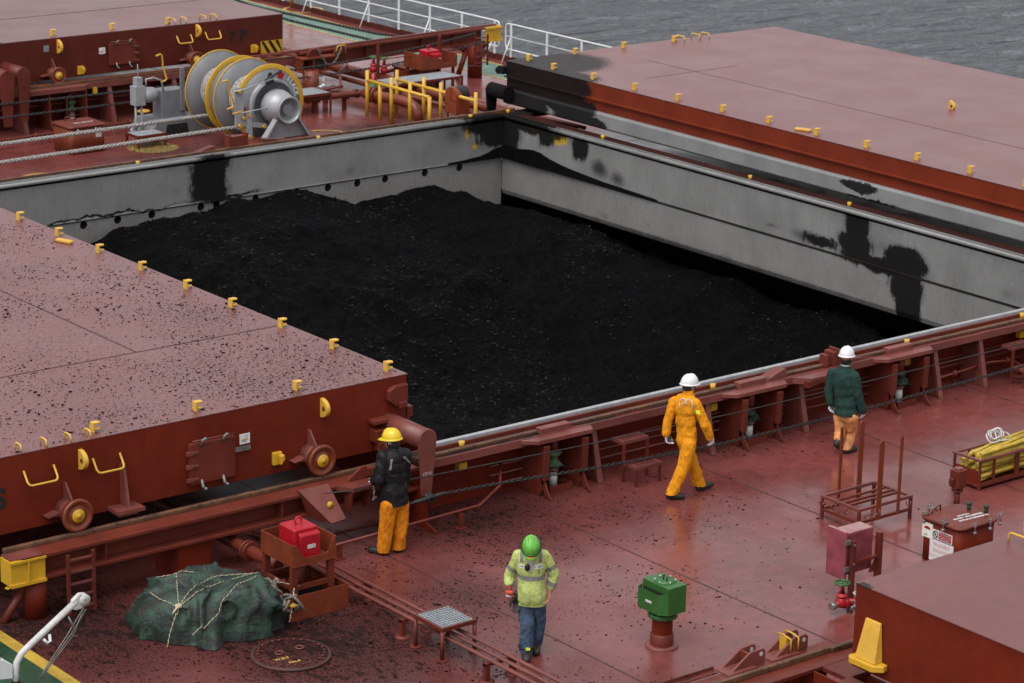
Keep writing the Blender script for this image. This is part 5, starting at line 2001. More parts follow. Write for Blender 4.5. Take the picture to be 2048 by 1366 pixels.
q.prism([(AX - 1.15, 0), (AX - 1.0, .42), (AX - .85, .42), (AX - .95, 0)], 'y', 49.1, 49.7)
q.box(AX - .6, AX + .8, 49.2, 49.24, 0, .42)
q.build('foundation', m_red, wi)
q = MB()
q.prism([(AX - 1.10, .80), (AX - 1.05, .74), (AX - .98, .74), (AX - .88, .95), (AX - .90, 1.62), (AX - .96, 1.66), (AX - 1.10, 1.66)], 'y', 49.62, 49.66)
q.build('brake_bracket', m_grey_lt, wi)
q = MB()
q.prism([(AX - .86, .50), (AX - .70, .50), (AX - .72, 1.10), (AX - .84, 1.10)], 'y', 49.56, 49.60)
q.prism([(AX - 1.0, .82), (AX - .3, .70), (AX - .3, .80), (AX - .98, .93)], 'y', 49.60, 49.63)
q.build('brake_lever', m_grey_lt, wi)
q = MB()
q.tube([(AX - 1.16, 49.6, 1.60), (AX - .9, 49.6, 1.62), (AX - .12, 49.62, 1.78)], .02, 8)
q.tube([(AX - 1.05, 49.55, 1.12), (AX - .6, 49.5, 1.16), (AX - .2, 49.5, 1.20)], .014, 6)
q.build('brake_rod', m_alu, wi)
q = MB()
q.prism([(AX - .25, 1.64), (AX - .02, 1.66), (AX - .10, 1.90), (AX - .16, 1.90)], 'y', 49.70, 49.74)
q.tube([(AX - .30, 49.68, 1.74), (AX + .14, 49.68, 1.92)], .03, 8)
q.build('rod_pivot', m_wire, wi)
for x, z in ((-1.03, 1.60), (-1.03, .84), (-.93, 1.0), (-.77, 1.04), (-.78, .57), (-.4, .75)):
    q = MB()
    q.cyl((AX + x, 49.61, z), (AX + x, 49.53, z), .035, None, 10)
    q.build('grease_nipple', m_yel, wi)


def crank(root, x, y, z, nm='hand_crank'):
    q = MB()
    q.tube([(x - .18, y, z + .25), (x - .06, y, z + .28), (x - .02, y, z + .24), (x, y, z), (x + .10, y, z - .30), (x + .06, y, z - .34), (x - .06, y, z - .36)], .022, 8)
    q.build(nm, m_yel, root)


crank(wi, AX - 1.28, 49.58, 1.60)
crank(wi, AX - 1.45, 52.1, 1.62)
q = MB()
q.tube([(AX - 1.0, 49.5, 1.17), (AX - 1.25, 49.5, 1.14)], .018, 6)
q.build('crank_handle', m_yel, wi)
q = MB()
q.box(AX - 1.5, AX - .86, 52.1, 52.5, .25, 1.05)
q.box(AX - 1.02, AX - .9, 52.05, 52.1, .55, 1.55)
q.build('gearbox', m_grey, wi, bevel=.02)
q = MB()
q.prism([(AX - 2.0, .05), (AX - 1.85, .42), (AX - .6, .42), (AX - .5, .05)], 'y', 51.75, 52.7)
q.build('gear_base', m_grey, wi, bevel=.01)
MB().prism([(AX - 1.62, .06), (AX - 1.58, .34), (AX - 1.05, .34), (AX - 1.0, .06)], 'y', 51.74, 51.76).build('base_recess', m_dark, wi)
q = MB()
q.lathe([(.05, 0), (.16, .03), (.18, .15), (.16, .3), (.1, .36)], (AX - 1.95, 52.2, .98), 'x', 18)
q.box(AX - 2.2, AX - 1.95, 52.05, 52.3, .78, 1.22)
q.box(AX - 2.15, AX - 2.0, 52.08, 52.25, 1.22, 1.42)
q.tube([(AX - 1.9, 52.1, 1.2), (AX - 1.9, 52.1, 1.36), (AX - 1.7, 52.1, 1.38), (AX - 1.5, 52.1, 1.3), (AX - 1.45, 52.1, 1.05)], .022, 7)
q.tube([(AX - 2.08, 52.15, 1.42), (AX - 2.08, 52.15, 1.72)], .012, 6)
q.build('hydraulic_motor', m_grey_lt, wi)
q = MB()
for dx in (-2.15, -2.0):
    q.cyl((AX + dx, 52.15, 0), (AX + dx, 52.15, .8), .03, None, 8)
q.tube([(AX - 2.15, 52.1, .3), (AX - 2.4, 51.95, .28), (AX - 2.45, 51.8, .26), (AX - 2.1, 51.7, .24), (AX - 1.9, 51.8, .3)], .035, 8)
q.build('oil_pipe', m_grey_lt, wi)
for o_ in wi.children:
    if o_.name.split('.')[0] in ('gearbox', 'gear_base', 'base_recess', 'hydraulic_motor', 'oil_pipe') or o_.name == 'hand_crank.001':
        o_.location = (.52, .82, 0)
for x, y in ((32.02, 54.10), (32.42, 53.95)):
    h = thing('deck_valve', 'small deck valve with yellow handwheel ' + ('left of the two' if x < 32.2 else 'right of the two') + ' behind the winch motor', 'valve', (x, y, 0), 'yellow valves behind the winch')
    MB().cyl((x, y, 0), (x, y, .34), .045, None, 10).build('valve_stem', m_black, h)
    handwheel(h, (x, y, .36), .13, m_yel)


def twisted_rope(pts, r, mat, label, name='mooring_rope', cat='rope', group=None, pitch=.30):
    """three strands laid round each other"""
    P = [Vector(p) for p in pts]
    fine = []
    for a, b in zip(P, P[1:]):
        n = max(2, int((b - a).length / (pitch / 9)))
        fine += [a.lerp(b, i / n) for i in range(n)]
    fine.append(P[-1])
    m = MB()
    t = (P[-1] - P[0]).normalized()
    s1 = t.cross(Vector((0, 0, 1))).normalized()
    u1 = s1.cross(t)
    L = 0
    ph = []
    for i, p in enumerate(fine):
        if i:
            L += (p - fine[i - 1]).length
        ph.append(L / pitch * 2 * PI)
    for k in range(3):
        m.tube([p + (s1 * math.cos(ph[i] + k * 2.094) + u1 * math.sin(ph[i] + k * 2.094)) * r * .55 for i, p in enumerate(fine)], r * .5, 7)
    return props(m.build(name, mat), label, cat, group)


twisted_rope([(20.0, 51.5, .62), (26.94, 51.5, .655), (32.05, 51.5, .70), (32.7, 51.5, .64)], .045, m_rope, 'white mooring rope passing in front of the small red access hatch to the farther drum')
twisted_rope([(20.0, 50.3, .53), (26.3, 50.3, .56), (31.7, 50.3, .635), (32.6, 50.3, .64)], .045, m_rope, 'nearer white mooring rope leading to the drum beside the warping head')

access = access_hatch('access_hatch', 'small red access hatch behind the white mooring ropes', 29.08, 29.98, 52.3, 53.1, .62, (m_brown, m_red), 'dogged access hatches')
MB().box(29.72, 29.86, 52.29, 52.30, .34, .55).build('sign_plate', m_dirtywhite, access)
for x in (29.25, 29.7):
    MB().ball((x, 52.25, .54), .04, 1).build('dog', m_steel, access)
g = MB()
text_mesh(g, 'NO ENTRY', .10, (29.62, 52.62, .627), (1, 0, 0), (0, 1, 0), .001, .003)
g.build('lid_lettering', m_white, access)
MB().tube([(29.35, 53.0, .62), (29.35, 53.0, .70), (29.6, 53.0, .70), (29.6, 53.0, .62)], .013, 6).build('lid_handle', m_red, access)


def grating_step(x0, x1, y0, y1, zt, label, nx=8, ny=6, legs=True):
    s = thing('step_platform', label, 'step platform', ((x0 + x1) / 2, (y0 + y1) / 2, 0))
    f = MB()
    f.box(x0, x1, y0, y0 + .03, zt - .06, zt)
    f.box(x0, x1, y1 - .03, y1, zt - .06, zt)
    f.box(x0, x0 + .03, y0 + .03, y1 - .03, zt - .06, zt)
    f.box(x1 - .03, x1, y0 + .03, y1 - .03, zt - .06, zt)
    f.build('frame', m_red, s)
    for lx in (x0 + .02, x1 - .02):
        for ly in (y0 + .02, y1 - .02):
            MB().box(lx - .02, lx + .02, ly - .02, ly + .02, 0, zt - .06).build('leg', m_red, s)
    MB().box(x0 + .03, x1 - .03, y0 + .03, y1 - .03, zt - .03, zt - .004).build('grating_panel', m_galv, s)
    for i in range(nx):
        x = x0 + .03 + (x1 - x0 - .06) * (i + .5) / nx
        MB().box(x - .007, x + .007, y0 + .03, y1 - .03, zt - .004, zt + .008).build('grating_bar', m_galv, s)
    return s


grating_step(30.62, 31.36, 52.0, 52.55, .30, 'low grating step in front of the winch gear base')
grating_step(35.7, 36.55, 53.0, 53.8, .50, 'small grating step just right of the winch disc')
grating_step(38.0, 40.15, 52.55, 53.3, .60, 'long grating walkway behind the yellow posts', 20)

# low pipe along the far cross deck
q = MB()
q.tube([(22, 53.6, .2), (26.2, 53.6, .2), (33.5, 53.9, .2)], .035, 8)
for x in (27.6, 29.0, 31.5):
    q.cyl((x - .03, 53.62 + (x - 26.2) * .04, .2), (x + .03, 53.62 + (x - 26.2) * .04, .2), .065, None, 10)
props(q.build('deck_pipe', m_red), 'long red pipe with couplings behind the small access hatch', 'pipe')
q = MB()
q.tube([(26.0, 52.6, .0), (26.0, 52.6, .5), (26.1, 52.7, .58), (26.9, 52.7, .6), (27.1, 52.7, .55), (27.1, 52.7, .45)], .05, 10)
q.tube([(26.2, 52.5, .0), (26.2, 52.5, .45)], .04, 8)
props(q.build('bent_pipe', m_red), 'bent red standpipe cut by the left edge above the white ropes', 'pipe')
q = MB()
q.tube([(31.0, 55.15, .0), (31.0, 55.15, .62), (30.95, 55.15, .70), (30.80, 55.15, .76), (30.65, 55.15, .70), (30.6, 55.15, .62), (30.6, 55.15, .0)], .03, 8)
q.tube([(30.6, 55.15, .22), (31.0, 55.15, .22)], .02, 6)
props(q.build('guard_hoop', m_red_pale), 'tall red tube hoop guarding a jack behind the small access hatch', 'guard hoop')

# ------------------------------------------------------------------ coaming of the next hold forward
c7 = thing('hatch_coaming', 'red coaming with leaning stays under the cover marked 7P', 'hatch coaming', (29, 55.5, 0))
MB().box(21.4, 36.9, 55.50, 55.54, 0, .92).build('outer_plate', m_side3, c7)
MB().box(21.4, 36.9, 55.0, 55.5, .92, .97).build('top_flange', m_red, c7)
MB().box(21.4, 36.9, 54.98, 55.01, .84, .975).build('flange_lip', m_red_pale, c7)
MB().box(21.4, 36.9, 55.05, 55.12, .97, 1.02).build('wheel_rail', m_rust, c7)
MB().prism([(29.4, 54.98), (29.5, 54.8), (30.9, 54.8), (31.1, 54.98)], 'z', .86, .965).build('jack_platform', m_red_pale, c7)
for x in (30.0, 30.95, 26.5, 27.3):
    q = MB()
    q.prism([(55.5, 0), (54.6, 0), (54.75, .08), (54.84, .25), (54.86, .86), (55.5, .86)], 'x', x - .02, x + .02)
    q.build('bracket', m_red, c7)
for x in (29.35, 31.65, 33.4, 35.6, 28.1):
    q = MB()
    q.prism([(54.75, 0), (54.85, 0), (55.12, .9), (55.02, .9)], 'x', x - .05, x + .05)
    q.prism([(54.85, 0), (55.5, 0), (55.5, .9), (55.1, .9)], 'x', x - .012, x + .012)
    q.build('stay', m_red_pale, c7)
MB().box(31.2, 31.3, 54.95, 55.0, .72, .86).build('cleat_block', m_yel, c7)
jack(30.75, 55.2, 'jack of the forward hold seen through the red guard hoop')
for z, w_ in ((.3, 'lower'), (.5, 'upper')):
    props(MB().tube([(22, 55.35, z), (36.5, 55.35, z)], .02, 6).build('coaming_pipe', m_red_pale), w_ + ' thin red pipe along the wall of the forward coaming under 7P', 'pipe')


def guide_post(x, y, z, r, mat, label, yb, plate_bottom):
    o = thing('chain_post', label, 'chain guide', (x, y, plate_bottom))
    q = MB()
    n = 14
    pts = [(x - r * .55, plate_bottom), (x - r, z)] + [(x - r * math.cos(PI * i / n), z + r * math.sin(PI * i / n)) for i in range(1, n)] + [(x + r, z), (x + r * .5, plate_bottom)]
    q.prism(pts, 'y', y, y + .04)
    q.build('tapered_plate', mat, o, bevel=.006)
    MB().cyl((x, y + .02, z), (x, yb, z), r * .97, None, 22).build('pipe_head', mat, o)
    return o


guide_post(29.22, 54.6, 1.42, .17, m_red, 'red chain guide with round head left of the striped cover, right of a pair', 55.5, .35)
guide_post(28.72, 54.45, 1.40, .19, m_red, 'red chain guide cut by the left edge, left of a pair', 55.5, .30)
guide_post(37.35, 47.80, 1.34, .17, m_coal_and_shade, 'soot black chain guide with round head by the blackened cover corner', 47.2, .55)

# rail beam of the forward hold, port side
r7 = thing('rail_beam', 'red rail beam with a yellow end reaching toward the white ship railing', 'rail beam', (40, 54.9, 0))
b = MB()


def tb(b, x0, x1, y0, y1, za0, zb0, za1, zb1):
    b.add([(x0, y0, za0), (x0, y1, za0), (x0, y1, zb0), (x0, y0, zb0), (x1, y0, za1), (x1, y1, za1), (x1, y1, zb1), (x1, y0, zb1)],
          [(0, 1, 2, 3), (4, 7, 6, 5), (0, 4, 5, 1), (1, 5, 6, 2), (2, 6, 7, 3), (3, 7, 4, 0)])


tb(b, 36.9, 42.55, 54.80, 55.15, 1.08, 1.13, 1.18, 1.23)
tb(b, 36.9, 42.55, 54.80, 55.15, .72, .76, .86, .90)
tb(b, 36.9, 42.55, 54.96, 55.0, .76, 1.08, .90, 1.18)
for x in (38.9, 40.6, 41.6):
    b.box(x - .012, x + .012, 54.84, 54.96, .83, 1.12)
b.build('beam', m_red, r7)
b = MB()
tb(b, 34.5, 43.0, 54.93, 55.0, 1.10, 1.16, 1.235, 1.28)
b.build('wheel_rail', m_red_pale, r7)
b = MB()
b.box(42.56, 43.06, 54.78, 54.82, .86, 1.24)
b.box(43.04, 43.08, 54.82, 55.15, .86, 1.24)
b.box(42.56, 43.1, 54.74, 54.78, 1.19, 1.23)
b.box(42.56, 43.1, 54.74, 54.78, .86, .90)
b.box(42.80, 42.82, 54.75, 54.78, .90, 1.19)
b.build('end_plate', m_yel, r7)
MB().prism([(42.5, .86), (42.9, .86), (42.4, .5)], 'y', 54.93, 54.97).build('gusset', m_red, r7)
MB().cyl((42.2, 54.75, 0), (42.2, 54.75, .88), .19, None, 24).build('support_column', m_red_side, r7)
MB().lathe([(.19, .30), (.2, .30), (.2, .33), (.19, .33)], (42.2, 54.75, 0), 'z', 24).build('collar', m_red_pale, r7)
MB().cyl((41.75, 54.9, 0), (42.05, 54.9, .72), .07, None, 14).build('brace', m_red_side, r7)
MB().cyl((41.6, 54.95, .9), (42.05, 54.9, .60), .03, None, 8).build('brace', m_red_side, r7)
ladder(r7, 41.98, 42.38, 54.45, .34, 1.14, 5, .018)
MB().cyl((37.0, 54.55, 0), (37.0, 54.55, .75), .20, None, 24).build('support_column', m_brown, r7)
MB().lathe([(.20, .24), (.215, .24), (.215, .28), (.20, .28)], (37.0, 54.55, 0), 'z', 24).build('collar', m_red_pale, r7)
q = MB()
q.box(36.75, 37.75, 54.55, 54.9, 1.00, 1.04)
q.box(36.75, 37.75, 54.55, 54.9, .68, .71)
q.box(36.77, 36.80, 54.57, 54.88, .71, 1.0)
q.box(37.10, 37.13, 54.57, 54.88, .71, 1.0)
q.box(37.42, 37.45, 54.57, 54.88, .71, 1.0)
q.build('bracket_box', m_brown, r7)
MB().box(37.13, 37.42, 54.60, 54.62, .72, .98).build('bracket_recess', m_dark, r7)
for x in (36.95, 37.75):
    q = MB()
    q.prism([(x, 1.04), (x + .1, 1.22), (x + .3, 1.22), (x + .42, 1.04)], 'y', 54.66, 54.70)
    q.build('eye_plate', m_red, r7)
    q = MB()
    q.tube([(x + .05, 54.62, 1.08), (x + .08, 54.6, 1.24), (x + .3, 54.6, 1.26), (x + .34, 54.62, 1.06)], .018, 6)
    q.build('lashing_pin', m_yel if x > 37.3 else m_red_pale, r7)
chain('hanging_chain', sag((37.25, 54.56, 1.2), (37.9, 54.55, 1.2), .38, 12), .06, .010, m_steel, 'short slack chain drooping between two eye plates on the forward rail beam')

# chains of the forward covers
chain('chain', sag((28, 54.42, .86), (37.0, 54.45, .84), .05) + sag((37.2, 54.45, .84), (42.0, 54.45, 1.2), .06)[1:], .072, .011, m_wire, 'upper greasy chain running along the forward coaming and past the winch', 'chain', 'chains of the forward hatch')
chain('chain', sag((28, 54.36, .56), (37.0, 54.4, .62), .04) + sag((37.2, 54.4, .62), (42.2, 54.4, .98), .10)[1:], .072, .011, m_wire, 'lower greasy chain running along the forward coaming and past the winch', 'chain', 'chains of the forward hatch')
chain('chain', [(41.4, 90, 2.9), (41.4, 70, 1.0), (41.4, 63.9, .62), (41.4, 58, .72), (41.4, 55.3, .92)], .075, .017, m_black, 'black chain nearest the ship railing crossing the green walkway', 'chain', 'black chains over the port deck')
chain('chain', [(41.4, 90, 2.3), (41.4, 70, .75), (41.4, 62, .48), (41.4, 58, .52), (41.4, 55.6, .70)], .075, .017, m_black, 'lower black chain crossing toward the beam with the yellow end', 'chain', 'black chains over the port deck')

# yellow guard rails: two rows of posts
for X_, rows, label in ((37.02, ((52.2, 1.10), (51.68, .86), (51.22, 1.09), (50.48, 1.09), (49.72, .88)), 'nearer row of thick yellow guard posts with one rail beside the elbow pipe'),
                        (37.78, ((52.05, 1.06), (50.97, 1.06), (50.3, 1.04), (48.96, 1.03)), 'farther row of thick yellow guard posts reaching behind the hood vent')):
    yr = thing('guard_rail', label, 'guard rail', (X_, 51, 0), 'yellow guard rails by the pipes')
    for y, z in rows:
        MB().cyl((X_, y, 0), (X_, y, z), .045, .045, 14).build('post', m_yel, yr)
    zr = .87 if X_ < 37.5 else .83
    MB().tube([(X_, rows[0][0], zr), (X_, rows[-1][0], zr)], .042, 12).build('rail', m_yel, yr)

# hood vent
hv = thing('hood_vent', 'round topped brown hood vent, its top half black with coal dust', 'vent', (37.9, 50, 0))
x0, x1, y0, y1 = 37.66, 38.06, 49.55, 49.98
q = MB()
pts = [(y0, .42), (y1, .42), (y1, .82)] + [((y0 + y1) / 2 + (y1 - y0) / 2 * math.cos(PI * i / 12), .82 + .22 * math.sin(PI * i / 12)) for i in range(1, 12)] + [(y0, .82)]
t = NT('half_sooty_vent')
c = t.mult((.19, .036, .011), t.ramp(t.noise(2, 4), .3, .7, .85, 1.1))
m_ = t.ramp(t.math('ADD', t.blobs([((37.98, 49.7, 1.02), (.26, .5, .34), 1.3)], t.warp(.12, 4, 4)), t.ramp(t.noise(30, 2), .3, .7, -.06, .06)), .25, .33)
t.val(t.mix(m_, c, (.012, .011, .011)), t.b.inputs['Base Color'])
t.b.inputs['Roughness'].default_value = .5
q.prism(pts, 'x', x0, x1)
q.build('hood', t.mat, hv)
for x in (x0 + .03, x1 - .07):
    for y in (y0 + .03, y1 - .07):
        MB().box(x, x + .04, y, y + .04, 0, .42).build('leg', m_red, hv)
q = MB()
q.box(x0 - .012, x0, y0 + .19, y0 + .2, .74, 1.02)
q.box(x0 - .012, x0, y0 + .02, y0 + .19, .73, .745)
q.build('hood_seam', m_red_side, hv)

# pipes with elbow by the yellow posts
ep = thing('elbow_pipe', 'fat red pipe with a bolted flange bending down into the deck beside yellow posts', 'pipe', (37.6, 52, 0))
q = MB()
q.tube([(37.30, 52.7, .45), (37.34, 52.3, .45), (37.52, 51.55, .44), (37.58, 51.30, .42), (37.62, 51.12, .34), (37.64, 51.03, .2), (37.64, 51.0, 0)], .125, 16)
q.build('pipe', m_brown, ep)
q = MB()
q.cyl((37.33, 52.46, .45), (37.34, 52.40, .45), .19, None, 20)
q.cyl((37.345, 52.36, .45), (37.36, 52.30, .45), .19, None, 20)
q.cyl((37.64, 51.0, 0), (37.64, 51.0, .04), .2, None, 20)
q.build('flange', m_brown, ep)
for i in range(10):
    a = 2 * PI * i / 10
    MB().cyl((37.33 + .16 * math.cos(a), 52.47, .45 + .16 * math.sin(a)), (37.36 + .16 * math.cos(a), 52.29, .45 + .16 * math.sin(a)), .016, None, 6).build('bolt', m_red, ep)
for y in (52.2, 51.75):
    MB().box(37.33, 37.42, y - .03, y + .03, 0, .36).build('pipe_foot', m_red, ep)
q = MB()
q.cyl((37.55, 52.75, .32), (37.55, 52.75, .58), .06, None, 10)
q.build('valve_neck', m_green, ep)
handwheel(ep, (37.55, 52.75, .60), .15, m_green)

PIPES = [([(38.6, 75, .45), (38.6, 58.5, .42), (38.85, 54.2, .38), (39.0, 47.2, .36)], .115, 'fattest red pipe running fore and aft past the forward cover corner'),
         ([(39.05, 75, .38), (39.05, 57, .36), (39.35, 47.2, .32)], .055, 'medium red pipe next to the fattest fore and aft pipe'),
         ([(39.3, 75, .34), (39.3, 57, .33), (39.6, 47.2, .30)], .045, 'outer of the fore and aft pipes on the port deck'),
         ([(38.25, 75, .36), (38.25, 58, .34), (38.45, 47.2, .30)], .06, 'inner of the fore and aft pipes on the port deck'),
         ([(33.9, 53.2, .38), (36.0, 53.2, .36), (37.3, 53.05, .38), (37.6, 52.9, .4)], .075, 'thick red pipe running across the deck behind the winch'),
         ([(33.9, 53.6, .42), (36.6, 53.65, .42), (37.3, 53.7, .45), (37.9, 54.6, .60), (38.8, 55.6, .55)], .035, 'thin red pipe bending upward behind the winch'),
         ([(33.9, 53.4, .34), (37.6, 53.35, .36)], .03, 'slim red pipe between two thicker cross deck pipes'),
         ([(36.2, 60, .34), (36.2, 56, .32), (37.5, 53.2, .34)], .035, 'thin red pipe slanting out from under the 7P cover'),
         ([(36.6, 60, .30), (36.6, 56, .28), (37.9, 53.0, .30)], .03, 'second thin red pipe slanting out from under the 7P cover'),
         ([(39.6, 55.2, .3), (40.3, 55.0, .45), (41.1, 55.3, .42), (41.5, 55.4, .3)], .05, 'short crooked red pipe with flanges by the brown tank')]
for pts, r, lab in PIPES:
    q = MB()
    q.tube(pts, r, 12)
    for p in pts[1:-1]:
        q.cyl((p[0], p[1] + .04, p[2]), (p[0], p[1] - .04, p[2]), r * 1.45, None, 14)
    props(q.build('pipe', m_red_pale if r < .05 else m_red), lab, 'pipe')
q = MB()
q.cyl((36.95, 56.2, .4), (36.95, 58.2, .4), .14, None, 16)
q.cyl((36.95, 58.2, .4), (36.95, 58.3, .4), .2, None, 16)
for i, (x, y) in enumerate(((34.9, 53.25), (36.25, 53.25), (37.05, 53.2))):
    s = MB()
    s.box(x - .04, x + .04, y - .04, y + .04, 0, .3)
    s.box(x - .05, x + .05, y - .15, y + .35, .26, .30)
    props(s.build('pipe_support', m_red), ['support post under the cross deck pipes, left of three', 'support post under the cross deck pipes, middle of three', 'support post under the cross deck pipes, right of three'][i], 'pipe support', 'supports of the cross deck pipes')
sv = thing('silver_valve', 'small silver valve on a post among the red pipes', 'valve', (37.05, 54.0, 0))
MB().box(37.0, 37.1, 53.95, 54.05, 0, .36).build('post', m_red, sv)
q = MB()
q.cyl((36.85, 54, .42), (37.3, 54, .42), .045, None, 10)
q.ball((37.0, 54, .44), .08, 2)
q.cyl((37.0, 54, .44), (37.0, 54, .62), .03, None, 8)
q.cyl((36.94, 54, .62), (37.06, 54, .62), .02, None, 8)
q.build('valve_body', m_alu, sv)

# twin hydrants
hydrant(38.70, 54.3, .62, 1.15, 'left of two red hydrants with green handwheels behind the yellow posts', 'twin red hydrants', outlet=False)
hydrant(39.02, 54.3, .55, 1.15, 'right of two red hydrants with green handwheels behind the yellow posts', 'twin red hydrants', outlet=False)
for x, y, lab in ((38.70, 54.3, 'left'), (39.02, 54.3, 'right')):
    props(MB().cyl((x, y, 0), (x, y, .54), .07, None, 12).build('riser_pipe', m_redbright), 'red riser under the %s twin hydrant' % lab, 'pipe')

# foam box with red box, pole frame, brown tank
fs = thing('monitor_stand', 'far red stand with a cut away tray near the green walkway', 'equipment stand', (40.1, 54, 0))
q = MB()
q.prism([(39.62, .62), (40.7, .62), (40.7, .90), (40.6, .90), (40.52, .72), (40.3, .72), (40.2, .86), (39.62, 1.0)], 'y', 53.52, 53.54)
q.box(39.62, 39.64, 53.54, 54.3, .62, 1.0)
q.box(40.68, 40.7, 53.54, 54.3, .62, .95)
q.box(39.64, 40.68, 53.54, 54.3, .62, .64)
q.build('tray', m_brown, fs)
for x in (39.66, 40.62):
    for y in (53.6, 54.2):
        MB().box(x, x + .06, y, y + .06, 0, .62).build('leg', m_red, fs)
rb2 = thing('signal_box', 'red box with a ring handle in the far tray by the green walkway', 'red box', (40.1, 53.8, .64))
q = MB()
q.box(39.93, 40.33, 53.75, 54.1, .66, 1.04)
q.prism([(39.98, .98), (40.3, .98), (40.3, .62), (40.08, .62)], 'y', 53.60, 53.75)
q.build('box_body', m_redbright, rb2, bevel=.015)
MB().tube([(40.13 + .05 * math.cos(a), 53.95, 1.09 + .05 * math.sin(a)) for a in [2 * PI * i / 12 for i in range(12)]], .014, 6, closed=True).build('ring_handle', m_redbright, rb2)
MB().box(40.14, 40.25, 53.594, 53.60, .82, .87).build('name_plate', m_dirtywhite, rb2)
pf = thing('pole_frame', 'frame of two tall red poles joined by thin rails', 'pole frame', (39.5, 54, 0))
for x, h in ((38.62, 1.37), (40.5, 1.34)):
    MB().box(x - .03, x + .03, 53.97, 54.03, 0, h).build('pole', m_red, pf)
MB().tube([(38.62, 54, .92), (40.5, 54, .93)], .014, 6).build('rail', m_red, pf)
MB().tube([(38.62, 54, .50), (40.5, 54, .62)], .012, 6).build('rail', m_red, pf)
bt = thing('brown_tank', 'low brown square tank with two wire handles on its lid', 'tank', (40.3, 54.8, 0))
MB().box(39.86, 40.66, 54.25, 55.05, 0, .46).build('tank_body', m_brown, bt)
MB().box(39.82, 40.70, 54.21, 55.09, .46, .50).build('lid', m_red, bt, bevel=.008)
for x in (40.1, 40.4):
    hoop(bt, (x, 54.6, .50), (x + .16, 54.55, .50), 0, (0, 0, .10), .01, m_red_pale)
for i in range(9):
    MB().cyl((39.86 + i * .1, 54.23, .50), (39.86 + i * .1, 54.23, .52), .014, None, 6).build('bolt', m_red_pale, bt)

# port side railing
def railing(y0, y1, posts, label, endcap):
    rl = thing('ship_railing', label, 'railing', (44.2, y1, .16), 'white railing along the port side')
    X_ = 44.16
    ys_ = [y0, y1]
    e = .10
    if endcap == 0:
        top = [(X_, y0, 1.03), (X_, y1 - .1 + .0, 1.03)]
    s = 1 if y1 < y0 else -1
    if endcap == 'near':
        pts = [(X_, y0, 1.04), (X_, y1 + .12, 1.04), (X_, y1 + .03, 1.01), (X_, y1, .92), (X_, y1, .48), (X_, y1 + .03, .39), (X_, y1 + .12, .36), (X_, y0, .36)]
    else:
        pts = [(X_, y1, 1.04), (X_, y0 - .12, 1.04), (X_, y0 - .03, 1.01), (X_, y0, .92), (X_, y0, .48), (X_, y0 - .03, .39), (X_, y0 - .12, .36), (X_, y1, .36)]
    MB().tube(pts, .020, 8).build('rail', m_white, rl)
    MB().tube([(X_, y0, .70), (X_, y1, .70)], .016, 8).build('rail', m_white, rl)
    for k, y in enumerate(posts):
        MB().box(X_ - .012, X_ + .012, y - .035, y + .035, .16, 1.03).build('post', m_white, rl)
        if k % 2 == 0:
            MB().tube([(X_ - .02, y, .66), (X_ - .28, y + .04, .02)], .018, 6).build('stay', m_white, rl)
    return rl


railing(120, 56.25, [57.9 + 1.44 * k - 1.45 for k in range(36)], 'white railing section behind the yellow beam end, running off the top edge', 'near')
railing(55.98, 30, [55.75, 54.25, 52.85, 51.4, 50.0, 48.5, 47, 45.5, 44, 42.5, 41, 39.5], 'white railing section running behind the clean port cover', 'far')
props(MB().cyl((44.25, 66.2, 0), (44.1, 66.2, 3.0), .05, None, 10).build('yellow_pole', m_yel), 'slim yellow pole standing on a painted ring at the top edge', 'pole')
q = MB()
q.box(36.4, 36.9, 61.5, 62.0, CT - .01, CT + .12)
q.ball((36.7, 61.6, CT + .15), .12, 1)
props(q.build('chain_anchor', m_grey), 'grey fitting on the far edge of the 7P cover at the top of the picture', 'fitting')
# pipes under the clean cover; gap shade painted into the inner two
for x, r, z, lab in ((37.40, .05, .4, 'dusty pipe in painted shade just outside the port coaming'), (37.62, .07, .42, 'thicker dusty pipe in painted shade under the edge of the clean cover'), (37.95, .12, .35, 'fattest dusty pipe under the clean cover')):
    q = MB()
    q.tube([(x, 30, z), (x, 47.0, z)], r, 10)
    for y in (33, 36.5, 40, 43.5, 45.5):
        q.cyl((x, y - .04, z), (x, y + .04, z), r * 1.35, None, 12)
    props(q.build('pipe', m_coal_and_shade if x < 37.9 else m_red_dirty), lab, 'pipe')
for y, lab in ((46.85, 'far'), (29.05, 'near')):
    props(MB().box(HX1 + .5, 43.2, y - .0, y + .3, .82, .96).build('rail_beam', m_red_side), lab + ' rail beam hidden under the clean port cover', 'rail beam')
q = MB()
q.tube([(18.38, 31.5, .36), (18.38, 28.2, .36), (18.40, 27.9, .36)], .085, 14)
q.cyl((18.38, 28.62, .36), (18.38, 28.58, .36), .135, None, 20)
q.cyl((18.38, 28.55, .36), (18.38, 28.51, .36), .135, None, 20)
props(q.build('pipe', m_red), 'stout red pipe with a flange leading into the red stand from under the cover', 'pipe')
# ================================================================== GREEN TARPAULIN BUNDLE
from mathutils import noise as mnoise


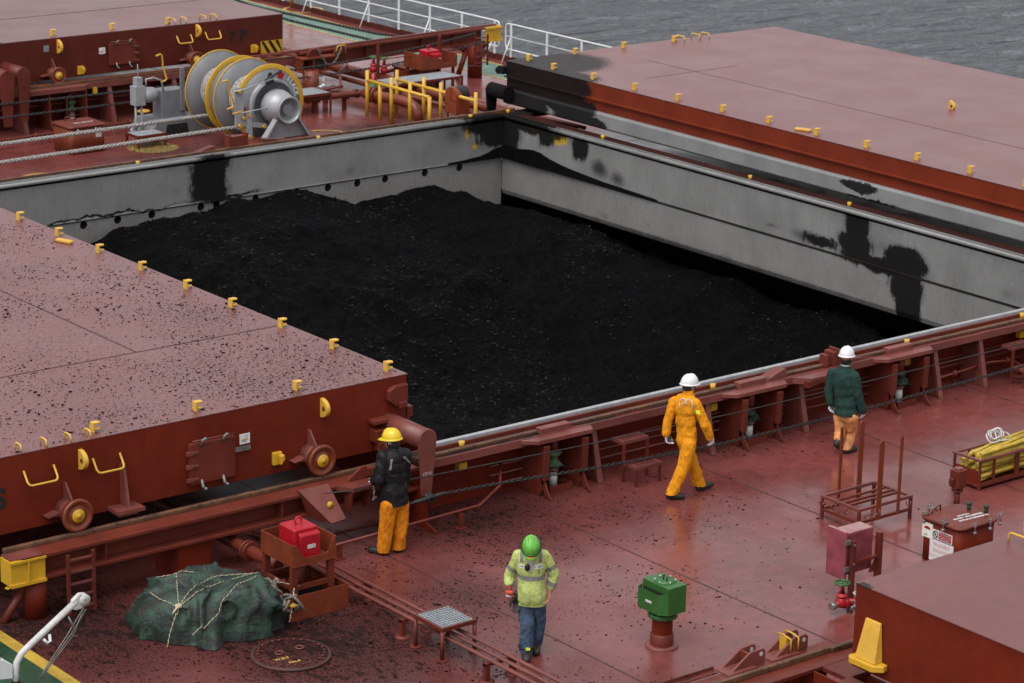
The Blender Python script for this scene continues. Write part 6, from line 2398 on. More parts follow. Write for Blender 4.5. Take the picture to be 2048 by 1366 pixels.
def tarp_point(u, v):
    """u angle, v 0 (top) .. 1 (ground)"""
    c, s = math.cos(u), math.sin(u)
    lob = 1 + .06 * math.sin(2 * u + .6) + .05 * math.sin(3 * u + 2) + .04 * math.sin(5 * u + 1) + .03 * math.sin(9 * u)
    r = v ** .62
    ax, ay = .86 * lob * r, .74 * lob * r
    x = ax * c * .72 + ay * s * .69
    y = -ax * c * .69 + ay * s * .72
    h = .60 * (1 - v ** 4.5) ** .55 if v < 1 else 0
    h *= 1 + .12 * math.sin(u + 2.4) * v
    p = Vector((17.0 + x, 27.42 + y, h + .012))
    f1 = mnoise.noise(Vector((p.x * 2.1, p.y * 2.1, p.z * 2.6 + 3)))
    ridg = 1 - abs(mnoise.noise(Vector((p.x * 1.7 + 7, p.y * 1.7, p.z * 1.1))) * 2)
    ridg2 = 1 - abs(mnoise.noise(Vector((p.x * 3.6 + 1, p.y * 3.6, p.z * 2.4))) * 2)
    rad = Vector((x, y, 0)).normalized() if v > .02 else Vector((0, 0, 1))
    k = .12 * f1 + .15 * (max(ridg, 0) ** 7 - .18) + .075 * (max(ridg2, 0) ** 6 - .18)
    p += rad * k * min(1, v * 1.6) + Vector((0, 0, 1)) * k * (1 - v) * .9
    if v > .93:
        p += rad * .03 * math.sin(u * 13) * (v - .93) / .07
    p.z = max(p.z, .008 + .01 * (1 - v))
    return p


NU, NV = 150, 46
q = MB()
vs = [tarp_point(2 * PI * i / NU, (j + .02) / NV) for j in range(NV + 1) for i in range(NU)]
fs = [(j * NU + i, j * NU + (i + 1) % NU, (j + 1) * NU + (i + 1) % NU, (j + 1) * NU + i) for j in range(NV) for i in range(NU)]
fs.append(tuple(range(NU)))
q.add(vs, fs, True)
m_tarp = NT('green_tarpaulin')
c = m_tarp.mult((.021, .050, .034), m_tarp.ramp(m_tarp.noise(2.2, 5), .3, .7, .65, 1.25))
c = m_tarp.mix(m_tarp.ramp(m_tarp.noise((3.0, 3.0, 4.5), 6, .72, loc=(3, 1, 8), dist=.8), .42, .55, 0, .9), c, (.010, .012, .011))
m_tarp.val(c, m_tarp.b.inputs['Base Color'])
m_tarp.b.inputs['Roughness'].default_value = .62
m_tarp.bump(m_tarp.math('ADD', m_tarp.noise(9, 4, .6, dist=1.0), m_tarp.math('MULTIPLY', m_tarp.noise(40, 2), .2)), .6, .03)
tb_ = thing('tarp_bundle', 'lumpy bundle wrapped in grimy green tarpaulin lashed with striped cord', 'tarpaulin bundle', (17.02, 27.5, 0))
q.build('tarpaulin', m_tarp.mat, tb_)
bvh = BVHTree.FromPolygons([Vector(p) for p in q.v], q.f)


def drape(pts, lift=.012, step=.05):
    P = [Vector(p) for p in pts]
    out = []
    for a, b in zip(P, P[1:]):
        n = max(2, int((b - a).length / step))
        for i in range(n):
            out.append(a.lerp(b, i / n))
    out.append(P[-1])
    res = []
    for p in out:
        h = bvh.ray_cast(Vector((p.x, p.y, 3)), Vector((0, 0, -1)))
        if h[0] is not None and h[0].z > .05:
            res.append(Vector((p.x, p.y, h[0].z + lift)))
        else:
            res.append(Vector((p.x, p.y, max(.015, p.z))))
    # pulled taut: keep the upper hull of the path
    S_ = [0]
    for a, b in zip(res, res[1:]):
        S_.append(S_[-1] + math.hypot(b.x - a.x, b.y - a.y))
    hull = []
    for i in range(len(res)):
        while len(hull) > 1:
            a, b = hull[-2], hull[-1]
            if (res[b].z - res[a].z) * (S_[i] - S_[a]) <= (res[i].z - res[a].z) * (S_[b] - S_[a]):
                hull.pop()
            else:
                break
        hull.append(i)
    Z_ = np.interp(S_, [S_[i] for i in hull], [res[i].z for i in hull])
    for i, p in enumerate(res):
        p.z = .65 * float(Z_[i]) + .35 * p.z
    return res


def striped_cord(pts, r, parent, name='cord'):
    """two coloured strands laid round each other"""
    fine = []
    for a, b in zip(pts, pts[1:]):
        n = max(2, int((b - a).length / .010))
        fine += [a.lerp(b, i / n) for i in range(n)]
    a_, b_ = MB(), MB()
    L = 0
    for k, m in enumerate((a_, b_)):
        L = 0
        path = []
        for i, p in enumerate(fine):
            if i:
                L += (p - fine[i - 1]).length
            t = (fine[min(i + 1, len(fine) - 1)] - fine[max(i - 1, 0)])
            t = t.normalized() if t.length > 1e-6 else Vector((1, 0, 0))
            s1 = t.cross(Vector((0, 0, 1)))
            s1 = s1.normalized() if s1.length > 1e-4 else Vector((1, 0, 0))
            u1 = s1.cross(t)
            ang = L / .075 * 2 * PI + k * PI
            path.append(p + (s1 * math.cos(ang) + u1 * math.sin(ang)) * r * .55)
        m.tube(path, r * .62, 5)
    o = a_.build(name, m_cordA, parent)
    b_.build('cord_strand', m_cordB, o)
    return o


m_cordA = rope_material('pale_cord_strand', (.52, .45, .30), (.40, .33, .2), 60)
m_cordB = rope_material('dark_cord_strand', (.10, .10, .075), (.16, .15, .1), 60)
TL = {'A': [(16.62, 27.98, .58), (16.79, 27.81, .62), (17.01, 27.7, .6)], 'B': [(16.79, 27.79, .62), (16.58, 27.43, .58), (16.42, 27.14, .5)],
      'C': [(16.42, 27.14, .5), (16.74, 27.28, .56), (17.11, 27.45, .6), (17.33, 27.38, .58), (17.62, 27.22, .45)],
      'D': [(16.42, 27.14, .5), (16.74, 27.16, .55), (17.07, 27.22, .55), (17.71, 27.29, .42), (18.02, 27.05, .42), (18.13, 27.0, .42)],
      'E': [(16.29, 27.74, .3), (16.31, 27.4, .42), (16.42, 27.14, .5)], 'F': [(16.42, 27.14, .5), (16.26, 27.0, .38), (16.18, 26.96, .25), (16.1, 26.9, .1)],
      'G': [(16.38, 26.76, .25), (16.95, 26.85, .42), (17.55, 27.09, .4)]}
for k, pts in TL.items():
    striped_cord(drape(pts), .0065, tb_)
kn = drape([(16.42, 27.14, .5), (16.43, 27.15, .5)])[0]
q = MB()
for k in range(4):
    q.tube([kn + Vector((.035 * math.cos(a + k), .035 * math.sin(a + k), .012 + .014 * math.sin(2 * a + k))) for a in [2 * PI * i / 12 for i in range(12)]], .010, 6, closed=True)
q.tube([kn, kn + Vector((-.05, -.05, .02)), kn + Vector((-.10, -.03, -.06)), kn + Vector((-.06, .0, -.03)), kn], .010, 6)
q.build('knot', m_cordA, tb_)
striped_cord([Vector((18.05, 27.02, .42)), Vector((17.98, 26.93, .32)), Vector((17.90, 26.86, .16)), Vector((17.86, 26.84, .03))], .011, tb_)
# tangle of old netting rope by the basin
tg = thing('rope_tangle', 'tangle of grey brown rope with yellow floats between tarpaulin and drip basin', 'rope tangle', (17.85, 27.1, 0))
m_old = rope_material('old_grey_rope', (.20, .17, .14), (.09, .075, .065), 45)
for k in range(14):
    c = Vector((17.86 + R_.uniform(-.10, .10), 27.05 + R_.uniform(-.30, .34), .14 + R_.uniform(-.06, .28)))
    ph = R_.uniform(0, 6)
    pts = []
    for i in range(13):
        a = i / 12 * R_.uniform(3.5, 5.5) + ph
        pts.append(c + Vector((.10 * math.cos(a), .13 * math.sin(a * 1.2 + ph), .09 * math.sin(a * 1.7 + k))))
    for p in pts:
        p.z = max(p.z, .02)
    MB().tube(pts, .020, 7).build('rope_loop', m_old, tg)
for c in ((17.80, 27.32, .40), (17.93, 26.86, .24)):
    MB().ball(c, (.05, .04, .03), 2).build('float', m_yel, tg)

# ================================================================== DAVIT (bottom left)
dv = thing('davit', 'small white bent tube davit with wire falls on the green walkway', 'davit', (14.05, 26.9, 0))
q = MB()
q.tube([(14.03, 26.9, 0), (14.03, 26.9, .30), (14.05, 26.9, .42), (14.12, 26.9, .52), (14.22, 26.9, .59), (14.86, 26.9, 1.0)], .040, 14)
q.build('arm', m_dirtywhite, dv)
q = MB()
q.prism([(14.78, .93), (14.80, 1.03), (14.90, 1.10), (14.99, 1.08), (15.0, .98), (14.92, .90), (14.84, .90)], 'y', 26.87, 26.93)
q.build('head', m_dirtywhite, dv, bevel=.01)
q = MB()
q.lathe([(.01, -.05), (.07, -.05), (.07, -.03), (.05, -.02), (.05, .02), (.07, .03), (.07, .05), (.01, .05)], (14.96, 26.9, 1.01), 'y', 18)
q.build('sheave', m_dirtywhite, dv)
q = MB()
for dx, dz, e in ((0, 0, .0), (.04, -.02, .05), (.01, .01, .1)):
    q.tube([(14.92 + dx, 26.84, .92 + dz), (14.68 + e, 26.83, .62), (14.40 + e * .5, 26.83, .30), (14.22, 26.85, .02)], .007, 5)
q.tube([(14.72, 26.84, .86), (14.76, 26.8, .74), (14.80, 26.84, .7), (14.74, 26.82, .64), (14.8, 26.8, .6)], .012, 5)
q.build('wire_fall', m_steel, dv)
q = MB()
q.prism([(13.6, .30), (13.98, .24), (13.98, .42), (13.86, .52), (13.6, .50)], 'y', 26.86, 26.94)
q.build('side_bracket', m_white, dv, bevel=.012)
q = MB()
q.tube([(14.40, 26.88, .64), (14.44, 26.86, .58), (14.48, 26.86, .60), (14.48, 26.88, .68)], .02, 7)
q.build('eye_lug', m_white, dv)
MB().ball((13.78, 26.88, .56), .045, 2).build('lamp_knob', m_redbright, dv)
q = MB()
q.lathe([(.09, 0), (.09, .05), (.06, .1), (.05, .2)], (14.03, 26.9, 0), 'z', 14)
q.build('foot_clamp', m_black, dv)

# ================================================================== PEOPLE
m_skin = paint('skin', (.34, .16, .10), .55, .08, .1, scale=3, bump=.05)
m_hair = paint('dark_hair', (.012, .010, .010), .7, .2, .1)
m_orange = cloth('orange_overall_cloth', (.63, .24, .004), .14, .18)
m_orange2 = cloth('orange_trouser_cloth', (.60, .19, .004), .16, .25)
m_peach = cloth('faded_orange_cloth', (.60, .26, .10), .15, .25)
m_jacketg = cloth('dark_green_jacket_cloth', (.012, .036, .029), .18, .25)
m_jacketb = cloth('black_jacket_cloth', (.008, .008, .009), .2, .15, rough=.55)
m_hiviz = cloth('lime_shirt_cloth', (.40, .47, .15), .12, .5)
m_stripe = cloth('grey_reflective_tape', (.17, .165, .155), .12, .2, rough=.5)
m_jeans = cloth('blue_denim', (.048, .076, .125), .35, .5, 1.5)
m_sock = cloth('blue_sock', (.06, .08, .14), .2, .2)
m_boot = paint('black_boot_leather', (.014, .013, .013), .5, .2, .3, scale=5)
m_glove = cloth('white_glove_cotton', (.55, .54, .54), .1, .3, 3)
m_helmw = paint('white_helmet_plastic', (.62, .62, .625), .28, .03, .1, scale=4, bump=.02)
m_helmy = paint('yellow_helmet_plastic', (.62, .43, .012), .28, .05, .12, scale=4, bump=.02)
m_helmg = paint('green_helmet_plastic', (.12, .40, .05), .3, .12, .4, scale=5, bump=.02)
m_tee = cloth('grey_tee_cloth', (.42, .40, .42), .3, .4, 3)


def cap(m, p0, r0, p1, r1, n=10):
    """capsule with round ends between two points"""
    p0, p1 = Vector(p0), Vector(p1)
    t = p1 - p0
    if t.length < 1e-5:
        t = Vector((0, 0, 1e-3))
    d = t.normalized()
    pts, rs = [], []
    for i in range(5):
        a = PI / 2 * (1 - i / 4)
        pts.append(p0 - d * r0 * math.sin(a))
        rs.append(max(r0 * math.cos(a), r0 * .04))
    for i in range(5):
        a = PI / 2 * i / 4
        pts.append(p1 + d * r1 * math.sin(a))
        rs.append(max(r1 * math.cos(a), r1 * .04))
    m.tube(pts, rs, n)


def ell(m, c, rad, fwd=None, tilt=0):
    bm_ = bmesh.new()
    bmesh.ops.create_uvsphere(bm_, u_segments=18, v_segments=12, radius=1)
    rz = math.atan2(fwd[1], fwd[0]) if fwd is not None else 0
    M = Matrix.Translation(Vector(c)) @ Euler((0, tilt, rz)).to_matrix().to_4x4() @ Matrix.Diagonal((rad[0], rad[1], rad[2], 1))
    m.add([M @ v.co for v in bm_.verts], [[v.index for v in f.verts] for f in bm_.faces], True)
    bm_.free()


def blob(m, name, mat, parent, voxel=.012, smooth=3, wr=0.0, wscale=9.0, cut=None, matfn=None, stretch=(1, 1, .42)):
    """union of the shapes in m as one continuous skin, smoothed, with cloth folds of depth wr"""
    sh = W0[parent.name]
    me = bpy.data.meshes.new('b')
    me.from_pydata([(p[0] - sh.x, p[1] - sh.y, p[2] - sh.z) for p in m.v], [], m.f)
    bm_ = bmesh.new()
    bm_.from_mesh(me)
    bmesh.ops.recalc_face_normals(bm_, faces=bm_.faces)
    bm_.to_mesh(me)
    bm_.free()
    ob = bpy.data.objects.new('b', me)
    COL.objects.link(ob)
    md = ob.modifiers.new('r', 'REMESH')
    md.mode = 'VOXEL'
    md.voxel_size = voxel
    dg = bpy.context.evaluated_depsgraph_get()
    me2 = bpy.data.meshes.new_from_object(ob.evaluated_get(dg), depsgraph=dg)
    bpy.data.objects.remove(ob)
    bm_ = bmesh.new()
    bm_.from_mesh(me2)
    for i in range(smooth):
        bmesh.ops.smooth_vert(bm_, verts=bm_.verts, factor=.5, use_axis_x=True, use_axis_y=True, use_axis_z=True)
    bm_.normal_update()
    if wr:
        for v in bm_.verts:
            p = v.co
            a = Vector((p.x * wscale * stretch[0], p.y * wscale * stretch[1], p.z * wscale * stretch[2] + (p.x + p.y) * wscale * .5))
            k = 1 - 2 * abs(mnoise.noise(a))
            k2 = 1 - 2 * abs(mnoise.noise(a * 2.1 + Vector((5, 1, 2))))
            v.co += v.normal * wr * (k * .75 - .2 + .5 * k2)
    if cut:
        for co, no in cut:
            bmesh.ops.bisect_plane(bm_, geom=bm_.verts[:] + bm_.edges[:] + bm_.faces[:], plane_co=Vector(co) - sh, plane_no=no, clear_outer=True)
    bm_.to_mesh(me2)
    bm_.free()
    me2.materials.clear()
    mats = mat if isinstance(mat, (list, tuple)) else [mat]
    for x in mats:
        me2.materials.append(x)
    for p in me2.polygons:
        p.use_smooth = True
        p.material_index = matfn(Vector(p.center) + sh, p.normal) if matfn else 0
    o = bpy.data.objects.new(name, me2)
    me2.name = name
    COL.objects.link(o)
    o.parent = parent
    W0[o.name] = sh.copy()
    return o


def hand_shape(m, wrist, d, n, side, s=1.0, curl=.5, fat=1.0):
    """palm, four fingers of unequal length and a thumb. d: toward the fingers, n: palm normal, side: +1/-1 thumb side"""
    d, n = Vector(d).normalized(), Vector(n).normalized()
    n = (n - d * n.dot(d)).normalized()
    t = d.cross(n) * side            # toward the thumb
    wrist = Vector(wrist)
    cap(m, wrist - d * .03 * s, .027 * s * fat, wrist + d * .02 * s, .027 * s * fat, 10)
    for k, off in enumerate((.030, .010, -.010, -.028)):
        kn_ = wrist + d * (.090 - .004 * abs(k - 1)) * s + t * off * s
        cap(m, wrist + d * .015 * s + t * off * .6 * s, .016 * s * fat, kn_, .013 * s * fat, 8)
        L = (.042, .047, .043, .033)[k] * s
        ang = 0.15 + curl * .3
        p = kn_
        for j in range(3):
            ang2 = ang + curl * (.55 + .5 * j) * (1 + .08 * k)
            dd = d * math.cos(ang2) + n * math.sin(ang2) + t * (.10 - .07 * k) * (1 - j * .3)
            p2 = p + dd.normalized() * L * (1, .68, .55)[j]
            cap(m, p, (.0105 - .0012 * j) * s * fat, p2, (.0098 - .0012 * j) * s * fat, 8)
            p = p2
    b = wrist + d * .028 * s + t * .026 * s
    b1 = b + (d * .6 + t * .75 + n * .25).normalized() * .045 * s
    b2 = b1 + (d * .9 + t * .30 + n * (.3 + curl * .3)).normalized() * .035 * s
    b3 = b2 + (d * .95 + n * (.2 + curl * .4)).normalized() * .026 * s
    cap(m, b, .017 * s * fat, b1, .0135 * s * fat, 8)
    cap(m, b1, .012 * s * fat, b2, .0115 * s * fat, 8)
    cap(m, b2, .0112 * s * fat, b3, .009 * s * fat, 8)


def helmet(parent, c, fwd, mat, tilt=0.0, r=(.140, .114, .138), name='hard_hat', ridge=True):
    """hard hat: ribbed dome, rim, peak toward fwd; tilt > 0 leans it forward"""
    fwd = Vector((fwd[0], fwd[1], 0)).normalized()
    rz = math.atan2(fwd.y, fwd.x)
    M = Matrix.Translation(Vector(c)) @ Euler((0, 0, rz)).to_matrix().to_4x4() @ Euler((0, tilt, 0)).to_matrix().to_4x4()
    q = MB()
    nu, nv = 40, 12
    vs, fs = [], []
    for j in range(nv + 1):
        e = PI / 2 * j / nv
        for i in range(nu):
            a = 2 * PI * i / nu
            k = math.cos(e) ** .85
            x, y, z = r[0] * k * math.cos(a), r[1] * k * math.sin(a), r[2] * math.sin(e)
            if ridge:
                for yc, w_, hh in ((0, .018, .010), (.045, .010, .005), (-.045, .010, .005)):
                    if abs(y - yc) < w_ and e > .35:
                        z += hh * (1 - (abs(y - yc) / w_) ** 2) * min(1, (e - .35) * 2)
            vs.append(M @ Vector((x, y, z)))
    for j in range(nv):
        for i in range(nu):
            fs.append((j * nu + i, j * nu + (i + 1) % nu, (j + 1) * nu + (i + 1) % nu, (j + 1) * nu + i))
    q.add(vs, fs, True)
    vs, fs = [], []
    for i in range(nu):
        a = 2 * PI * i / nu
        peak = max(0, math.cos(a)) ** 2.2 * .045
        for rr, zz in ((0.0, .012), (.014 + peak, -.004 - peak * .25), (.014 + peak, -.010 - peak * .25), (-.004, -.004)):
            vs.append(M @ Vector(((r[0] + rr) * math.cos(a), (r[1] + min(rr, .016)) * math.sin(a), zz)))
    for i in range(nu):
        for k in range(3):
            j = (i + 1) % nu
            fs.append((4 * i + k, 4 * j + k, 4 * j + k + 1, 4 * i + k + 1))
    q.add(vs, fs, True)
    o = q.build(name, mat, parent)
    i_ = MB()
    vs = [M @ Vector((r[0] * .94 * math.cos(2 * PI * k / 24), r[1] * .94 * math.sin(2 * PI * k / 24), .0)) for k in range(24)]
    i_.add(vs, [tuple(range(24))])
    i_.build('hat_lining', m_black, o)
    return o, M


def head_shape(m, c, fwd, s=1.0, tilt=0.0):
    """skull, jaw, nose, brow, ears; tilt leans the face down"""
    f = Vector((fwd[0], fwd[1], 0)).normalized()
    u = Vector((0, 0, 1))
    f2 = (f * math.cos(tilt) - u * math.sin(tilt))
    u2 = (u * math.cos(tilt) + f * math.sin(tilt))
    sd_ = f.cross(u).normalized()
    c = Vector(c)
    rz = math.atan2(f.y, f.x)

    def E(off, rad):
        ell(m, c + f2 * off[0] * s + sd_ * off[1] * s + u2 * off[2] * s, [q * s for q in rad], f, tilt)
    E((-.012, 0, .02), (.098, .076, .095))
    E((.030, 0, -.045), (.058, .058, .07))
    cap(m, c + f2 * .03 * s - u2 * .03 * s, .05 * s, c + f2 * .062 * s - u2 * .092 * s, .026 * s)
    cap(m, c + f2 * .085 * s + u2 * .005 * s, .010 * s, c + f2 * .104 * s - u2 * .035 * s, .015 * s, 8)
    E((.08, 0, .022), (.018, .055, .012))
    E((.088, 0, -.066), (.012, .026, .008))
    for k in (-1, 1):
        E((-.005, .077 * k, -.015), (.026, .010, .034))
    return f2, u2, sd_


def boot(m, heel, toe, ankle, w=.042, fat=1.28):
    heel, toe, ankle = Vector(heel), Vector(toe), Vector(ankle)
    d = (toe - heel).normalized()
    up = (ankle - heel)
    up = (up - d * up.dot(d)).normalized()
    cap(m, heel + d * .035 + up * .042, .040 * fat, heel + d * .10 + up * .045, .043 * fat)
    cap(m, heel + d * .10 + up * .042, .044 * fat, toe - d * .035 + up * .036, .037 * fat)
    cap(m, heel + d * .045 + up * .06, .046 * fat, ankle, .052 * fat)
    for k in (0, 1):
        cap(m, heel + d * .03 + up * .014, .022, toe - d * .02 + up * .014, .022)


def make_body(root, J, fwd, hfwd, tilt, k=1.0, skin=None):
    """one continuous figure under the clothes: head, neck, trunk, arms to the wrist, legs to the ankle"""
    m = MB()
    head_shape(m, J['headc'], hfwd, 1.0, tilt)
    neck = Vector(J['neck'])
    cap(m, Vector(J['headc']) - Vector((0, 0, .05)) - Vector((hfwd[0], hfwd[1], 0)).normalized() * .02, .052, neck - Vector((0, 0, .05)), .058)
    chest, waist, hip = Vector(J['chest']), Vector(J['waist']), Vector(J['hip'])
    ell(m, chest + (neck - chest) * .25, (.066 * k, .12 * k, .13), fwd)
    ell(m, chest, (.07 * k, .115 * k, .15), fwd)
    ell(m, waist, (.085 * k, .115 * k, .16), fwd)
    ell(m, hip, (.09 * k, .125 * k, .12), fwd)
    for s in 'LR':
        cap(m, J['sh' + s], .045, J['el' + s], .037)
        cap(m, J['el' + s], .036, J['wr' + s], .026)
        cap(m, neck - Vector((0, 0, .06)), .045, J['sh' + s], .045)
        cap(m, J['hip' + s], .07, J['kn' + s], .05)
        cap(m, J['kn' + s], .048, J['an' + s], .036)
    return blob(m, 'body', skin or m_skin, root, .0095, 2)


def torso_shapes(m, J, fwd, k=1.0, depth=.115, wid=.175, belly=0.0, hem=None):
    neck, chest, waist, hip = (Vector(J[q]) for q in ('neck', 'chest', 'waist', 'hip'))
    f = Vector((fwd[0], fwd[1], 0)).normalized()
    sh = (Vector(J['shL']) + Vector(J['shR'])) / 2
    ell(m, sh + (chest - sh) * .25, (depth * .95, wid * 1.0, .15), fwd)
    ell(m, chest, (depth, wid * .98, .20), fwd)
    ell(m, chest.lerp(waist, .5), (depth * .98, wid * .92, .2), fwd)
    ell(m, waist + f * belly, (depth * .96 + belly * .4, wid * .9, .19), fwd)
    for s in 'LR':
        cap(m, neck - Vector((0, 0, .045)), .062, Vector(J['sh' + s]) - Vector((0, 0, .01)), .062)
    cap(m, neck - Vector((0, 0, .10)), .078, neck + Vector((0, 0, .012)), .068)


def sleeve(m, J, s, r=(.070, .062, .050), upto=1.0):
    a, b, c = (Vector(J[q + s]) for q in ('sh', 'el', 'wr'))
    cap(m, a, r[0], b, r[1])
    cap(m, b, r[1], b.lerp(c, upto), r[2])


def trousers(m, J, fwd, k=1.0, r=(.098, .080, .072), cuff=.85, hw=.15, short=''):
    hip = Vector(J['hip'])
    ell(m, hip, (.118 * k, hw * k, .14), fwd)
    for s in 'LR':
        a, b, c = (Vector(J[q + s]) for q in ('hip', 'kn', 'an'))
        cap(m, a, r[0] * k, b, r[1] * k)
        cap(m, b, r[1] * k, b.lerp(c, .55 if s in short else cuff + .25), r[2] * k)
        cap(m, hip, .11 * k, a, r[0] * k)


def absJ(d, shift=(0, 0, 0)):
    b = Vector((d['base'][0], d['base'][1], 0)) + Vector(shift)
    return {k: b + Vector(v) for k, v in d.items() if k != 'base'}, b


def onto(obj, pts, off, dirv, W):
    """project points along dirv onto an object's mesh, lifted by off"""
    sh = W0[obj.name]
    me = obj.data
    bv = BVHTree.FromPolygons([v.co + sh for v in me.vertices], [list(p.vertices) for p in me.polygons])
    out = []
    for p in pts:
        h = bv.ray_cast(Vector(p) - Vector(dirv) * 1.0, Vector(dirv))
        if h[0] is not None:
            out.append(h[0] - Vector(dirv) * off)
    return out


def patch(name, obj, centre, right, up, w_, h_, dirv, mat, parent, n=5, off=.005):
    """small cloth patch that follows the surface under it"""
    right, up = Vector(right), Vector(up)
    P = []
    for j in range(n):
        for i in range(n):
            P.append(Vector(centre) + right * w_ * (i / (n - 1) - .5) + up * h_ * (j / (n - 1) - .5))
    Q = onto(obj, P, off, dirv, None)
    if len(Q) != n * n:
        return None
    m = MB()
    m.add(Q, [(j * n + i, j * n + i + 1, (j + 1) * n + i + 1, (j + 1) * n + i) for j in range(n - 1) for i in range(n - 1)], True)
    return m.build(name, mat, parent)


PP = {
'orange' : dict(base=(25.260, 27.611),
    helm=(0.020, 0.048, 1.728),
    headc=(0.020, 0.048, 1.641),
    neck=(0.000, 0.038, 1.535),
    chest=(-0.036, 0.054, 1.322),
    waist=(-0.014, 0.037, 0.971),
    hip=(-0.024, 0.019, 0.849),
    shL=(-0.096, 0.230, 1.375),
    shR=(0.008, -0.108, 1.413),
    elL=(-0.173, 0.266, 1.084),
    elR=(0.103, -0.235, 1.102),
    wrL=(-0.213, 0.246, 0.904),
    wrR=(0.210, -0.231, 0.896),
    haL=(-0.211, 0.232, 0.819),
    haR=(0.253, -0.227, 0.814),
    hipL=(0.008, 0.096, 0.757),
    hipR=(-0.046, -0.065, 0.812),
    knL=(0.160, 0.051, 0.400),
    knR=(-0.137, -0.070, 0.477),
    anL=(0.282, 0.031, 0.072),
    anR=(-0.297, -0.019, 0.099),
    toL=(0.438, -0.016, 0.054),
    toR=(-0.155, -0.094, -0.006),
    heL=(0.240, 0.039, 0.013),
    heR=(-0.374, 0.029, 0.028),
),
'jacket' : dict(base=(28.449, 27.605),
    helm=(-0.007, 0.044, 1.612),
    headc=(-0.009, 0.045, 1.526),
    neck=(-0.022, 0.043, 1.414),
    chest=(-0.047, 0.038, 1.161),
    waist=(-0.019, 0.016, 0.873),
    hip=(0.000, -0.000, 0.656),
    shL=(-0.086, 0.247, 1.230),
    shR=(0.035, -0.104, 1.261),
    elL=(-0.127, 0.255, 0.961),
    elR=(0.062, -0.177, 0.966),
    wrL=(-0.135, 0.210, 0.785),
    wrR=(0.146, -0.193, 0.716),
    haL=(-0.138, 0.212, 0.734),
    haR=(0.177, -0.192, 0.645),
    hipL=(-0.010, 0.110, 0.570),
    hipR=(0.019, -0.091, 0.619),
    knL=(-0.022, 0.081, 0.347),
    knR=(0.150, 0.009, 0.334),
    anL=(-0.119, 0.031, 0.183),
    anR=(0.060, 0.016, 0.064),
    toL=(-0.018, 0.066, -0.051),
    toR=(0.168, 0.020, -0.031),
    heL=(-0.195, 0.027, 0.176),
    heR=(0.025, 0.006, 0.001),
),
'black' : dict(base=(20.398, 28.175),
    helm=(0.009, -0.007, 1.704),
    headc=(0.004, -0.003, 1.607),
    neck=(0.033, -0.001, 1.496),
    chest=(0.028, -0.022, 1.255),
    waist=(0.029, -0.023, 0.968),
    hip=(0.036, -0.029, 0.741),
    shL=(-0.148, -0.010, 1.406),
    shR=(0.203, -0.034, 1.374),
    elL=(-0.209, -0.012, 1.104),
    elR=(0.235, 0.017, 1.036),
    wrL=(-0.189, 0.125, 1.045),
    wrR=(0.148, 0.189, 0.913),
    haL=(-0.177, 0.192, 1.061),
    haR=(0.047, 0.295, 0.903),
    hipL=(-0.072, -0.045, 0.723),
    hipR=(0.150, -0.018, 0.676),
    knL=(-0.082, -0.012, 0.411),
    knR=(0.141, -0.022, 0.367),
    anL=(-0.103, 0.018, 0.063),
    anR=(0.125, -0.010, 0.075),
    toL=(-0.180, 0.143, -0.005),
    toR=(0.191, 0.129, -0.059),
    heL=(-0.086, -0.021, -0.021),
    heR=(0.120, -0.031, -0.027),
),
'green' : dict(base=(19.776, 24.360),
    helm=(-0.119, -0.110, 1.535),
    headc=(-0.122, -0.120, 1.449),
    neck=(-0.048, -0.038, 1.339),
    chest=(-0.025, -0.006, 1.136),
    waist=(-0.016, -0.013, 0.858),
    hip=(0.005, -0.004, 0.683),
    shL=(0.131, -0.105, 1.341),
    shR=(-0.153, 0.122, 1.326),
    elL=(0.238, -0.139, 1.022),
    elR=(-0.177, 0.218, 0.989),
    wrL=(0.159, -0.152, 0.807),
    wrR=(-0.242, 0.142, 0.875),
    haL=(0.100, -0.156, 0.689),
    haR=(-0.243, 0.117, 0.792),
    hipL=(0.056, -0.045, 0.656),
    hipR=(-0.056, 0.045, 0.653),
    knL=(0.114, -0.014, 0.380),
    knR=(-0.099, -0.049, 0.400),
    anL=(0.130, 0.050, 0.114),
    anR=(-0.117, -0.060, 0.064),
    toL=(0.074, -0.033, 0.022),
    toR=(-0.185, -0.159, -0.005),
    heL=(0.156, 0.080, 0.012),
    heR=(-0.100, -0.010, -0.007),
),

}
V3 = Vector
# ---- man in orange overalls
J, B = absJ(PP['orange'])
fw = (.93, .25)
pr = thing('person', 'person in bright orange overalls and white hard hat, logo on the back, walking right', 'person', B)
make_body(pr, J, fw, (.95, -.05), .05)
m = MB()
J2 = dict(J)
torso_shapes(m, J, fw, 1, .118, .172)
for s in 'LR':
    sleeve(m, J, s, (.072, .064, .056), .93)
trousers(m, J, fw, 1.0, (.102, .085, .078), .95)
ell(m, J['waist'].lerp(J['hip'], .5), (.112, .15, .16), fw)
cap(m, J['neck'] - V3((0, 0, .05)), .07, J['neck'] + V3((0, 0, .015)), .066)
ov = blob(m, 'overalls', m_orange, pr, .0100, 2, .016, 9, cut=[((B.x, B.y, .085), (0, 0, -1))])
D_ = V3((.623, .782, 0))
Rr = V3((.782, -.623, 0))
bc = J['chest'].lerp(J['neck'], .42) - Rr * .02
m = MB()
for x0, a0, a1 in ((-.036, .05, 1.22), (.042, -.22, 1.0)):
    arc = [bc + Rr * (x0 + .052 * math.cos(PI * t)) + V3((0, 0, .088 * math.sin(PI * t) - .02)) for t in [a0 + (a1 - a0) * i / 22 for i in range(23)]]
    pj = onto(ov, arc, .003, D_, None)
    if len(pj) > 3:
        m.tube(pj, .0085, 6)
m.build('back_emblem', m_dirtywhite, ov)
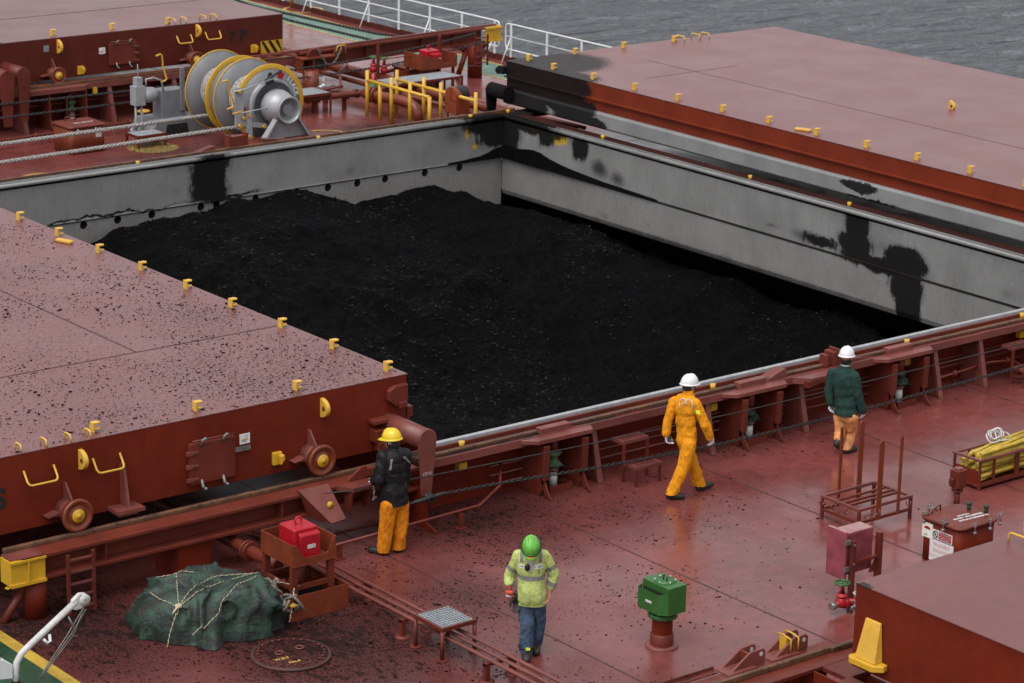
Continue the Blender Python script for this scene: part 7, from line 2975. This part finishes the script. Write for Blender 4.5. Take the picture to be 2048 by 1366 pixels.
patch('shoulder_badge', ov, J['shR'] + V3((0, 0, -.10)) + Rr * .035, Rr, V3((0, 0, 1)), .055, .06, D_, paint('lime_badge', (.75, .85, .05), .5, .05, .1), ov)
m = MB()
waistc = J['waist']
helmet(pr, J['headc'] + V3((0, 0, .035)), (.95, -.05), m_helmw, .05)
m = MB()
ell(m, J['headc'] + V3((-.035, .0, -.02)), (.075, .080, .07), (.95, -.05))
m.build('hair', m_hair, pr)
m = MB()
for s in (1, -1):
    m.tube([J['headc'] + V3((.03, .078 * s, .035)), J['headc'] + V3((.05, .075 * s, -.04)), J['headc'] + V3((.07, .03 * s, -.11)), J['headc'] + V3((.075, 0, -.115))], .006, 5)
m.build('chin_strap', m_black, pr)
for s, n_, sd_ in (('L', (.3, -.9, .1), -1), ('R', (-.2, .9, .1), 1)):
    m = MB()
    d_ = J['ha' + s] - J['wr' + s] + V3((.02, 0, -.03))
    hand_shape(m, J['wr' + s] - V3((0, 0, .02)), d_, n_, sd_, 1.0, .75, 1.12)
    blob(m, 'glove', m_glove, pr, .0055, 1)
    m = MB()
for s in 'LR':
    m = MB()
    he, to = J['he' + s].copy(), J['to' + s].copy()
    he.z, to.z = max(he.z, .0), .0
    if s == 'L':
        he.z, to.z = .0, .04
    d_ = (to - he).normalized()
    boot(m, he, he + d_ * .27, J['an' + s])
    blob(m, 'boot', m_boot, pr, .009, 2)
    m = MB()
    cap(m, J['an' + s] + V3((0, 0, .0)), .054, J['an' + s] + V3((0, 0, .05)), .056)
    m.build('sock', m_sock, pr)
rd = thing('radio', 'black hand radio held in the orange clad man\'s white glove', 'radio', J['haL'])
m = MB()
m.obox(J['haL'] + V3((.02, -.035, .0)), (.05, .035, .11), .4, .2)
m.cyl(J['haL'] + V3((.02, -.035, .05)), J['haL'] + V3((.03, -.035, .12)), .008, None, 6)
m.build('radio_body', m_black, rd, bevel=.006)
MB().obox(J['haL'] + V3((.018, -.055, .01)), (.03, .004, .04), .4, .2).build('radio_label', m_dirtywhite, rd)

# ---- man in dark green jacket
J, B = absJ(PP['jacket'])
fw = (.90, .30)
pr = thing('person', 'person in dark green jacket, faded orange trousers and white hard hat', 'person', B)
make_body(pr, J, fw, (.88, .45), .05, 1.0)
m = MB()
trousers(m, J, fw, .95, (.102, .082, .070), .85, .15, 'L')
blob(m, 'trousers', m_peach, pr, .0105, 2, .017, 9.5, cut=[((B.x, B.y, .075), (0, 0, -1))])
m = MB()
torso_shapes(m, J, fw, 1, .122, .178)
ell(m, J['waist'].lerp(J['hip'], .35), (.125, .172, .22), fw)
ell(m, J['hip'], (.145, .182, .18), fw)
ell(m, J['hip'] - V3((0, 0, .09)), (.145, .182, .18), fw)
for s in 'LR':
    sleeve(m, J, s, (.075, .068, .055), .97)
hemz = J['hip'].z - .02
jk = blob(m, 'jacket', m_jacketg, pr, .0105, 2, .015, 7.5, cut=[((B.x, B.y, hemz), (0, 0, -1))])
m = MB()
m.tube([J['neck'] + V3((.068 * math.cos(a), .07 * math.sin(a), .0)) for a in [2 * PI * i / 20 for i in range(20)]], .012, 6, closed=True)
m.build('striped_collar', m_dirtywhite, jk)
m = MB()
ell(m, J['headc'] + V3((-.005, 0, -.03)), (.094, .086, .105), (.88, .45))
cap(m, J['headc'] - V3((0, 0, .05)), .072, J['neck'], .072)
blob(m, 'balaclava', m_hair, pr, .01, 2)
helmet(pr, J['headc'] + V3((0, 0, .035)), (.88, .45), m_helmw, .05)
for s, n_, sd_ in (('L', (.3, -.9, .1), -1), ('R', (-.2, .9, .1), 1)):
    m = MB()
    hand_shape(m, J['wr' + s] + V3((0, 0, .0)), J['ha' + s] - J['wr' + s] + V3((.0, 0, -.05)), n_, sd_, 1.0, .65, 1.12)
    blob(m, 'glove', m_glove, pr, .0055, 1)
for s in 'LR':
    m = MB()
    he, to = J['he' + s].copy(), J['to' + s].copy()
    if s == 'R':
        he.z, to.z = 0, 0
    else:
        to.z = .0
        to.x += .06
    d_ = (to - he).normalized()
    boot(m, he, he + d_ * .27, J['an' + s] + V3((0, 0, .04 if s == 'R' else .02)))
    blob(m, 'boot', m_boot, pr, .009, 2)

# ---- man in black jacket
J, B = absJ(PP['black'])
fw = (-.10, 1.0)
pr = thing('person', 'person in black jacket, orange trousers and yellow hard hat, back turned', 'person', B)
make_body(pr, J, fw, (-.55, .85), .12)
m = MB()
trousers(m, J, (-.1, 1), 1.0, (.108, .092, .084), .97, .155)
tr_ = blob(m, 'trousers', m_orange2, pr, .0105, 2, .017, 9.5, cut=[((B.x, B.y, .045), (0, 0, -1))])
m = MB()
torso_shapes(m, J, fw, 1, .14, .20)
ell(m, J['waist'].lerp(J['hip'], .35), (.150, .200, .24), fw)
ell(m, J['hip'], (.155, .205, .18), fw)
ell(m, J['hip'] - V3((0, 0, .09)), (.155, .205, .18), fw)
cap(m, J['waist'] + V3((-.03, 0, 0)), .15, J['hip'] + V3((-.05, 0, -.02)), .155)
for s in 'LR':
    sleeve(m, J, s, (.086, .082, .064), .97)
cap(m, J['neck'] - V3((0, 0, .04)), .085, J['neck'] + V3((0, 0, .02)), .08)
hemz = J['hip'].z - .02
jk = blob(m, 'jacket', m_jacketb, pr, .0105, 2, .016, 7.5, cut=[((B.x, B.y, hemz), (0, 0, -1))])
for dx, n_, tl in ((-.02, 1, .02), (.14, 0, -.10)):
    for e in (0, .014):
        pts = [J['neck'] + Rr * (dx + e + tl * t * -1.0) + V3((0, 0, -.10 - .15 * t)) for t in [i / 8 for i in range(9)]]
        pj = onto(jk, pts, .002, D_, None)
        if len(pj) > 3:
            MB().tube(pj, .0035, 5).build('reflective_print', m_dirtywhite, jk)
m = MB()
ell(m, J['headc'] + V3((.012, -.015, -.025)), (.092, .086, .100), (-.55, .85))
cap(m, J['headc'] - V3((0, 0, .04)), .075, J['neck'], .075)
blob(m, 'hood_liner', m_hair, pr, .01, 2)
helmet(pr, J['headc'] + V3((0, 0, .035)), (-.55, .85), m_helmy, .08)
MB().obox(J['headc'] + V3((-.075, -.04, .0)), (.035, .012, .035), .6).build('ear_patch', m_dirtywhite, pr)
for s, n_, sd_ in (('L', (.6, .2, -.6), 1), ('R', (-.6, .2, -.6), -1)):
    m = MB()
    hand_shape(m, J['wr' + s], J['ha' + s] - J['wr' + s], n_, sd_, 1.0, .9, 1.15)
    blob(m, 'glove', m_glove, pr, .0055, 1)
for s in 'LR':
    m = MB()
    he, to = J['he' + s].copy(), J['to' + s].copy()
    he.z = to.z = 0
    d_ = (to - he).normalized()
    boot(m, he, he + d_ * .27, J['an' + s] + V3((0, 0, .03)))
    blob(m, 'boot', m_boot, pr, .009, 2)
hl = J['haL'] + V3((0, .0, -.03))
chain('hand_chain', [hl, hl + V3((.02, -.02, -.14)), hl + V3((.0, -.03, -.27)), hl + V3((.04, -.03, -.24))], .035, .006, m_steel, 'short steel chain dangling from the hand of the man in black')

# ---- man in lime shirt, coming toward the photographer
J, B = absJ(PP['green'])
fw = (-.62, -.78)
pr = thing('person', 'person in lime high visibility shirt, jeans and green ribbed hard hat, looking down', 'person', B)
J['shL'] = J['shL'].lerp(J['neck'], .12) - V3((0, 0, .045))
J['shR'] = J['shR'].lerp(J['neck'], .12) - V3((0, 0, .045))
make_body(pr, J, fw, fw, .75)
m = MB()
trousers(m, J, fw, .98, (.102, .086, .080), .97, .155)
blob(m, 'jeans', m_jeans, pr, .0105, 2, .015, 10, cut=[((B.x, B.y, .075), (0, 0, -1))])
m = MB()
torso_shapes(m, J, fw, 1, .130, .180, .03)
ell(m, J['waist'].lerp(J['hip'], .4) + V3((fw[0], fw[1], 0)) * .02, (.15, .185, .18), fw)
ell(m, J['hip'], (.15, .19, .14), fw)
ell(m, J['hip'] - V3((0, 0, .08)), (.15, .19, .15), fw)
for s in 'LR':
    a, b, c = J['sh' + s], J['el' + s], J['wr' + s]
    cap(m, a, .068, b, .063)
    cap(m, b, .063, b.lerp(c, .5), .056)
    e0 = b.lerp(c, .40)
    e1 = b.lerp(c, .56)
    cap(m, e0, .064, e1, .060)


def hv_mat(c_, n_):
    for s in 'LR':
        a, b = J['sh' + s], J['el' + s]
        ax = (b - a)
        t = (c_ - a).dot(ax) / ax.length_squared
        d_ = (c_ - (a + ax * t)).length
        side = (c_ - J['chest']).dot(V3((.782, -.623, 0)))
        if abs(side) > .17 and .50 < t < .68:
            return 1
    side = (c_ - J['chest']).dot(V3((.782, -.623, 0)))
    fr_ = (c_ - J['chest']).dot(V3((fw[0], fw[1], 0)))
    zz = c_.z - J['chest'].z
    if abs(side) < .19 and -.125 - .04 * max(0, fr_ - .05) < zz < -.07:
        return 1
    if abs(abs(side) - .115) < .022 and zz > .10:
        return 1
    return 0


hemz = J['hip'].z + .03
fpt = V3((fw[0], fw[1], 0))
sh_ = blob(m, 'shirt', [m_hiviz, m_stripe], pr, .0100, 2, .014, 9, matfn=hv_mat, cut=[((B.x, B.y, hemz - .05), (0, 0, -1))])
up_ = V3((0, 0, 1))
LR_ = V3((.782, -.623, 0))          # picture right = his left
ch = J['chest'] + fpt * .0
# open collar with grey tee, badges, pen and speaker microphone
Pn = J['neck']
tri = [Pn - LR_ * .055 + up_ * -.03, Pn + LR_ * .055 + up_ * -.03, Pn + LR_ * .0 + up_ * -.24]
P = []
n = 7
for j in range(n):
    t = j / (n - 1)
    for i in range(n):
        w_ = .055 * (1 - t)
        P.append(Pn + LR_ * w_ * (2 * i / (n - 1) - 1) + up_ * (-.03 - .20 * t))
Q = onto(sh_, P, .006, D_, None)
if len(Q) == n * n:
    m = MB()
    m.add(Q, [(j * n + i, j * n + i + 1, (j + 1) * n + i + 1, (j + 1) * n + i) for j in range(n - 1) for i in range(n - 1)], True)
    m.build('tee_shirt', m_tee, pr)
for sg in (-1, 1):
    m = MB()
    pts = [Pn + LR_ * sg * .03 + up_ * .01, Pn + LR_ * sg * .085 + up_ * -.01, Pn + LR_ * sg * .085 + up_ * -.07, Pn + LR_ * sg * .045 + up_ * -.10]
    Q = onto(sh_, pts, .012, D_, None)
    if len(Q) == 4:
        m.add(Q, [(0, 1, 2, 3)])
        m.build('collar_flap', m_hiviz, sh_)
b1 = patch('name_badge', sh_, ch + LR_ * .095 + up_ * .055, LR_, up_, .10, .055, D_, m_white, sh_)
b2 = patch('name_badge', sh_, ch - LR_ * .115 + up_ * .055, LR_, up_, .065, .045, D_, m_white, sh_)
for bb, x, w_, tx in ((b1, .095, .085, 'MARINE'), (b2, -.115, .05, 'Ray')):
    if bb:
        patch('badge_print', sh_, ch + LR_ * x + up_ * .055, LR_, up_, w_, .016, D_, m_grey, bb, 3, .007)
patch('pen', sh_, ch + LR_ * .10 + up_ * .0, LR_, up_, .010, .05, D_, m_black, sh_, 3, .008)
c_ = onto(sh_, [ch - LR_ * .045 + up_ * .055], .02, D_, None)
if c_:
    m = MB()
    ell(m, c_[0], (.022, .032, .048), fw)
    m.build('speaker_microphone', m_black, pr)
hp = J['headc']
_, HM = helmet(pr, hp + V3((-fw[0] * .0, -fw[1] * .0, .03)) + fpt * .035, fw, m_helmg, .62, (.140, .112, .140))
for yk in (-.07, -.035, 0, .035, .07):
    pts = []
    for i in range(15):
        a = PI * (.12 + .76 * i / 14)
        k_ = max(0, 1 - (yk / .112) ** 2) ** .5
        pts.append(HM @ V3((.1415 * k_ * math.cos(a) * .97, yk, .1425 * k_ * math.sin(a))))
    MB().tube(pts, .0045, 5).build('helmet_stripe', m_green, pr)
# headset straps and orange goggles pushed against the brim
m = MB()
m.tube([HM @ V3((.02 + .0, .118 * math.cos(PI * t), .118 * math.sin(PI * t) * .0 + .01)) for t in (0, 1)], .01, 6)
g = MB()
g.tube([HM @ V3((.155 * math.cos(a), .122 * math.sin(a), .012)) for a in [PI * (-.9 + 1.8 * i / 24) for i in range(25)]], .010, 6)
g.build('goggle_strap', m_black, pr)
g = MB()
for sg in (-1, 1):
    cgo = HM @ V3((.150, .034 * sg, -.030))
    ell(g, cgo, (.020, .034, .024), fw)
g.build('goggles', paint('amber_goggle_lens', (.55, .30, .08), .15, .05, .1), pr)
g = MB()
g.tube([HM @ V3((.165 * math.cos(a), .085 * math.sin(a), -.008)) for a in [PI * (-.38 + .76 * i / 12) for i in range(13)]], .012, 6)
g.build('brim_band', paint('orange_band', (.80, .22, .02), .4, .05, .1), pr)
# bare left forearm and hand, gloved right hand
m = MB()
cap(m, J['elL'].lerp(J['wrL'], .4), .043, J['wrL'], .030)
hand_shape(m, J['wrL'], J['haL'] - J['wrL'], (-.7, -.1, .1), 1, 1.05, .45)
blob(m, 'forearm_and_hand', m_skin, pr, .006, 2)
m = MB()
cap(m, J['elR'].lerp(J['wrR'], .4), .042, J['wrR'], .032)
hand_shape(m, J['wrR'], J['haR'] - J['wrR'] + V3((0, 0, -.05)), (.7, -.5, .0), -1, 1.05, .8, 1.2)
m_glv = paint('red_black_glove', (.30, .05, .02), .7, .3, .5, scale=9)
blob(m, 'glove', m_glv, pr, .006, 1)
wg = thing('work_gloves', 'pair of black and red work gloves held in the lime shirted man\'s hand', 'gloves', J['haR'])
m = MB()
hand_shape(m, J['haR'] + V3((.02, -.02, -.02)) + LR_ * .05, (.02, -.02, -1), fpt, 1, 1.1, .25, 1.25)
blob(m, 'glove', m_black, wg, .007, 1)
m = MB()
m.obox(J['haR'] + V3((0, 0, .03)) - LR_ * .01, (.09, .075, .05), math.atan2(LR_.y, LR_.x))
m.build('glove_cuff', paint('red_cuff', (.48, .06, .02), .6, .2, .3), wg, bevel=.015)
m = MB()
m.obox(J['haR'] + V3((0, 0, -.012)) - LR_ * .01, (.085, .07, .02), math.atan2(LR_.y, LR_.x))
m.build('glove_band', m_dirtywhite, wg, bevel=.006)
for s in 'LR':
    m = MB()
    he, to = J['he' + s].copy(), J['to' + s].copy()
    he.z = to.z = 0
    if s == 'L':
        he.z = .01
    d_ = (to - he)
    d_.z = 0
    d_ = d_.normalized().lerp(fpt.normalized(), .5).normalized()
    boot(m, he, he + d_ * .27, J['an' + s] + V3((0, 0, .02)), fat=1.3)
    blob(m, 'boot', paint('brown_black_boot', (.022, .017, .014), .6, .3, .4, scale=5), pr, .009, 2)
m = MB()
m.tube([J['anR'] + V3((.094 * math.cos(a), .094 * math.sin(a), .075)) for a in [2 * PI * i / 20 for i in range(20)]], .012, 6, closed=True)
m.build('ankle_strap', m_black, pr)
m = MB()
m.obox(J['anR'] + fpt * .098 + LR_ * .02 + V3((0, 0, .075)), (.055, .012, .03), math.atan2(LR_.y, LR_.x))
m.build('lime_tag', paint('lime_tag', (.75, .85, .05), .5, .05, .1), pr)

# ================================================================== COAL CRUMBS ON THE DECK
rs = np.random.RandomState(14)
n0 = 90000
X = rs.uniform(14.9, 34, n0)
Y = rs.uniform(20.9, 29.2, n0)
dn = (1.0 * np.exp(-(((X - 17.6) / 2.6) ** 2 + ((Y - 26.0) / 3.4) ** 2)) + .75 * np.exp(-(((X - 22) / 2.4) ** 2 + ((Y - 26.6) / 2.2) ** 2)) + .5 * np.exp(-(((X - 20) / 1.5) ** 2 + ((Y - 24.3) / 2) ** 2))
      + .42 * np.exp(-(((X - 25.2) / 1.8) ** 2 + ((Y - 27.2) / 1.3) ** 2)) + .25 * np.exp(-(((X - 29) / 4) ** 2 + ((Y - 28.6) / .7) ** 2)) + .08 * np.exp(-(((X - 22.5) / 2) ** 2 + ((Y - 23) / 2) ** 2)))
ax_ = X * .8 - Y * .6
ay_ = X * .6 + Y * .8
cl = fbm(ax_ * 1.2, ay_ * 2.6, 4, 91)
k = rs.rand(n0) < np.clip(dn * (cl - .36) * 1.5, 0.002, .6)
X, Y = X[k], Y[k]
S = np.clip(rs.lognormal(-4.85, .45, len(X)), .004, .024)
props(lumps('coal_crumbs', np.stack([X, Y, .002 + S * .12], -1), S, m_coal, .3, 6), 'coal crumbs scattered over the wet near deck', 'coal crumbs', kind='stuff')
